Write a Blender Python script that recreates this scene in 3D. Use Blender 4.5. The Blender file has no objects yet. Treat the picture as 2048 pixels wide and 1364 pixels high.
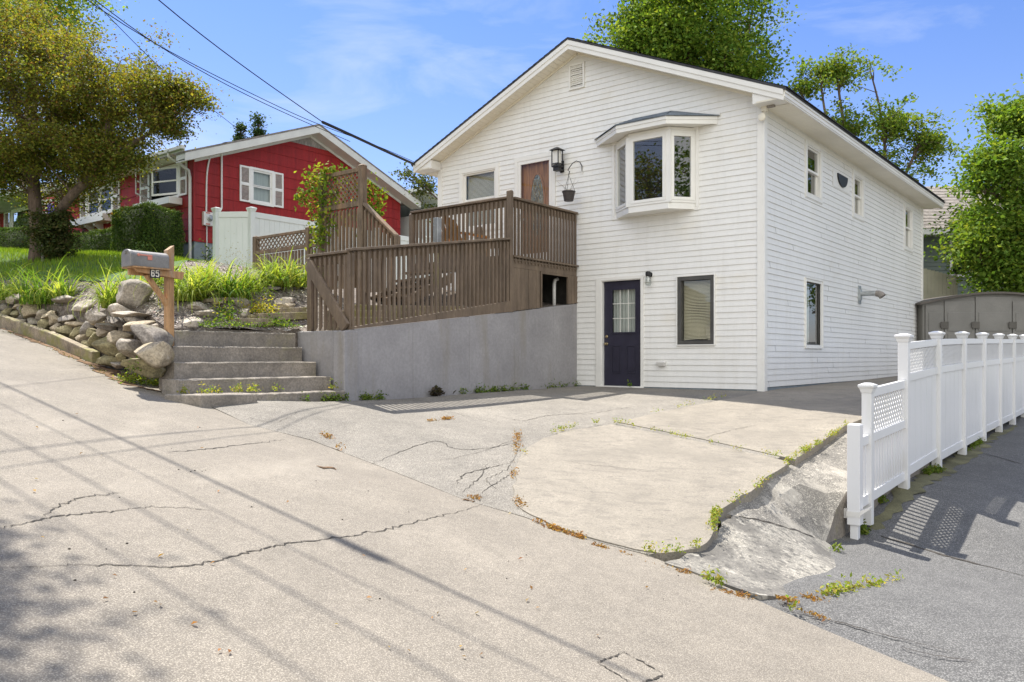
import bpy, bmesh, math, random
import numpy as np
from mathutils import Vector
from mathutils.geometry import delaunay_2d_cdt

S = bpy.context.scene
COL = S.collection
R = random.Random(7)
rad = math.radians

# ---------------------------------------------------------------- camera
FPX, HOR, CZ = 1635.0, 715.0, 1.6          # focal length and horizon row of the photograph (2048 px wide), eye height
cam = bpy.data.cameras.new('camera')
cam.sensor_width = 36.0
cam.lens = 36.0*FPX/2048
cam.shift_y = (HOR-682)/2048
cam.clip_start, cam.clip_end = 0.05, 2000
camo = bpy.data.objects.new('camera', cam)
camo.location = (0, 0, CZ)
camo.rotation_euler = (rad(90), 0, 0)
COL.objects.link(camo)
S.camera = camo

# ---------------------------------------------------------------- light
SUNV = Vector((-.33, .465, 1.0)).normalized()        # towards the sun: high, behind the house and to the left
sun = bpy.data.lights.new('sun', 'SUN')
sun.energy = 3.3
sun.angle = rad(.55)
sun.color = (1, .955, .88)
suno = bpy.data.objects.new('sun', sun)
suno.rotation_euler = SUNV.to_track_quat('Z', 'Y').to_euler()
suno.location = (-10, 14, 30)
COL.objects.link(suno)

FILL_CLOUD = 13.2
W = bpy.data.worlds.new('World')
S.world = W
W.use_nodes = True
nt = W.node_tree
nt.nodes.clear()
def N(t, ty, **kw):
    n = t.nodes.new(ty)
    for k, v in kw.items():
        if k.startswith('i_'):
            n.inputs[k[2:].replace('_', ' ')].default_value = v
        else:
            setattr(n, k, v)
    return n
sky = N(nt, 'ShaderNodeTexSky', sky_type='NISHITA', sun_disc=False)
sky.sun_elevation = math.asin(SUNV.z)
sky.sun_rotation = math.atan2(SUNV.x, SUNV.y)
sky.air_density, sky.dust_density, sky.ozone_density = 1.0, .6, 2.2
tc = N(nt, 'ShaderNodeTexCoord')
mp = N(nt, 'ShaderNodeMapping')
mp.inputs['Scale'].default_value = (1.6, 1.6, 6.5)
mp.inputs['Rotation'].default_value = (.12, -.2, .35)
nt.links.new(tc.outputs['Generated'], mp.inputs['Vector'])
n1 = N(nt, 'ShaderNodeTexNoise', i_Scale=2.1, i_Detail=7.0, i_Roughness=.58, i_Distortion=.55)
nt.links.new(mp.outputs['Vector'], n1.inputs['Vector'])
cr = N(nt, 'ShaderNodeValToRGB')
cr.color_ramp.elements[0].position, cr.color_ramp.elements[1].position = .50, .90
cr.color_ramp.elements[0].color = (0, 0, 0, 1); cr.color_ramp.elements[1].color = (.75, .75, .75, 1)
nt.links.new(n1.outputs['Fac'], cr.inputs['Fac'])
deep = N(nt, 'ShaderNodeMixRGB', blend_type='MULTIPLY', i_Fac=1.0)      # clear deep blue summer sky
hz = N(nt, 'ShaderNodeSeparateXYZ'); nt.links.new(tc.outputs['Generated'], hz.inputs['Vector'])
hr = N(nt, 'ShaderNodeMapRange'); hr.inputs['From Min'].default_value = .13; hr.inputs['From Max'].default_value = .52
nt.links.new(hz.outputs['Z'], hr.inputs['Value'])
hc = N(nt, 'ShaderNodeMixRGB'); hc.inputs['Color1'].default_value = (1.05, 1.05, 1.30, 1); hc.inputs['Color2'].default_value = (.60, .87, 1.38, 1)
nt.links.new(hr.outputs['Result'], hc.inputs['Fac']); nt.links.new(hc.outputs['Color'], deep.inputs['Color2'])
nt.links.new(sky.outputs['Color'], deep.inputs['Color1'])
mx = N(nt, 'ShaderNodeMixRGB')                                          # thin high wisps
nt.links.new(cr.outputs['Color'], mx.inputs['Fac'])
nt.links.new(deep.outputs['Color'], mx.inputs['Color1'])
mx.inputs['Color2'].default_value = (6.2, 6.8, 7.6, 1)
# unseen bright cloud bank added behind the camera to lift the shaded walls
dt = N(nt, 'ShaderNodeVectorMath', operation='DOT_PRODUCT')
dt.inputs[1].default_value = (-.06, -.90, .43)
nt.links.new(tc.outputs['Generated'], dt.inputs[0])
n2 = N(nt, 'ShaderNodeTexNoise', i_Scale=2.6, i_Detail=6.0, i_Roughness=.55)
nt.links.new(tc.outputs['Generated'], n2.inputs['Vector'])
ad = N(nt, 'ShaderNodeMath', operation='MULTIPLY_ADD'); ad.inputs[1].default_value = .55
nt.links.new(n2.outputs['Fac'], ad.inputs[0]); nt.links.new(dt.outputs['Value'], ad.inputs[2])
mr = N(nt, 'ShaderNodeMapRange'); mr.inputs['From Min'].default_value = .68; mr.inputs['From Max'].default_value = .95
nt.links.new(ad.outputs['Value'], mr.inputs['Value'])
cb = N(nt, 'ShaderNodeMixRGB')
nt.links.new(mr.outputs['Result'], cb.inputs['Fac']); nt.links.new(mx.outputs['Color'], cb.inputs['Color1'])
cb.inputs['Color2'].default_value = (FILL_CLOUD*.97, FILL_CLOUD*.985, FILL_CLOUD*1.0, 1)
bg = N(nt, 'ShaderNodeBackground', i_Strength=.05)
wo = N(nt, 'ShaderNodeOutputWorld')
nt.links.new(cb.outputs['Color'], bg.inputs['Color'])
nt.links.new(bg.outputs['Background'], wo.inputs['Surface'])

S.view_settings.view_transform = 'Standard'
S.view_settings.look = 'None'
S.view_settings.exposure = 1.5
S.view_settings.gamma = 1
S.view_settings.use_curve_mapping = False
S.cycles.max_bounces = 8
S.cycles.transparent_max_bounces = 12
S.cycles.use_denoising = True

# ---------------------------------------------------------------- pixel geometry: where a sight line meets a known plane
def ray(px, py): return np.array([(px-1024)/FPX, 1.0, -(py-HOR)/FPX])
def at(px, py, Y):
    r = ray(px, py)*Y
    return (float(r[0]), float(r[1]), float(CZ+r[2]))
ANG = math.atan2(-.6209078, .7838836)                 # both houses, deck, steps and fences share this orientation
EX = np.array([.7838836, -.6209078]); EY = np.array([.6209078, .7838836])
HC = np.array([4.214, 13.7])                           # front right corner of the white house
RC = np.array([-8.75, 22.5])                           # front right corner of the red house
def local(x, y, o=HC):
    d = np.array([x, y])-o
    return float(d@EX), float(d@EY)
def world(x, y, o=HC):
    p = o+EX*x+EY*y
    return float(p[0]), float(p[1])
def onplane(px, py, P, d):
    r = ray(px, py)
    k, Y = np.linalg.solve(np.array([[d[0], -r[0]], [d[1], -1.0]]), -np.asarray(P, float))
    return float(k), float(CZ+r[2]*Y), float(Y)
def on_x(px, py, x, o=HC):                             # plane x = const of the house grid -> (y, z)
    return onplane(px, py, o+EX*x, EY)[:2]
def on_y(px, py, y, o=HC):                             # plane y = const of the house grid -> (x, z)
    return onplane(px, py, o+EY*y, EX)[:2]

# ---------------------------------------------------------------- things and parts
ROOTS = {}
def props(o, label=None, cat=None, group=None, kind=None):
    if label: o['label'] = label
    if cat: o['category'] = cat
    if group: o['group'] = group
    if kind: o['kind'] = kind
    return o
def thing(name, label, cat, loc, ang=0.0, group=None):
    o = bpy.data.objects.new(name, None)
    o.empty_display_size = .3
    o.location = loc
    o.rotation_euler = (0, 0, ang)
    COL.objects.link(o)
    ROOTS[o.name] = (Vector(loc), ang)
    return props(o, label, cat, group)

class MB:
    """collects geometry given in a turned frame (origin, angle) with absolute heights"""
    def __init__(s, o=(0, 0), ang=0.0):
        s.o, s.ang = o, ang
        s.v, s.f, s.m = [], [], []
    def poly(s, pts, m=0):
        i = len(s.v)
        s.v += [tuple(p) for p in pts]
        s.f.append(tuple(range(i, i+len(pts)))); s.m.append(m)
    def hexa(s, c, m=0):                               # 8 corners: bottom ring, top ring
        i = len(s.v)
        s.v += [tuple(p) for p in c]
        for q in ((0, 3, 2, 1), (4, 5, 6, 7), (0, 1, 5, 4), (1, 2, 6, 5), (2, 3, 7, 6), (3, 0, 4, 7)):
            s.f.append(tuple(i+k for k in q)); s.m.append(m)
    def box(s, x0, x1, y0, y1, z0, z1, m=0):
        s.hexa([(x0, y0, z0), (x1, y0, z0), (x1, y1, z0), (x0, y1, z0), (x0, y0, z1), (x1, y0, z1), (x1, y1, z1), (x0, y1, z1)], m)
    def pbox(s, P, t0, t1, z0, z1, o0, o1, m=0):
        s.hexa([P(t0, z0, o0), P(t1, z0, o0), P(t1, z0, o1), P(t0, z0, o1), P(t0, z1, o0), P(t1, z1, o0), P(t1, z1, o1), P(t0, z1, o1)], m)
    def pframe(s, P, t0, t1, z0, z1, w, o0, o1, m=0, wb=None):
        wb = w if wb is None else wb
        s.pbox(P, t0, t1, z1-w, z1, o0, o1, m); s.pbox(P, t0, t1, z0, z0+wb, o0, o1, m)
        s.pbox(P, t0, t0+w, z0+wb, z1-w, o0, o1, m); s.pbox(P, t1-w, t1, z0+wb, z1-w, o0, o1, m)
    def prism(s, P, pts, o0, o1, m=0):                 # polygon of (t,z) swept from o0 to o1
        n = len(pts); i = len(s.v)
        s.v += [P(t, z, o0) for t, z in pts]+[P(t, z, o1) for t, z in pts]
        s.f.append(tuple(range(i, i+n))); s.f.append(tuple(range(i+2*n-1, i+n-1, -1))); s.m += [m, m]
        for k in range(n):
            s.f.append((i+k, i+(k+1) % n, i+n+(k+1) % n, i+n+k)); s.m.append(m)
    def bar(s, p, q, w, h, m=0, up=(0, 0, 1)):
        p, q, up = Vector(p), Vector(q), Vector(up)
        d = (q-p).normalized(); a = d.cross(up)
        a = a.normalized() if a.length > 1e-6 else Vector((1, 0, 0))
        b = a.cross(d).normalized()
        a = a*w/2; b = b*h/2
        s.hexa([p-a-b, p+a-b, p+a+b, p-a+b, q-a-b, q+a-b, q+a+b, q-a+b], m)
    def tube(s, pts, rs, n=8, m=0, cap=True):
        pts = [Vector(p) for p in pts]
        if not isinstance(rs, (list, tuple)): rs = [rs]*len(pts)
        base = len(s.v); prev = None
        for k, p in enumerate(pts):
            d = (pts[min(k+1, len(pts)-1)]-pts[max(k-1, 0)]).normalized()
            a = d.cross(Vector((0, 0, 1))) if prev is None else prev-d*prev.dot(d)
            if a.length < 1e-5: a = d.cross(Vector((1, 0, 0)))
            a.normalize(); prev = a; b = d.cross(a)
            for j in range(n):
                t = 2*math.pi*j/n
                s.v.append(tuple(p+(a*math.cos(t)+b*math.sin(t))*rs[k]))
        for k in range(len(pts)-1):
            for j in range(n):
                s.f.append((base+k*n+j, base+k*n+(j+1) % n, base+(k+1)*n+(j+1) % n, base+(k+1)*n+j)); s.m.append(m)
        if cap:
            s.f.append(tuple(range(base+n-1, base-1, -1))); s.f.append(tuple(range(base+(len(pts)-1)*n, base+len(pts)*n))); s.m += [m, m]
    def lathe(s, prof, c, n=16, m=0, axis='z'):
        base = len(s.v)
        for r, h in prof:
            for j in range(n):
                t = 2*math.pi*j/n
                a, b = r*math.cos(t), r*math.sin(t)
                s.v.append((c[0]+a, c[1]+b, c[2]+h) if axis == 'z' else (c[0]+a, c[1]+h, c[2]+b) if axis == 'y' else (c[0]+h, c[1]+a, c[2]+b))
        for k in range(len(prof)-1):
            for j in range(n):
                s.f.append((base+k*n+j, base+k*n+(j+1) % n, base+(k+1)*n+(j+1) % n, base+(k+1)*n+j)); s.m.append(m)
        s.f.append(tuple(range(base+n-1, base-1, -1))); s.f.append(tuple(range(base+(len(prof)-1)*n, base+len(prof)*n))); s.m += [m, m]
    def build(s, name, mats, root=None, parent=None, smooth=False, bevel=0, recalc=True, split=False):
        if split:                                      # every separate solid becomes a part of its own
            up = list(range(len(s.v)))
            def find(a):
                while up[a] != a: up[a] = up[up[a]]; a = up[a]
                return a
            for f in s.f:
                for k in f[1:]: up[find(k)] = find(f[0])
            sets = {}
            for f, m in zip(s.f, s.m): sets.setdefault(find(f[0]), []).append((f, m))
            first = None
            for fs in sets.values():
                ids = sorted({k for f, _ in fs for k in f}); mp = {k: i for i, k in enumerate(ids)}
                b = MB(s.o, s.ang); b.v = [s.v[k] for k in ids]; b.f = [tuple(mp[k] for k in f) for f, _ in fs]; b.m = [m for _, m in fs]
                o = b.build(name, mats, root, parent, smooth, bevel, recalc); first = first or o
            return first
        v = np.array(s.v, float).reshape(-1, 3)
        c, n = math.cos(s.ang), math.sin(s.ang)
        w = np.stack([s.o[0]+v[:, 0]*c-v[:, 1]*n, s.o[1]+v[:, 0]*n+v[:, 1]*c, v[:, 2]], 1)
        if root is not None:
            loc, ang = ROOTS[root.name]
            w = w-np.array(loc)
            c, n = math.cos(-ang), math.sin(-ang)
            w = np.stack([w[:, 0]*c-w[:, 1]*n, w[:, 0]*n+w[:, 1]*c, w[:, 2]], 1)
        me = bpy.data.meshes.new(name)
        me.from_pydata(w.tolist(), [], s.f)
        if not isinstance(mats, (list, tuple)): mats = [mats]
        for mt in mats: me.materials.append(mt)
        if len(mats) > 1: me.polygons.foreach_set('material_index', s.m)
        if recalc:
            bm = bmesh.new(); bm.from_mesh(me)
            bmesh.ops.recalc_face_normals(bm, faces=bm.faces)
            bm.to_mesh(me); bm.free()
        if smooth: me.polygons.foreach_set('use_smooth', [True]*len(me.polygons))
        o = bpy.data.objects.new(name, me)
        COL.objects.link(o)
        if root is not None: o.parent = parent or root
        if bevel:
            b = o.modifiers.new('edge', 'BEVEL'); b.width = bevel; b.segments = 2; b.limit_method = 'ANGLE'; b.angle_limit = rad(40)
        return o
def lone(mb, name, mats, label, cat, group=None, **kw):     # a thing that is one mesh, its origin at its own base
    v = np.array(mb.v, float)
    c, n = math.cos(mb.ang), math.sin(mb.ang)
    w = np.stack([mb.o[0]+v[:, 0]*c-v[:, 1]*n, mb.o[1]+v[:, 0]*n+v[:, 1]*c, v[:, 2]], 1)
    ctr = (w.min(0)+w.max(0))/2; base = (ctr[0], ctr[1], w[:, 2].min())
    ROOTS['_tmp'] = (Vector(base), 0.0)
    class _r: name = '_tmp'
    m2 = MB(); m2.v = w.tolist(); m2.f = mb.f; m2.m = mb.m
    o = m2.build(name, mats, None, **kw)
    o.data.vertices.foreach_set('co', (w-np.array(base)).ravel())
    o.location = base
    return props(o, label, cat, group)

# ---------------------------------------------------------------- materials
def lin(r, g, b): return tuple(((c/255+.055)/1.055)**2.4 if c/255 > .04045 else c/255/12.92 for c in (r, g, b))
def M(name, col, rough=.6, var=.12, scale=3.0, fine=0.0, fscale=60.0, bump=0.0, bscale=40.0, stretch=(1, 1, 1), col2=None, metal=0.0, spec=.4):
    """principled surface whose own colour varies slowly (var, scale) and finely (fine, fscale), with a bump"""
    m = bpy.data.materials.new(name); m.use_nodes = True
    t = m.node_tree; b = t.nodes['Principled BSDF']
    b.inputs['Roughness'].default_value = rough
    b.inputs['Metallic'].default_value = metal
    b.inputs['Specular IOR Level'].default_value = spec
    tc = N(t, 'ShaderNodeTexCoord'); mp = N(t, 'ShaderNodeMapping'); mp.inputs['Scale'].default_value = stretch
    t.links.new(tc.outputs['Object'], mp.inputs['Vector'])
    n = N(t, 'ShaderNodeTexNoise', i_Scale=scale, i_Detail=5.0, i_Roughness=.6)
    t.links.new(mp.outputs['Vector'], n.inputs['Vector'])
    r = N(t, 'ShaderNodeValToRGB')
    r.color_ramp.elements[0].position, r.color_ramp.elements[1].position = .3, .7
    c2 = col2 or tuple(c*(1-2*var) for c in col)
    r.color_ramp.elements[0].color = (*c2, 1)
    r.color_ramp.elements[1].color = (*(col if col2 else tuple(min(1, c*(1+var)) for c in col)), 1)
    t.links.new(n.outputs['Fac'], r.inputs['Fac'])
    out = r.outputs['Color']
    if fine:
        f = N(t, 'ShaderNodeTexNoise', i_Scale=fscale, i_Detail=3.0, i_Roughness=.7)
        t.links.new(mp.outputs['Vector'], f.inputs['Vector'])
        fr = N(t, 'ShaderNodeValToRGB')
        fr.color_ramp.elements[0].position, fr.color_ramp.elements[1].position = .34, .66
        fr.color_ramp.elements[0].color = (1-fine,)*3+(1,); fr.color_ramp.elements[1].color = (1+fine*.6,)*3+(1,)
        t.links.new(f.outputs['Fac'], fr.inputs['Fac'])
        mu = N(t, 'ShaderNodeMixRGB', blend_type='MULTIPLY', i_Fac=1.0)
        t.links.new(out, mu.inputs['Color1']); t.links.new(fr.outputs['Color'], mu.inputs['Color2'])
        out = mu.outputs['Color']
    t.links.new(out, b.inputs['Base Color'])
    if bump:
        bn = N(t, 'ShaderNodeTexNoise', i_Scale=bscale, i_Detail=4.0, i_Roughness=.65)
        t.links.new(mp.outputs['Vector'], bn.inputs['Vector'])
        bu = N(t, 'ShaderNodeBump', i_Strength=min(1, bump), i_Distance=.02)
        t.links.new(bn.outputs['Fac'], bu.inputs['Height']); t.links.new(bu.outputs['Normal'], b.inputs['Normal'])
    return m
def overlay(m, col, scale, lo, hi, amount, stretch=(1, 1, 1), detail=6.0):
    """stains, moss or wear of another colour laid over a surface by a noise threshold"""
    t = m.node_tree; b = t.nodes['Principled BSDF']
    src = b.inputs['Base Color'].links[0].from_socket
    tc = N(t, 'ShaderNodeTexCoord'); mp = N(t, 'ShaderNodeMapping'); mp.inputs['Scale'].default_value = stretch
    mp.inputs['Location'].default_value = (3.7*scale, 1.3, 5.1)
    t.links.new(tc.outputs['Object'], mp.inputs['Vector'])
    n = N(t, 'ShaderNodeTexNoise', i_Scale=scale, i_Detail=detail, i_Roughness=.62)
    t.links.new(mp.outputs['Vector'], n.inputs['Vector'])
    r = N(t, 'ShaderNodeMapRange'); r.inputs['From Min'].default_value = lo; r.inputs['From Max'].default_value = hi; r.inputs['To Max'].default_value = amount
    t.links.new(n.outputs['Fac'], r.inputs['Value'])
    mu = N(t, 'ShaderNodeMixRGB')
    t.links.new(r.outputs['Result'], mu.inputs['Fac']); t.links.new(src, mu.inputs['Color1'])
    mu.inputs['Color2'].default_value = (*col, 1)
    t.links.new(mu.outputs['Color'], b.inputs['Base Color'])
    return m
def leafmat(name, rough=.5, trans=.45, tint=(1.25, 1.2, .6)):
    m = bpy.data.materials.new(name); m.use_nodes = True
    t = m.node_tree; b = t.nodes['Principled BSDF']
    b.inputs['Roughness'].default_value = .65; b.inputs['Specular IOR Level'].default_value = .12
    a = N(t, 'ShaderNodeVertexColor', layer_name='Col')
    t.links.new(a.outputs['Color'], b.inputs['Base Color'])
    tr = N(t, 'ShaderNodeBsdfTranslucent')
    mu = N(t, 'ShaderNodeMixRGB', blend_type='MULTIPLY', i_Fac=1.0); mu.inputs['Color2'].default_value = (*tint, 1)
    t.links.new(a.outputs['Color'], mu.inputs['Color1']); t.links.new(mu.outputs['Color'], tr.inputs['Color'])
    ms = N(t, 'ShaderNodeMixShader', i_Fac=trans)
    t.links.new(b.outputs['BSDF'], ms.inputs[1]); t.links.new(tr.outputs['BSDF'], ms.inputs[2])
    t.links.new(ms.outputs['Shader'], t.nodes['Material Output'].inputs['Surface'])
    return m
def glassmat(name, tint=(.86, .9, .9), boost=1.0, ior=1.52):
    m = bpy.data.materials.new(name); m.use_nodes = True
    t = m.node_tree; t.nodes.clear()
    lw = N(t, 'ShaderNodeLayerWeight', i_Blend=.5)
    pw = N(t, 'ShaderNodeMath', operation='POWER'); pw.inputs[1].default_value = 5.0
    fr = N(t, 'ShaderNodeMath', operation='MULTIPLY_ADD'); fr.inputs[1].default_value = .95; fr.inputs[2].default_value = .055
    ad = N(t, 'ShaderNodeMath', operation='MULTIPLY', use_clamp=True); ad.inputs[1].default_value = boost
    t.links.new(lw.outputs['Facing'], pw.inputs[0]); t.links.new(pw.outputs['Value'], fr.inputs[0])
    tr = N(t, 'ShaderNodeBsdfTransparent'); tr.inputs['Color'].default_value = (*tint, 1)
    gl = N(t, 'ShaderNodeBsdfGlossy', i_Roughness=.01)
    ms = N(t, 'ShaderNodeMixShader'); o = N(t, 'ShaderNodeOutputMaterial')
    t.links.new(fr.outputs['Value'], ad.inputs[0]); t.links.new(ad.outputs['Value'], ms.inputs['Fac'])
    t.links.new(tr.outputs['BSDF'], ms.inputs[1]); t.links.new(gl.outputs['BSDF'], ms.inputs[2])
    t.links.new(ms.outputs['Shader'], o.inputs['Surface'])
    return m

siding_m = M('white vinyl siding', (.80, .785, .745), .42, .025, .7, fine=.03, fscale=14, stretch=(1, 1, .35))
overlay(siding_m, (.66, .58, .42), .9, .58, .8, .35, (1, 1, 2.2))
overlay(siding_m, (.60, .57, .50), 1.6, .54, .76, .34, (2.6, 2.6, .22))
trim_m = M('white trim', (.80, .78, .73), .4, .03, 2.0)
overlay(trim_m, (.55, .5, .42), 2.0, .6, .85, .35)
soffit_m = M('cream soffit', (.82, .77, .65), .5, .03, 2)
shingle_m = M('dark shingle', (.055, .055, .06), .9, .25, 6, fine=.4, fscale=70, bump=.4, bscale=60)
bayshingle_m = M('grey blue shingle', (.17, .20, .23), .85, .2, 6, fine=.35, fscale=60, bump=.4)
glass_m = glassmat('window glass', (.84, .87, .86), 1.9)
farglass_m = glassmat('far window glass', (.8, .84, .82), 1.0)
bayglass_m = glassmat('bay window glass', (.82, .85, .84), 2.6)
dimglass_m = glassmat('storm glass', (.9, .9, .88), .7)
blind_m = M('aluminium blind', (.72, .64, .46), .5, .05)
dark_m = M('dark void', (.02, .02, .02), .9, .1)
room_m = M('dim room', (.16, .14, .12), .9, .1)
curtain_m = M('pale curtain', (.55, .56, .52), .9, .1, 4, stretch=(6, 6, .4))
navy_m = M('navy door paint', (.028, .026, .045), .38, .1, 4)
bronze_m = M('dark bronze frame', (.075, .072, .065), .45, .12, 5)
brass_m = M('worn brass', (.35, .27, .15), .4, .2, 20, metal=.8)
black_m = M('black metal', (.02, .02, .022), .45, .2, 10)
frost_m = M('frosted glass', (.78, .76, .70), .3, .05)
steel_m = M('galvanised steel', (.48, .5, .5), .38, .15, 6, metal=.7)
pvc_m = M('white pipe plastic', (.72, .70, .66), .35, .05, 5)
oakdoor_m = M('varnished wood door', (.36, .175, .07), .4, .25, 4, stretch=(5, 5, .6), fine=.15)
leaded_m = M('leaded oval glass', (.30, .33, .30), .2, .4, 22, fine=.5, fscale=46)
deck_m = M('brown deck stain', (.175, .128, .088), .62, .18, 4, fine=.16, fscale=30, stretch=(1, 1, .3), bump=.15)
overlay(deck_m, (.27, .21, .15), 5, .6, .78, .55, (1, 1, .35))
oldwood_m = M('weathered brown wood', (.20, .145, .095), .8, .25, 6, fine=.25, fscale=40, stretch=(3, 3, .5), bump=.3)
overlay(oldwood_m, (.30, .17, .09), 2, .52, .7, .6, (1, 1, .3))
cedar_m = M('mailbox post wood', (.46, .27, .13), .75, .22, 5, fine=.2, fscale=40, stretch=(5, 5, .35), bump=.2)
overlay(cedar_m, (.33, .29, .25), 3, .5, .7, .8, (2, 2, .5))
greywood_m = M('grey board', (.31, .28, .25), .85, .2, 8, fine=.25, stretch=(2, 2, .5), bump=.2)
timber_m = M('landscape timber', (.33, .27, .19), .9, .25, 5, fine=.3, fscale=40, bump=.35)
overlay(timber_m, (.26, .25, .06), 3, .45, .65, .75)
orange_m = M('orange cedar', (.50, .24, .06), .55, .2, 5, stretch=(4, 4, .5))
conc_m = M('painted grey concrete', (.325, .31, .31), .8, .1, 1.3, fine=.1, fscale=22, bump=.15, bscale=30)
overlay(conc_m, (.22, .19, .14), 1.1, .54, .72, .6, (2.4, 2.4, .3))
overlay(conc_m, (.46, .44, .43), 3, .66, .75, .5, (2, 2, .3))
step_m = M('old step concrete', (.285, .25, .21), .9, .18, 2.2, fine=.28, fscale=34, bump=.45, bscale=45)
overlay(step_m, (.16, .145, .125), 2.6, .5, .72, .7, (1, 1, 1.5))
overlay(step_m, (.26, .24, .11), 1.7, .58, .75, .6)
redshingle_m = M('red wood shingle', (.31, .016, .014), .6, .14, 2.5, fine=.22, fscale=26, stretch=(4, 4, .22), bump=.35, bscale=22)
found_m = M('blue grey foundation', (.25, .29, .31), .85, .15, 2, fine=.15)
oldtrim_m = M('weathered white trim', (.64, .63, .58), .6, .06, 2)
overlay(oldtrim_m, (.40, .36, .30), 3, .6, .8, .5)
louver_m = M('louvred shutter', (.66, .63, .58), .6, .2, 60, stretch=(.2, .2, 3))
whitefence_m = M('white vinyl', (.74, .735, .73), .32, .02, 1)
overlay(whitefence_m, (.5, .5, .42), 1.6, .55, .8, .4, (1.5, 1.5, .3))
mint_m = M('pale vinyl', (.66, .70, .66), .38, .04, 1)
shed_m = M('grey brown resin', (.20, .19, .17), .55, .08, 2, fine=.08, fscale=40)
shedroof_m = M('shed roof resin', (.10, .085, .07), .6, .1, 2)
hinge_m = M('hinge', (.10, .09, .075), .5, .1)
sage_m = M('sage grey siding', (.17, .20, .18), .6, .06, 1)
greyroof_m = M('brown grey shingle', (.26, .23, .20), .9, .2, 5, fine=.35, fscale=30)
tan_m = M('tan slats', (.50, .47, .36), .6, .08, 2)
bark_m = M('bark', (.16, .115, .085), .9, .3, 5, fine=.35, fscale=24, stretch=(2, 2, .5), bump=.6, bscale=18)
rubber_m = M('black cable', (.02, .02, .022), .6, .1)
plas_m = M('brown basket plastic', (.055, .045, .042), .5, .2, 20, stretch=(1, 1, 6))
metalbox_m = M('dull grey mailbox steel', (.26, .245, .225), .45, .12, 5, metal=.35, fine=.1)
flagred_m = M('faded red flag', (.52, .20, .15), .55, .1)
numplate_m = M('black number plate', (.02, .02, .022), .4, .1)
numeral_m = M('pale numeral', (.75, .72, .62), .5, .05)
stone_ms = [M('fieldstone tan', (.42, .345, .24), .9, .2, 4, fine=.38, fscale=38, bump=.6, bscale=22),
            M('fieldstone grey', (.35, .305, .25), .9, .22, 4, fine=.4, fscale=34, bump=.6, bscale=20),
            M('fieldstone mossy', (.29, .25, .14), .92, .25, 4, fine=.38, fscale=34, bump=.6, bscale=20),
            M('fieldstone dark', (.235, .205, .175), .9, .22, 4, fine=.36, fscale=36, bump=.6, bscale=20),
            M('fieldstone light', (.45, .39, .315), .9, .18, 4, fine=.34, fscale=36, bump=.55, bscale=22)]
for q, mm in enumerate(stone_ms):
    overlay(mm, (.26, .255, .09), 3.0, .52-.03*(q == 2), .7, .75 if q == 2 else .4)
    overlay(mm, (.56, .54, .48), 8, .62, .72, .45)
def paving(name, stone_cols, binder, agg=85, big=.18, tint=None, rough=.9, bump=.5, stains=()):
    """worn asphalt or concrete: exposed stones of several colours in a binder, slow tone changes, stains"""
    m = bpy.data.materials.new(name); m.use_nodes = True
    t = m.node_tree; b = t.nodes['Principled BSDF']
    b.inputs['Roughness'].default_value = rough; b.inputs['Specular IOR Level'].default_value = .3
    tc = N(t, 'ShaderNodeTexCoord')
    vo = N(t, 'ShaderNodeTexVoronoi', i_Scale=agg)
    t.links.new(tc.outputs['Object'], vo.inputs['Vector'])
    sep = N(t, 'ShaderNodeSeparateColor'); t.links.new(vo.outputs['Color'], sep.inputs['Color'])
    r = N(t, 'ShaderNodeValToRGB'); r.color_ramp.interpolation = 'CONSTANT'
    e = r.color_ramp.elements
    while len(e) < len(stone_cols): e.new(.5)
    for k, c in enumerate(stone_cols): e[k].position = k/len(stone_cols); e[k].color = (*c, 1)
    t.links.new(sep.outputs['Red'], r.inputs['Fac'])
    dr = N(t, 'ShaderNodeMapRange'); dr.inputs['From Min'].default_value = .35; dr.inputs['From Max'].default_value = .6
    t.links.new(vo.outputs['Distance'], dr.inputs['Value'])
    mx = N(t, 'ShaderNodeMixRGB'); mx.inputs['Color2'].default_value = (*binder, 1)
    t.links.new(dr.outputs['Result'], mx.inputs['Fac']); t.links.new(r.outputs['Color'], mx.inputs['Color1'])
    out = mx.outputs['Color']
    for sc, amt in ((.45, big), (2.2, big*.8), (11, big*.7)):
        n = N(t, 'ShaderNodeTexNoise', i_Scale=sc, i_Detail=4.0, i_Roughness=.6)
        t.links.new(tc.outputs['Object'], n.inputs['Vector'])
        q = N(t, 'ShaderNodeValToRGB'); q.color_ramp.elements[0].position = .3; q.color_ramp.elements[1].position = .7
        q.color_ramp.elements[0].color = (1-amt,)*3+(1,); q.color_ramp.elements[1].color = (1+amt*.7, 1+amt*.68, 1+amt*.62, 1)
        t.links.new(n.outputs['Fac'], q.inputs['Fac'])
        mu = N(t, 'ShaderNodeMixRGB', blend_type='MULTIPLY', i_Fac=1.0)
        t.links.new(out, mu.inputs['Color1']); t.links.new(q.outputs['Color'], mu.inputs['Color2']); out = mu.outputs['Color']
    t.links.new(out, b.inputs['Base Color'])
    bn = N(t, 'ShaderNodeTexNoise', i_Scale=agg*.8, i_Detail=3.0)
    t.links.new(tc.outputs['Object'], bn.inputs['Vector'])
    bu = N(t, 'ShaderNodeBump', i_Strength=bump, i_Distance=.008)
    t.links.new(bn.outputs['Fac'], bu.inputs['Height']); t.links.new(bu.outputs['Normal'], b.inputs['Normal'])
    for s in stains: overlay(m, *s)
    return m
road_m = paving('street asphalt', [(.225, .20, .165), (.325, .29, .24), (.28, .25, .208), (.375, .336, .278), (.305, .272, .225), (.25, .222, .186)], (.185, .163, .134), 135, .12, stains=[((.20, .175, .145), .5, .52, .72, .45, (1, 1, 1)), ((.40, .355, .29), .8, .56, .75, .4, (1.6, .6, 1))])
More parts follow.
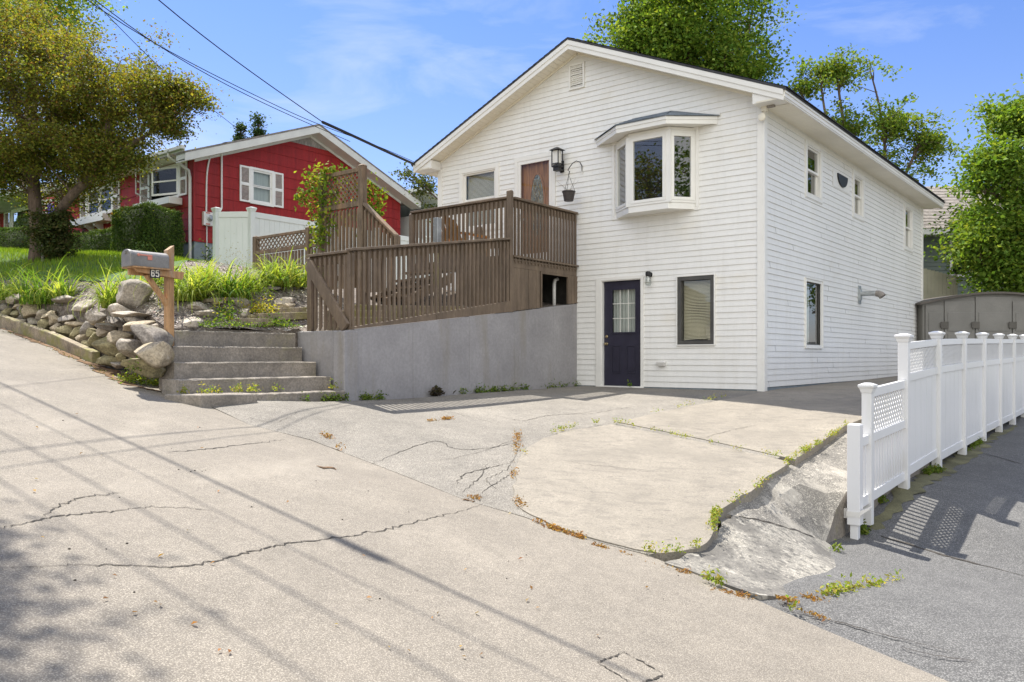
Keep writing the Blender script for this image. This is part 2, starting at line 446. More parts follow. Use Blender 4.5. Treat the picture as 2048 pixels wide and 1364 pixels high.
drive_m = paving('old driveway asphalt', [(.225, .208, .182), (.325, .30, .263), (.275, .254, .222), (.375, .345, .30), (.295, .272, .236)], (.165, .15, .128), 115, .16)
ndrive_m = paving('neighbour asphalt', [(.125, .122, .118), (.195, .19, .182), (.157, .153, .147), (.23, .224, .214)], (.09, .088, .085), 90, .14)
slab_m = paving('tan concrete slab', [(.265, .236, .192), (.325, .29, .238), (.29, .258, .21), (.355, .318, .262)], (.27, .24, .196), 120, .10, stains=[((.18, .162, .135), 4, .50, .64, .55, (1, 2.4, 1)), ((.14, .125, .105), 40, .53, .61, .6, (1, 2.2, 1)), ((.19, .17, .14), .9, .48, .66, .6), ((.12, .11, .095), 13, .62, .68, .7, (.6, 3, 1))])
apron_m = paving('patched concrete', [(.27, .25, .22), (.40, .37, .315), (.32, .30, .26), (.46, .42, .36)], (.26, .245, .215), 70, .22, stains=[((.12, .112, .10), 1.7, .42, .56, .85), ((.085, .08, .072), 18, .52, .62, .75), ((.46, .43, .37), 9, .60, .68, .7)])
ramp_m = paving('dark broken pavement', [(.20, .187, .165), (.32, .298, .26), (.26, .242, .21), (.42, .388, .335)], (.17, .158, .14), 80, .2, bump=.45, stains=[((.44, .405, .345), 3, .50, .62, .6), ((.12, .112, .10), 1.6, .50, .62, .5), ((.5, .46, .39), 16, .60, .66, .8)])
crack_m = M('crack', (.055, .047, .038), .95, .3, 20)
dirt_m = M('dirt and rust needles', (.20, .115, .055), .95, .3, 20, fine=.4, fscale=90)
mulch_m = M('garden soil', (.19, .155, .125), .95, .25, 5, fine=.5, fscale=48, bump=.8, bscale=55)
overlay(mulch_m, (.36, .32, .28), 16, .5, .66, .8)
soil_m = M('ground soil', (.16, .15, .08), .95, .25, 2, fine=.3)
lawn_m = M('lawn soil', (.07, .13, .025), .95, .25, 3, fine=.35, fscale=50)

# ---------------------------------------------------------------- ground heights
PA, PB = -.20, .020
def z_road(x, y):
    x = np.clip(x, -40, 30)
    return .1+PA*x+PB*np.clip(y, -20, 40)
class TPS:
    def __init__(s, pts, reg=2e-3):
        p = np.array(pts, float); s.p = p[:, :2]; n = len(p)
        d = np.linalg.norm(s.p[:, None]-s.p[None], axis=2)
        K = np.where(d > 0, d*d*np.log(d+1e-9), 0)+reg*np.eye(n)*n
        P = np.c_[np.ones(n), s.p]
        A = np.block([[K, P], [P.T, np.zeros((3, 3))]])
        s.w = np.linalg.solve(A, np.r_[p[:, 2], 0, 0, 0])
    def __call__(s, x, y):
        x, y = np.broadcast_arrays(np.asarray(x, float), np.asarray(y, float))
        q = np.stack([x.ravel(), y.ravel()], 1)
        d = np.linalg.norm(q[:, None]-s.p[None], axis=2)
        K = np.where(d > 0, d*d*np.log(d+1e-9), 0)
        n = len(s.p)
        return (K@s.w[:n]+s.w[n]+q@s.w[n+1:]).reshape(x.shape)
def ground_pixel(px, py, h, y0=2.0, y1=45.0):
    r = ray(px, py); Y = np.linspace(y0, y1, 1500)
    d = CZ+r[2]*Y-h(r[0]*Y, Y)
    k = np.argmax(d <= 0)
    if d[k] > 0: k = int(np.argmin(np.abs(d)))
    a, b = Y[max(k-1, 0)], Y[k]
    for _ in range(18):
        c = (a+b)/2
        if CZ+r[2]*c-float(h(r[0]*c, c)) > 0: a = c
        else: b = c
    return float(r[0]*b), float(b)
def rp(px, py): return ground_pixel(px, py, z_road, 1.0)
EDGE_PX = [(250, 768), (390, 800), (500, 850), (620, 880), (791, 945), (930, 1000), (1050, 1035), (1150, 1072), (1300, 1112), (1400, 1152), (1500, 1194), (1650, 1260), (1900, 1364)]
EDGE = [rp(*p) for p in EDGE_PX]
t1 = [(x, y, float(z_road(x, y))) for a, b in zip(EDGE[1:-2], EDGE[2:-1]) for x, y in [(a[0]+(b[0]-a[0])*q, a[1]+(b[1]-a[1])*q) for q in (0, .34, .67)]]+[(x, y, float(z_road(x, y))) for x, y in EDGE[-2:]]
for a, z in ((0, 1.03), (1.5, 1.03), (2.9, 1.04), (3.737, 1.041)): t1.append((*world(-a, 0), z))
for b, z in ((1.5, 1.045), (5, 1.08), (9.2, 1.127), (11.66, 1.13), (16, 1.15)): t1.append((*world(0, b), z)); t1.append((*world(2.3, b), z-.02))
for s_, z in ((1.9, 1.02), (3.43, 1.013), (4.86, .991), (5.8, 1.003)): t1.append((*world(-3.737, -s_), z))
t1 += [(-3.3, 9.9, 1.05), (-2.9, 11.3, 1.02)]
t1 += [at(1690, 855, 10.9), at(1585, 920, 9.25), at(1440, 1020, 7.55), (*at(1530, 785, 13.6)[:2], 1.03)]
t1 += [(*world(-8, 4), 1.1), (*world(-5, 10), 1.15)]
z_drive = TPS(t1)
def dp(px, py): return ground_pixel(px, py, z_drive, 3.0, 20)
ts = [(*dp(a, b), float(z_drive(*dp(a, b)))-.07) for a, b in ((1432, 1062), (1440, 1024), (1500, 985), (1540, 955), (1585, 925), (1640, 890), (1690, 857))]
ts += [at(1690, 985, 8.8), at(1480, 1036, 7.62), at(1560, 1054, 7.85), at(1610, 1070, 8.05), at(1650, 1088, 8.35), at(1700, 1120, 8.1), at(1600, 985, 8.55)]
ts += [(*world(2.55, y), z) for y, z in ((-3.7, .25), (-2.9, .38), (-2.0, .52), (0, .80), (2, .96), (5, 1.05), (9.5, 1.1))]+[(*world(2.2, y), z) for y, z in ((0, .80), (2, .98), (5, 1.05), (9.5, 1.1))]
ts += [(x, y, float(z_road(x, y))+.004) for x, y in [rp(*p) for p in ((1330, 1128), (1365, 1140), (1400, 1152), (1430, 1167), (1460, 1180), (1490, 1190), (1520, 1194), (1570, 1197), (1620, 1198), (1675, 1201), (1730, 1202), (1808, 1184), (1760, 1160), (1600, 1240))]]
z_strip = TPS(ts, 6e-4)
def sp_(px, py): return ground_pixel(px, py, z_strip, 5.0, 12)
t3 = [(*world(2.75, y), z) for y, z in ((-4.3, -.34), (-3.8, -.27), (-2.16, -.045), (-.21, -.04), (1.74, .015), (3.69, .086), (5.64, .108), (7.6, .136), (12, .25), (20, .5))]
t3 += [(*world(8, y), z) for y, z in ((-8, -1.7), (-4.3, -1.2), (-.2, -.75), (3.7, -.3), (7.6, .05), (12, .2), (20, .4))]
t3 += [(x, y, float(z_road(x, y))) for x, y in (EDGE[-2], EDGE[-1], (3.6, 4.1), (5.2, 3.2), (8, 1.2), (12, -1.5))]
t3 += [(3.2, 6.2, -.28), (2.6, 6.3, -.2)]
z_ndrive = TPS(t3)
def npx(px, py): return ground_pixel(px, py, z_ndrive, 3.0, 30)
STONE_Y = ([0, 60, 185, 250, 300, 335], [14.2, 13.5, 11.75, 10.15, 9.55, 9.35])
def stone_depth(px): return float(np.interp(px, *STONE_Y))
t2 = [at(340, 663, 10.53), at(470, 665, 11.3), at(598, 667, 12.1), at(250, 598, 12.0), at(150, 594, 13.5), at(50, 580, 15.1), at(0, 568, 15.7), at(300, 580, 11.9), at(230, 566, 13.0), at(0, 600, 14.95), at(60, 602, 14.25), at(120, 613, 13.45), at(185, 632, 12.6), at(250, 612, 11.5), at(300, 628, 11.1), at(333, 655, 10.6), at(-120, 590, 16.5),
      at(100, 553, 16.2), at(0, 545, 17.5), at(480, 605, 12.2), at(560, 575, 13.2), at(400, 610, 11.6), at(617, 568, 14.9), at(512, 552, 15.9), at(503, 548, 19), at(388, 533, 22.5), at(300, 516, 20.5),
      at(75, 522, 18.5), at(180, 512, 22), at(20, 508, 23), at(250, 535, 17), at(120, 533, 17), (*world(-4.6, -5.2), 2.02), (*world(-4.4, -3.2), 2.2), (*world(-6, -1.5), 2.9), (*world(-6.5, -3.5), 2.75), (*world(-9, -1), 3.1),
      (-25, 25, 6.2), (-22, 35, 6.9), (-4, 30, 3.9), (-12, 38, 5), (-16, 16, 4.3), (-3, 24, 3.3), (*world(-3.8, -2), 2.35)]
z_garden = TPS(t2)
def gp(px, py): return ground_pixel(px, py, z_garden, 8.5, 32)

def inside(pts, poly):
    x, y = pts[:, 0], pts[:, 1]; r = np.zeros(len(pts), bool); n = len(poly)
    for i in range(n):
        (x1, y1), (x2, y2) = poly[i], poly[(i+1) % n]
        if y1 != y2:
            c = ((y1 > y) != (y2 > y)) & (x < (x2-x1)*(y-y1)/(y2-y1)+x1); r ^= c
    return r
def densify(poly, step):
    out = []
    for i in range(len(poly)):
        a, b = np.array(poly[i]), np.array(poly[(i+1) % len(poly)])
        n = max(1, int(np.linalg.norm(b-a)/step))
        out += [tuple(a+(b-a)*k/n) for k in range(n)]
    return out
def smooth_line(pts, n=6, jit=0.0, rng=None):
    p = np.array(pts, float); out = []
    for i in range(len(p)-1):
        p0, p1, p2, p3 = p[max(i-1, 0)], p[i], p[i+1], p[min(i+2, len(p)-1)]
        for k in range(n):
            t = k/n
            q = .5*((2*p1)+(-p0+p2)*t+(2*p0-5*p1+4*p2-p3)*t*t+(-p0+3*p1-3*p2+p3)*t**3)
            if jit and rng: q = q+np.array([rng.gauss(0, jit), rng.gauss(0, jit)])
            out.append(tuple(q))
    out.append(tuple(p[-1]))
    return out
def sheet(mb, poly, h, dz=0.0, step=.5, skirt=0.0, m=0, sm=None, rough=0.0):
    poly = densify(poly, step)
    n = len(poly); P = np.array(poly)
    gx, gy = np.meshgrid(np.arange(P[:, 0].min(), P[:, 0].max(), step), np.arange(P[:, 1].min(), P[:, 1].max(), step))
    g = np.stack([gx.ravel(), gy.ravel()], 1)+np.random.RandomState(3).uniform(-.12, .12, (gx.size, 2))*step
    g = g[inside(g, poly)]
    co = [Vector((float(a), float(b))) for a, b in list(map(tuple, P))+list(map(tuple, g))]
    r = delaunay_2d_cdt(co, [(i, (i+1) % n) for i in range(n)], [], 1, 1e-5)
    v = np.array([tuple(q) for q in r[0]]); z = h(v[:, 0], v[:, 1])+dz
    if rough: z = z+np.random.RandomState(5).normal(0, rough, len(z))
    i0 = len(mb.v)
    mb.v += [(float(a), float(b), float(c)) for (a, b), c in zip(v, z)]
    for f in r[2]: mb.f.append(tuple(i0+k for k in f)); mb.m.append(m)
    if skirt:
        zz = h(P[:, 0], P[:, 1])+dz
        for i in range(n):
            j = (i+1) % n
            mb.poly([(*poly[i], zz[i]), (*poly[j], zz[j]), (*poly[j], zz[j]-skirt), (*poly[i], zz[i]-skirt)], m if sm is None else sm)
def ribbon(mb, line, h, w, dz, m, rng, vary=.5):
    p = np.array(line); n = len(p)
    d = np.gradient(p, axis=0); d /= np.linalg.norm(d, axis=1)[:, None]+1e-9
    nr = np.stack([-d[:, 1], d[:, 0]], 1)
    ww = np.array([w*(1+rng.uniform(-vary, vary))*min(1, .25+3*min(k, n-1-k)/n) for k in range(n)])
    a, b = p+nr*ww[:, None]/2, p-nr*ww[:, None]/2
    za, zb = h(a[:, 0], a[:, 1])+dz, h(b[:, 0], b[:, 1])+dz
    i0 = len(mb.v)
    for k in range(n): mb.v += [(a[k, 0], a[k, 1], float(za[k])), (b[k, 0], b[k, 1], float(zb[k]))]
    for k in range(n-1): mb.f.append((i0+2*k, i0+2*k+1, i0+2*k+3, i0+2*k+2)); mb.m.append(m)
def struct(mb, name, mats, **kw):
    o = mb.build(name, mats, recalc=False, **kw); o['kind'] = 'structure'; return o
RN = random.Random(11)
def crackline(pxs, f, jit=.010, n=12): return smooth_line([f(*p) for p in pxs], n, jit, RN)

# street: along the house side it follows the pavement edge seen in the photograph
left_edge = [(-32, 34.5), (-20, 24.4), rp(-120, 592), rp(0, 634), rp(100, 668), rp(185, 703), rp(250, 738), rp(330, 762), rp(385, 790)]
right_edge = [(3.6, 4.1), (5.2, 3.2), (8, 1.2), (12, -1.5), (30, -13.5)]
roadpoly = left_edge+EDGE[1:]+right_edge+[(24, -22), (-40, 24)]
mb = MB(); sheet(mb, roadpoly, z_road, 0, 1.2, .25)
for pts, w in (([(0, 1137), (120, 1132), (250, 1130), (360, 1134), (470, 1112), (560, 1090), (660, 1078), (760, 1062), (840, 1042), (900, 1028), (965, 1010)], .010),
               ([(0, 1058), (60, 1045), (140, 1030), (230, 1022), (310, 1012)], .009), ([(85, 1038), (120, 1010), (180, 993), (250, 985)], .008),
               ([(330, 905), (400, 900), (500, 888), (570, 880)], .010), ([(290, 1012), (360, 1016), (430, 1022)], .006)):
    ribbon(mb, crackline(pts, rp), z_road, w, .004, 1, RN)
hatch = [rp(1195, 1326), rp(1249, 1305), rp(1330, 1350), rp(1270, 1372)]
for i in range(4):
    ribbon(mb, smooth_line([hatch[i], hatch[(i+1) % 4]], 16, .004, RN), z_road, .009, .004, 1, RN, .95)
for _ in range(46):                                    # scattered grit
    x, y = rp(RN.uniform(60, 1500), RN.uniform(830, 1200))
    if not inside(np.array([[x, y]]), roadpoly)[0]: continue
    z = float(z_road(x, y)); s_ = RN.uniform(.003, .007)
    mb.hexa([(x-s_, y-s_, z), (x+s_, y-s_*.6, z), (x+s_*.7, y+s_, z), (x-s_, y+s_, z), (x-s_*.5, y-s_*.5, z+s_), (x+s_*.5, y-s_*.5, z+s_*.9), (x+s_*.4, y+s_*.5, z+s_), (x-s_*.5, y+s_*.4, z+s_*.8)], 1)
for pts, w in (([(0, 656), (60, 678), (120, 702), (185, 732), (255, 768), (330, 785)], .16), ([(190, 728), (250, 752), (330, 765)], .30), ([(610, 873), (640, 882), (680, 903)], .05), ([(925, 1000), (960, 1003)], .07), ([(640, 935), (675, 938)], .06)):
    ribbon(mb, crackline(pts, rp, .02), z_road, w, .007, 2, RN, .9)
struct(mb, 'road', [road_m, crack_m, dirt_m])

# driveway and turning area in front of the house
DRIVE_EDGE = [EDGE[k] for k in range(1, 9)]
drivepoly = DRIVE_EDGE+[dp(1370, 1085), dp(1415, 1030), dp(1480, 975), dp(1560, 915), dp(1660, 855), world(2.05, 1), world(2.05, 17), world(-.2, 17), world(-.2, .3), world(-3.6, .3), world(-3.6, -5.9), world(-3.9, -8.2), (-3.5, 9.6)]
mb = MB(); sheet(mb, drivepoly, z_drive, .004, .45, .2)
for pts, w in (([(590, 795), (690, 803), (800, 800)], .012), ([(975, 828), (1020, 838), (1050, 842), (1095, 832), (1150, 828), (1210, 820)], .014), ([(900, 815), (870, 808), (830, 800)], .012),
               ([(1120, 829), (1180, 828), (1240, 818), (1290, 812)], .012), ([(740, 930), (800, 905), (850, 888), (880, 884), (920, 900), (1000, 893), (1050, 880)], .016),
               ([(912, 970), (930, 950), (985, 935), (1030, 925)], .016), ([(925, 985), (960, 955), (975, 930)], .012), ([(960, 990), (1000, 962), (1030, 945)], .012),
               ([(1230, 846), (1150, 862), (1080, 885)], .010), ([(860, 925), (960, 905), (1060, 868)], .007), ([(830, 812), (920, 830), (1000, 850)], .007),
               ([(470, 830), (550, 845), (600, 822)], .007), ([(1000, 985), (975, 960), (1010, 940), (1040, 900)], .009)):
    ribbon(mb, crackline(pts, dp), z_drive, w*.6, .008, 1, RN)
struct(mb, 'driveway', [drive_m, crack_m])

# two poured slabs with a joint between them
slabA = [dp(*p) for p in ((1222, 852), (1130, 866), (1065, 892), (1036, 930), (1027, 985), (1045, 1022), (1150, 1068), (1300, 1107), (1400, 1097), (1432, 1062), (1430, 1030), (1500, 985), (1578, 926))]
slabA = smooth_line(slabA, 5, .012, RN)[:-1]+[dp(1578, 926), dp(1400, 886)]
slabB = [dp(*p) for p in ((1236, 846), (1320, 826), (1420, 806), (1500, 791), (1531, 784))]+[world(.03, .6), world(.03, 15), world(2.2, 15), world(2.2, 0), dp(1690, 853), dp(1590, 921), dp(1405, 880)]
mb = MB(); sheet(mb, slabA, z_drive, .016, .4, .14); sheet(mb, slabB, z_drive, .014, .5, .14)
for pts, w in (([(1395, 880), (1470, 862), (1510, 853)], .006), ([(1130, 925), (1200, 935), (1300, 945)], .004), ([(1440, 870), (1340, 850)], .004)):
    ribbon(mb, crackline(pts, dp, .01), z_drive, w, .021, 1, RN)
struct(mb, 'concrete_slab', [slab_m, crack_m])

# sunken broken strip along the fence, ending in a concrete face above the neighbour's drive
strip = [sp_(1441, 1026), sp_(1500, 988), sp_(1585, 928), sp_(1690, 860), world(2.2, 0), world(2.2, 9.5), world(2.58, 9.5), world(2.58, -3.7), sp_(1692, 985), sp_(1672, 1020), sp_(1660, 1060), sp_(1650, 1088), sp_(1610, 1070), sp_(1560, 1054), sp_(1480, 1036)]
mb = MB(); sheet(mb, strip, z_strip, .002, .28, .75, 0, 1, .003)
struct(mb, 'pavement_strip', [ramp_m, step_m])
apron = [sp_(*p) for p in ((1330, 1128), (1390, 1104), (1437, 1068), (1442, 1040), (1480, 1035), (1560, 1053), (1610, 1069), (1650, 1087), (1700, 1122), (1760, 1160), (1808, 1182), (1730, 1200), (1620, 1196), (1520, 1192), (1400, 1150))]
apron = smooth_line(apron+[apron[0]], 4, .012, RN)[:-1]
z_apron = z_strip
mb = MB(); sheet(mb, apron, z_apron, .010, .2, .2)
ribbon(mb, crackline([(1480, 1036), (1560, 1054), (1640, 1085)], sp_, .008), z_apron, .02, .014, 1, RN)
struct(mb, 'apron_patch', [apron_m, crack_m])

ndpoly = [EDGE[-3], EDGE[-2], EDGE[-1]]+right_edge[:4]+[(22, 4), (34, 24), world(14, 24), world(2.5, 24), world(2.5, 9), world(2.5, -2), world(2.5, -4.3), world(1.4, -5.6)]
mb = MB(); sheet(mb, ndpoly, z_ndrive, -.012, .6)
for pts, w in (([(1722, 1060), (1800, 1082), (1900, 1112), (2047, 1150)], .035), ([(1965, 905), (2047, 928)], .02), ([(1560, 1215), (1650, 1235), (1750, 1262), (1900, 1300)], .012), ([(1800, 1290), (1850, 1305), (1960, 1320)], .008)):
    ribbon(mb, crackline(pts, npx, .006), z_ndrive, w, -.006, 1, RN)
ribbon(mb, crackline([(1720, 1075), (1810, 985), (1870, 945), (1925, 910), (1970, 882), (2030, 850)], npx, .03), z_ndrive, .26, -.007, 2, RN, .5)
struct(mb, 'neighbour_driveway', [ndrive_m, crack_m, soil_m, dirt_m])

# garden bed, lawn and the wide ground
gfront = [at(px, 700, stone_depth(px)+o_)[:2] for px, o_ in ((333, 1.2), (300, 1.5), (250, 1.35), (185, .9), (120, .78), (60, .75), (0, .75), (-120, .75))]
gardenpoly = [world(-4.86, -5.78), world(-4.86, -7.75)]+gfront+[gp(-140, 562), gp(60, 560), gp(150, 560), gp(240, 566), gp(330, 566), at(430, 552, 16.6)[:2], at(505, 540, 19.2)[:2], world(-9, 8), world(-3.6, 8), world(-3.77, -.05), world(-3.77, -5.7)]
mb = MB(); sheet(mb, gardenpoly, z_garden, 0, .4, 1.2, rough=.018)
struct(mb, 'garden_bed', [mulch_m])
lawnpoly = [gp(-140, 563), gp(60, 561), gp(150, 561), gp(240, 567), gp(330, 567), at(430, 553, 16.6)[:2], (-8.2, 22.6), (-12, 28), (-22, 36), (-40, 40), (-30, 26), (-15, 17.5)]
mb = MB(); sheet(mb, lawnpoly, z_garden, .03, .8)
struct(mb, 'lawn', [lawn_m])
def z_ground(x, y):
    return np.clip(z_road(x, y), -3.5, 6.5)-.45+.0*y
mb = MB()
for a in range(-8, 8):
    for b in range(-8, 8):
        q = [(a*40, b*40), (a*40+40, b*40), (a*40+40, b*40+40), (a*40, b*40+40)]
        mb.poly([(x, y, float(z_ground(np.array(x), np.array(y)))-.25) for x, y in q])
mb.poly([(-1500, -1500, -14), (1500, -1500, -14), (1500, 1500, -14), (-1500, 1500, -14)])
struct(mb, 'ground', [soil_m])
# ================================================================ white house
HZ = 1.03
def HB(): return MB(HC, ANG)
house = thing('white_house', 'two storey white clapboard house with a front gable and a bay window', 'house', (*HC, HZ), ANG)
FRONT = lambda t, z, o: (t, -o, z)
SIDE = lambda t, z, o: (o, t, z)
LEFT = lambda t, z, o: (-7.45-o, t, z)
BACK = lambda t, z, o: (t, 11.66+o, z)
XM = -3.725
def z_soffit(x): return 7.575-.43*abs(x-XM)
def z_roof(x): return 7.757-.43*abs(x-XM)
def siding(mb, P, t0, t1, z0, z1, rng, opens=(), lim=None, course=.1016, thick=.016, m=0, panel=3.4):
    k = 0; z = z0
    while z < z1-.005:
        zt = min(z+course, z1)
        lo = lim(z) if lim else (t0, t1); hi = lim(zt) if lim else (t0, t1)
        segs = [(max(t0, lo[0]), min(t1, lo[1]), z, zt)]
        for a, b, c, d in opens:
            new = []
            for s0, s1, y0, y1 in segs:
                if b <= s0 or a >= s1 or d <= y0+.001 or c >= y1-.001: new.append((s0, s1, y0, y1)); continue
                if s0 < a: new.append((s0, a, y0, y1))
                if b < s1: new.append((b, s1, y0, y1))
                if c > y0: new.append((max(s0, a), min(s1, b), y0, c))
                if d < y1: new.append((max(s0, a), min(s1, b), d, y1))
            segs = new
        off = lambda zz: thick-(thick-.003)*(zz-z)/course
        ph = rng.uniform(0, panel)
        for s0, s1, y0, y1 in segs:
            if s1-s0 < .01: continue
            cuts = [s0]+[c for c in (t0+ph+panel*j-panel for j in range(0, int((t1-t0)/panel)+3)) if s0+.15 < c < s1-.15]+[s1]
            for j in range(len(cuts)-1):
                a, b = cuts[j], cuts[j+1]; e = .0025*((j+k) % 2)
                at_, bt_ = a, b
                if lim and y1 == zt:
                    if a <= lo[0]+.001: at_ = max(a, hi[0])
                    if b >= lo[1]-.001: bt_ = min(b, hi[1])
                if at_ >= bt_: at_ = bt_ = (at_+bt_)/2
                mb.poly([P(a, y0, off(y0)+e), P(b, y0, off(y0)+e), P(bt_, y1, off(y1)+e), P(at_, y1, off(y1)+e)], m)
                if y0 == z: mb.poly([P(a, y0, off(y0)+e), P(b, y0, off(y0)+e), P(b, y0, .001), P(a, y0, .001)], m)
                if j < len(cuts)-2: mb.poly([P(b, y0, off(y0)+.004), P(b+.003, y0, off(y0)+.004), P(b+.003, y1, off(y1)+.004), P(b, y1, off(y1)+.004)], m)
        z += course; k += 1
rs = random.Random(3)
frontopens = [(-6.80, -5.75, 4.36, 5.66), (-5.24, -4.30, 3.42, 5.68), (-2.84, -1.27, 4.28, 5.62), (-3.26, -2.30, 1.0, 3.09), (-1.56, -.88, 1.84, 3.03)]
sideopens = [(2.06, 2.93, 4.66, 5.64), (5.07, 5.83, 4.68, 5.60), (9.6, 10.45, 4.45, 5.57), (2.04, 2.93, 1.83, 3.04)]
mb = HB(); siding(mb, FRONT, -7.45, 0, 1.06, 7.6, rs, frontopens, lambda z: (-7.45, 0) if z < 5.98 else (XM-(7.6-z)/.43, XM+(7.6-z)/.43))
siding(mb, SIDE, 0, 11.66, 1.10, 5.86, rs, sideopens)
siding(mb, LEFT, 0, 11.66, 1.10, 5.86, rs)
siding(mb, BACK, -7.45, 0, 1.10, 7.6, rs, (), lambda z: (-7.45, 0) if z < 5.98 else (XM-(7.6-z)/.43, XM+(7.6-z)/.43))
mb.build('wall', siding_m, house)
mb = HB()
for x0, x1, y0, y1 in ((-.005, .03, -.03, .10), (-.10, -.005, -.03, -.003), (-7.48, -7.445, -.03, .10), (-7.445, -7.35, -.03, -.003), (-.005, .03, 11.56, 11.69), (-7.48, -7.445, 11.56, 11.69)):
    mb.box(x0, x1, y0, y1, 1.02, 5.80)
mb.build('corner_trim', trim_m, house, bevel=.004, split=True)
mb = HB(); mb.box(-7.4, -.05, .05, 11.6, .6, 1.05); mb.box(-7.45, 0, -.002, .05, .8, 1.06); mb.box(-.05, .002, 0, 11.66, .8, 1.10)
mb.build('foundation', found_m, house)
mb = HB(); mb.box(-7.35, -.1, .3, 11.5, 3.35, 3.5); mb.box(-7.35, -.1, 3.2, 3.3, 1.06, 5.78); mb.box(-3.9, -3.8, .3, 3.2, 1.06, 5.78); mb.box(-7.35, -.1, .3, 11.5, 5.72, 5.78)
mb.build('interior', room_m, house)

# roof with shingle courses, rake boards, soffits
mb = HB()
y0, y1 = -.37, 12.03
for sgn in (1, -1):
    nrow = 32; half = 4.23
    for k in range(nrow):
        a, b = half*k/nrow, half*(k+1)/nrow+.03
        za, zb = 7.762-.43*a, 7.762-.43*b
        X = lambda d: XM+sgn*d
        mb.poly([(X(a), y0, za+.002), (X(b), y0, zb+.012), (X(b), y1, zb+.012), (X(a), y1, za+.002)])
        mb.poly([(X(b), y0, zb+.012), (X(b), y0, zb-.002), (X(b), y1, zb-.002), (X(b), y1, zb+.012)])
    mb.prism(FRONT, [(XM, 7.757), (XM+sgn*4.235, 7.757-.43*4.235), (XM+sgn*4.235, 7.715-.43*4.235), (XM, 7.715)], .372, -12.032)
roof = mb.build('roof', shingle_m, house)
mb = HB()
for Q, oo in ((FRONT, .335), (BACK, .335)):
    for sgn in (1, -1):
        e = XM+sgn*4.19
        mb.prism(Q, [(XM, 7.714), (e, 7.714-.43*4.19), (e, 7.625-.43*4.19), (XM, 7.625)], oo, oo+.032)
        mb.prism(Q, [(XM, 7.625), (e, 7.625-.43*4.19), (e, 7.54-.43*4.19), (XM, 7.54)], oo, oo+.018)
mb.build('rake_board', trim_m, house, split=True)
mb = HB()
for x, s_ in ((.45, 1), (-7.90, -1)):
    q = (lambda t, z, o: (x+s_*o, t, z))
    mb.pbox(q, -.335, 11.99, 5.775, 5.90, 0, .022); mb.pbox(q, -.335, 11.99, 5.86, 5.915, .022, .05); mb.pbox(q, -.335, 11.99, 5.80, 5.86, .022, .034)
mb.build('eave_fascia', trim_m, house)
mb = HB()
for x0, x1 in ((.0, .452), (-7.902, -7.45)):
    y = -.335
    while y < 11.95:
        mb.box(x0, x1, y, y+.094, 5.782, 5.795); y += .1
    mb.box(x0, x1, -.335, 11.99, 5.797, 5.803)
for sgn in (1, -1):
    k = 0
    while k < 42:
        a, b = k*.1, min(k*.1+.094, 4.19)
        for z_, o0, o1 in ((7.56, .335, .012), ):
            mb.prism(FRONT, [(XM+sgn*a, z_-.43*a), (XM+sgn*b, z_-.43*b), (XM+sgn*b, z_+.012-.43*b), (XM+sgn*a, z_+.012-.43*a)], o0, o1)
        k += 1
    mb.prism(FRONT, [(XM, 7.58), (XM+sgn*4.19, 7.58-.43*4.19), (XM+sgn*4.19, 7.588-.43*4.19), (XM, 7.588)], .335, -.05)
    mb.prism(FRONT, [(XM+sgn*.02, 7.551), (XM+sgn*3.70, 7.551-.43*3.68), (XM+sgn*3.70, 7.515-.43*3.68), (XM+sgn*.02, 7.515)], .034, .012)
mb.build('soffit', soffit_m, house)
mb = HB()
for a, b in ((-.06, .45), (-7.90, -7.39)):
    xi = a if a > -1 else b
    xo = b if a > -1 else a
    pts = [(xi, 5.775), (xo, 5.775), (xo, z_soffit(xo)-.034+.02), (xi, z_soffit(xi)-.036)]
    mb.prism(FRONT, pts, .331, .02)
mb.build('eave_return', trim_m, house, bevel=.004, split=True)

# gable vent
mb = HB()
mb.pframe(FRONT, -3.92, -3.56, 6.86, 7.36, .035, .012, .04)
for k in range(11):
    z = 6.905+k*.0395
    mb.hexa([FRONT(-3.885, z, .012), FRONT(-3.595, z, .012), FRONT(-3.595, z, .036), FRONT(-3.885, z, .036), FRONT(-3.885, z+.030, .010), FRONT(-3.595, z+.030, .010), FRONT(-3.595, z+.024, .013), FRONT(-3.885, z+.024, .013)])
v = mb.build('gable_vent', trim_m, house)
mb = HB(); mb.pbox(FRONT, -3.885, -3.595, 6.895, 7.325, .004, .008); mb.build('vent_screen', dark_m, house, v)

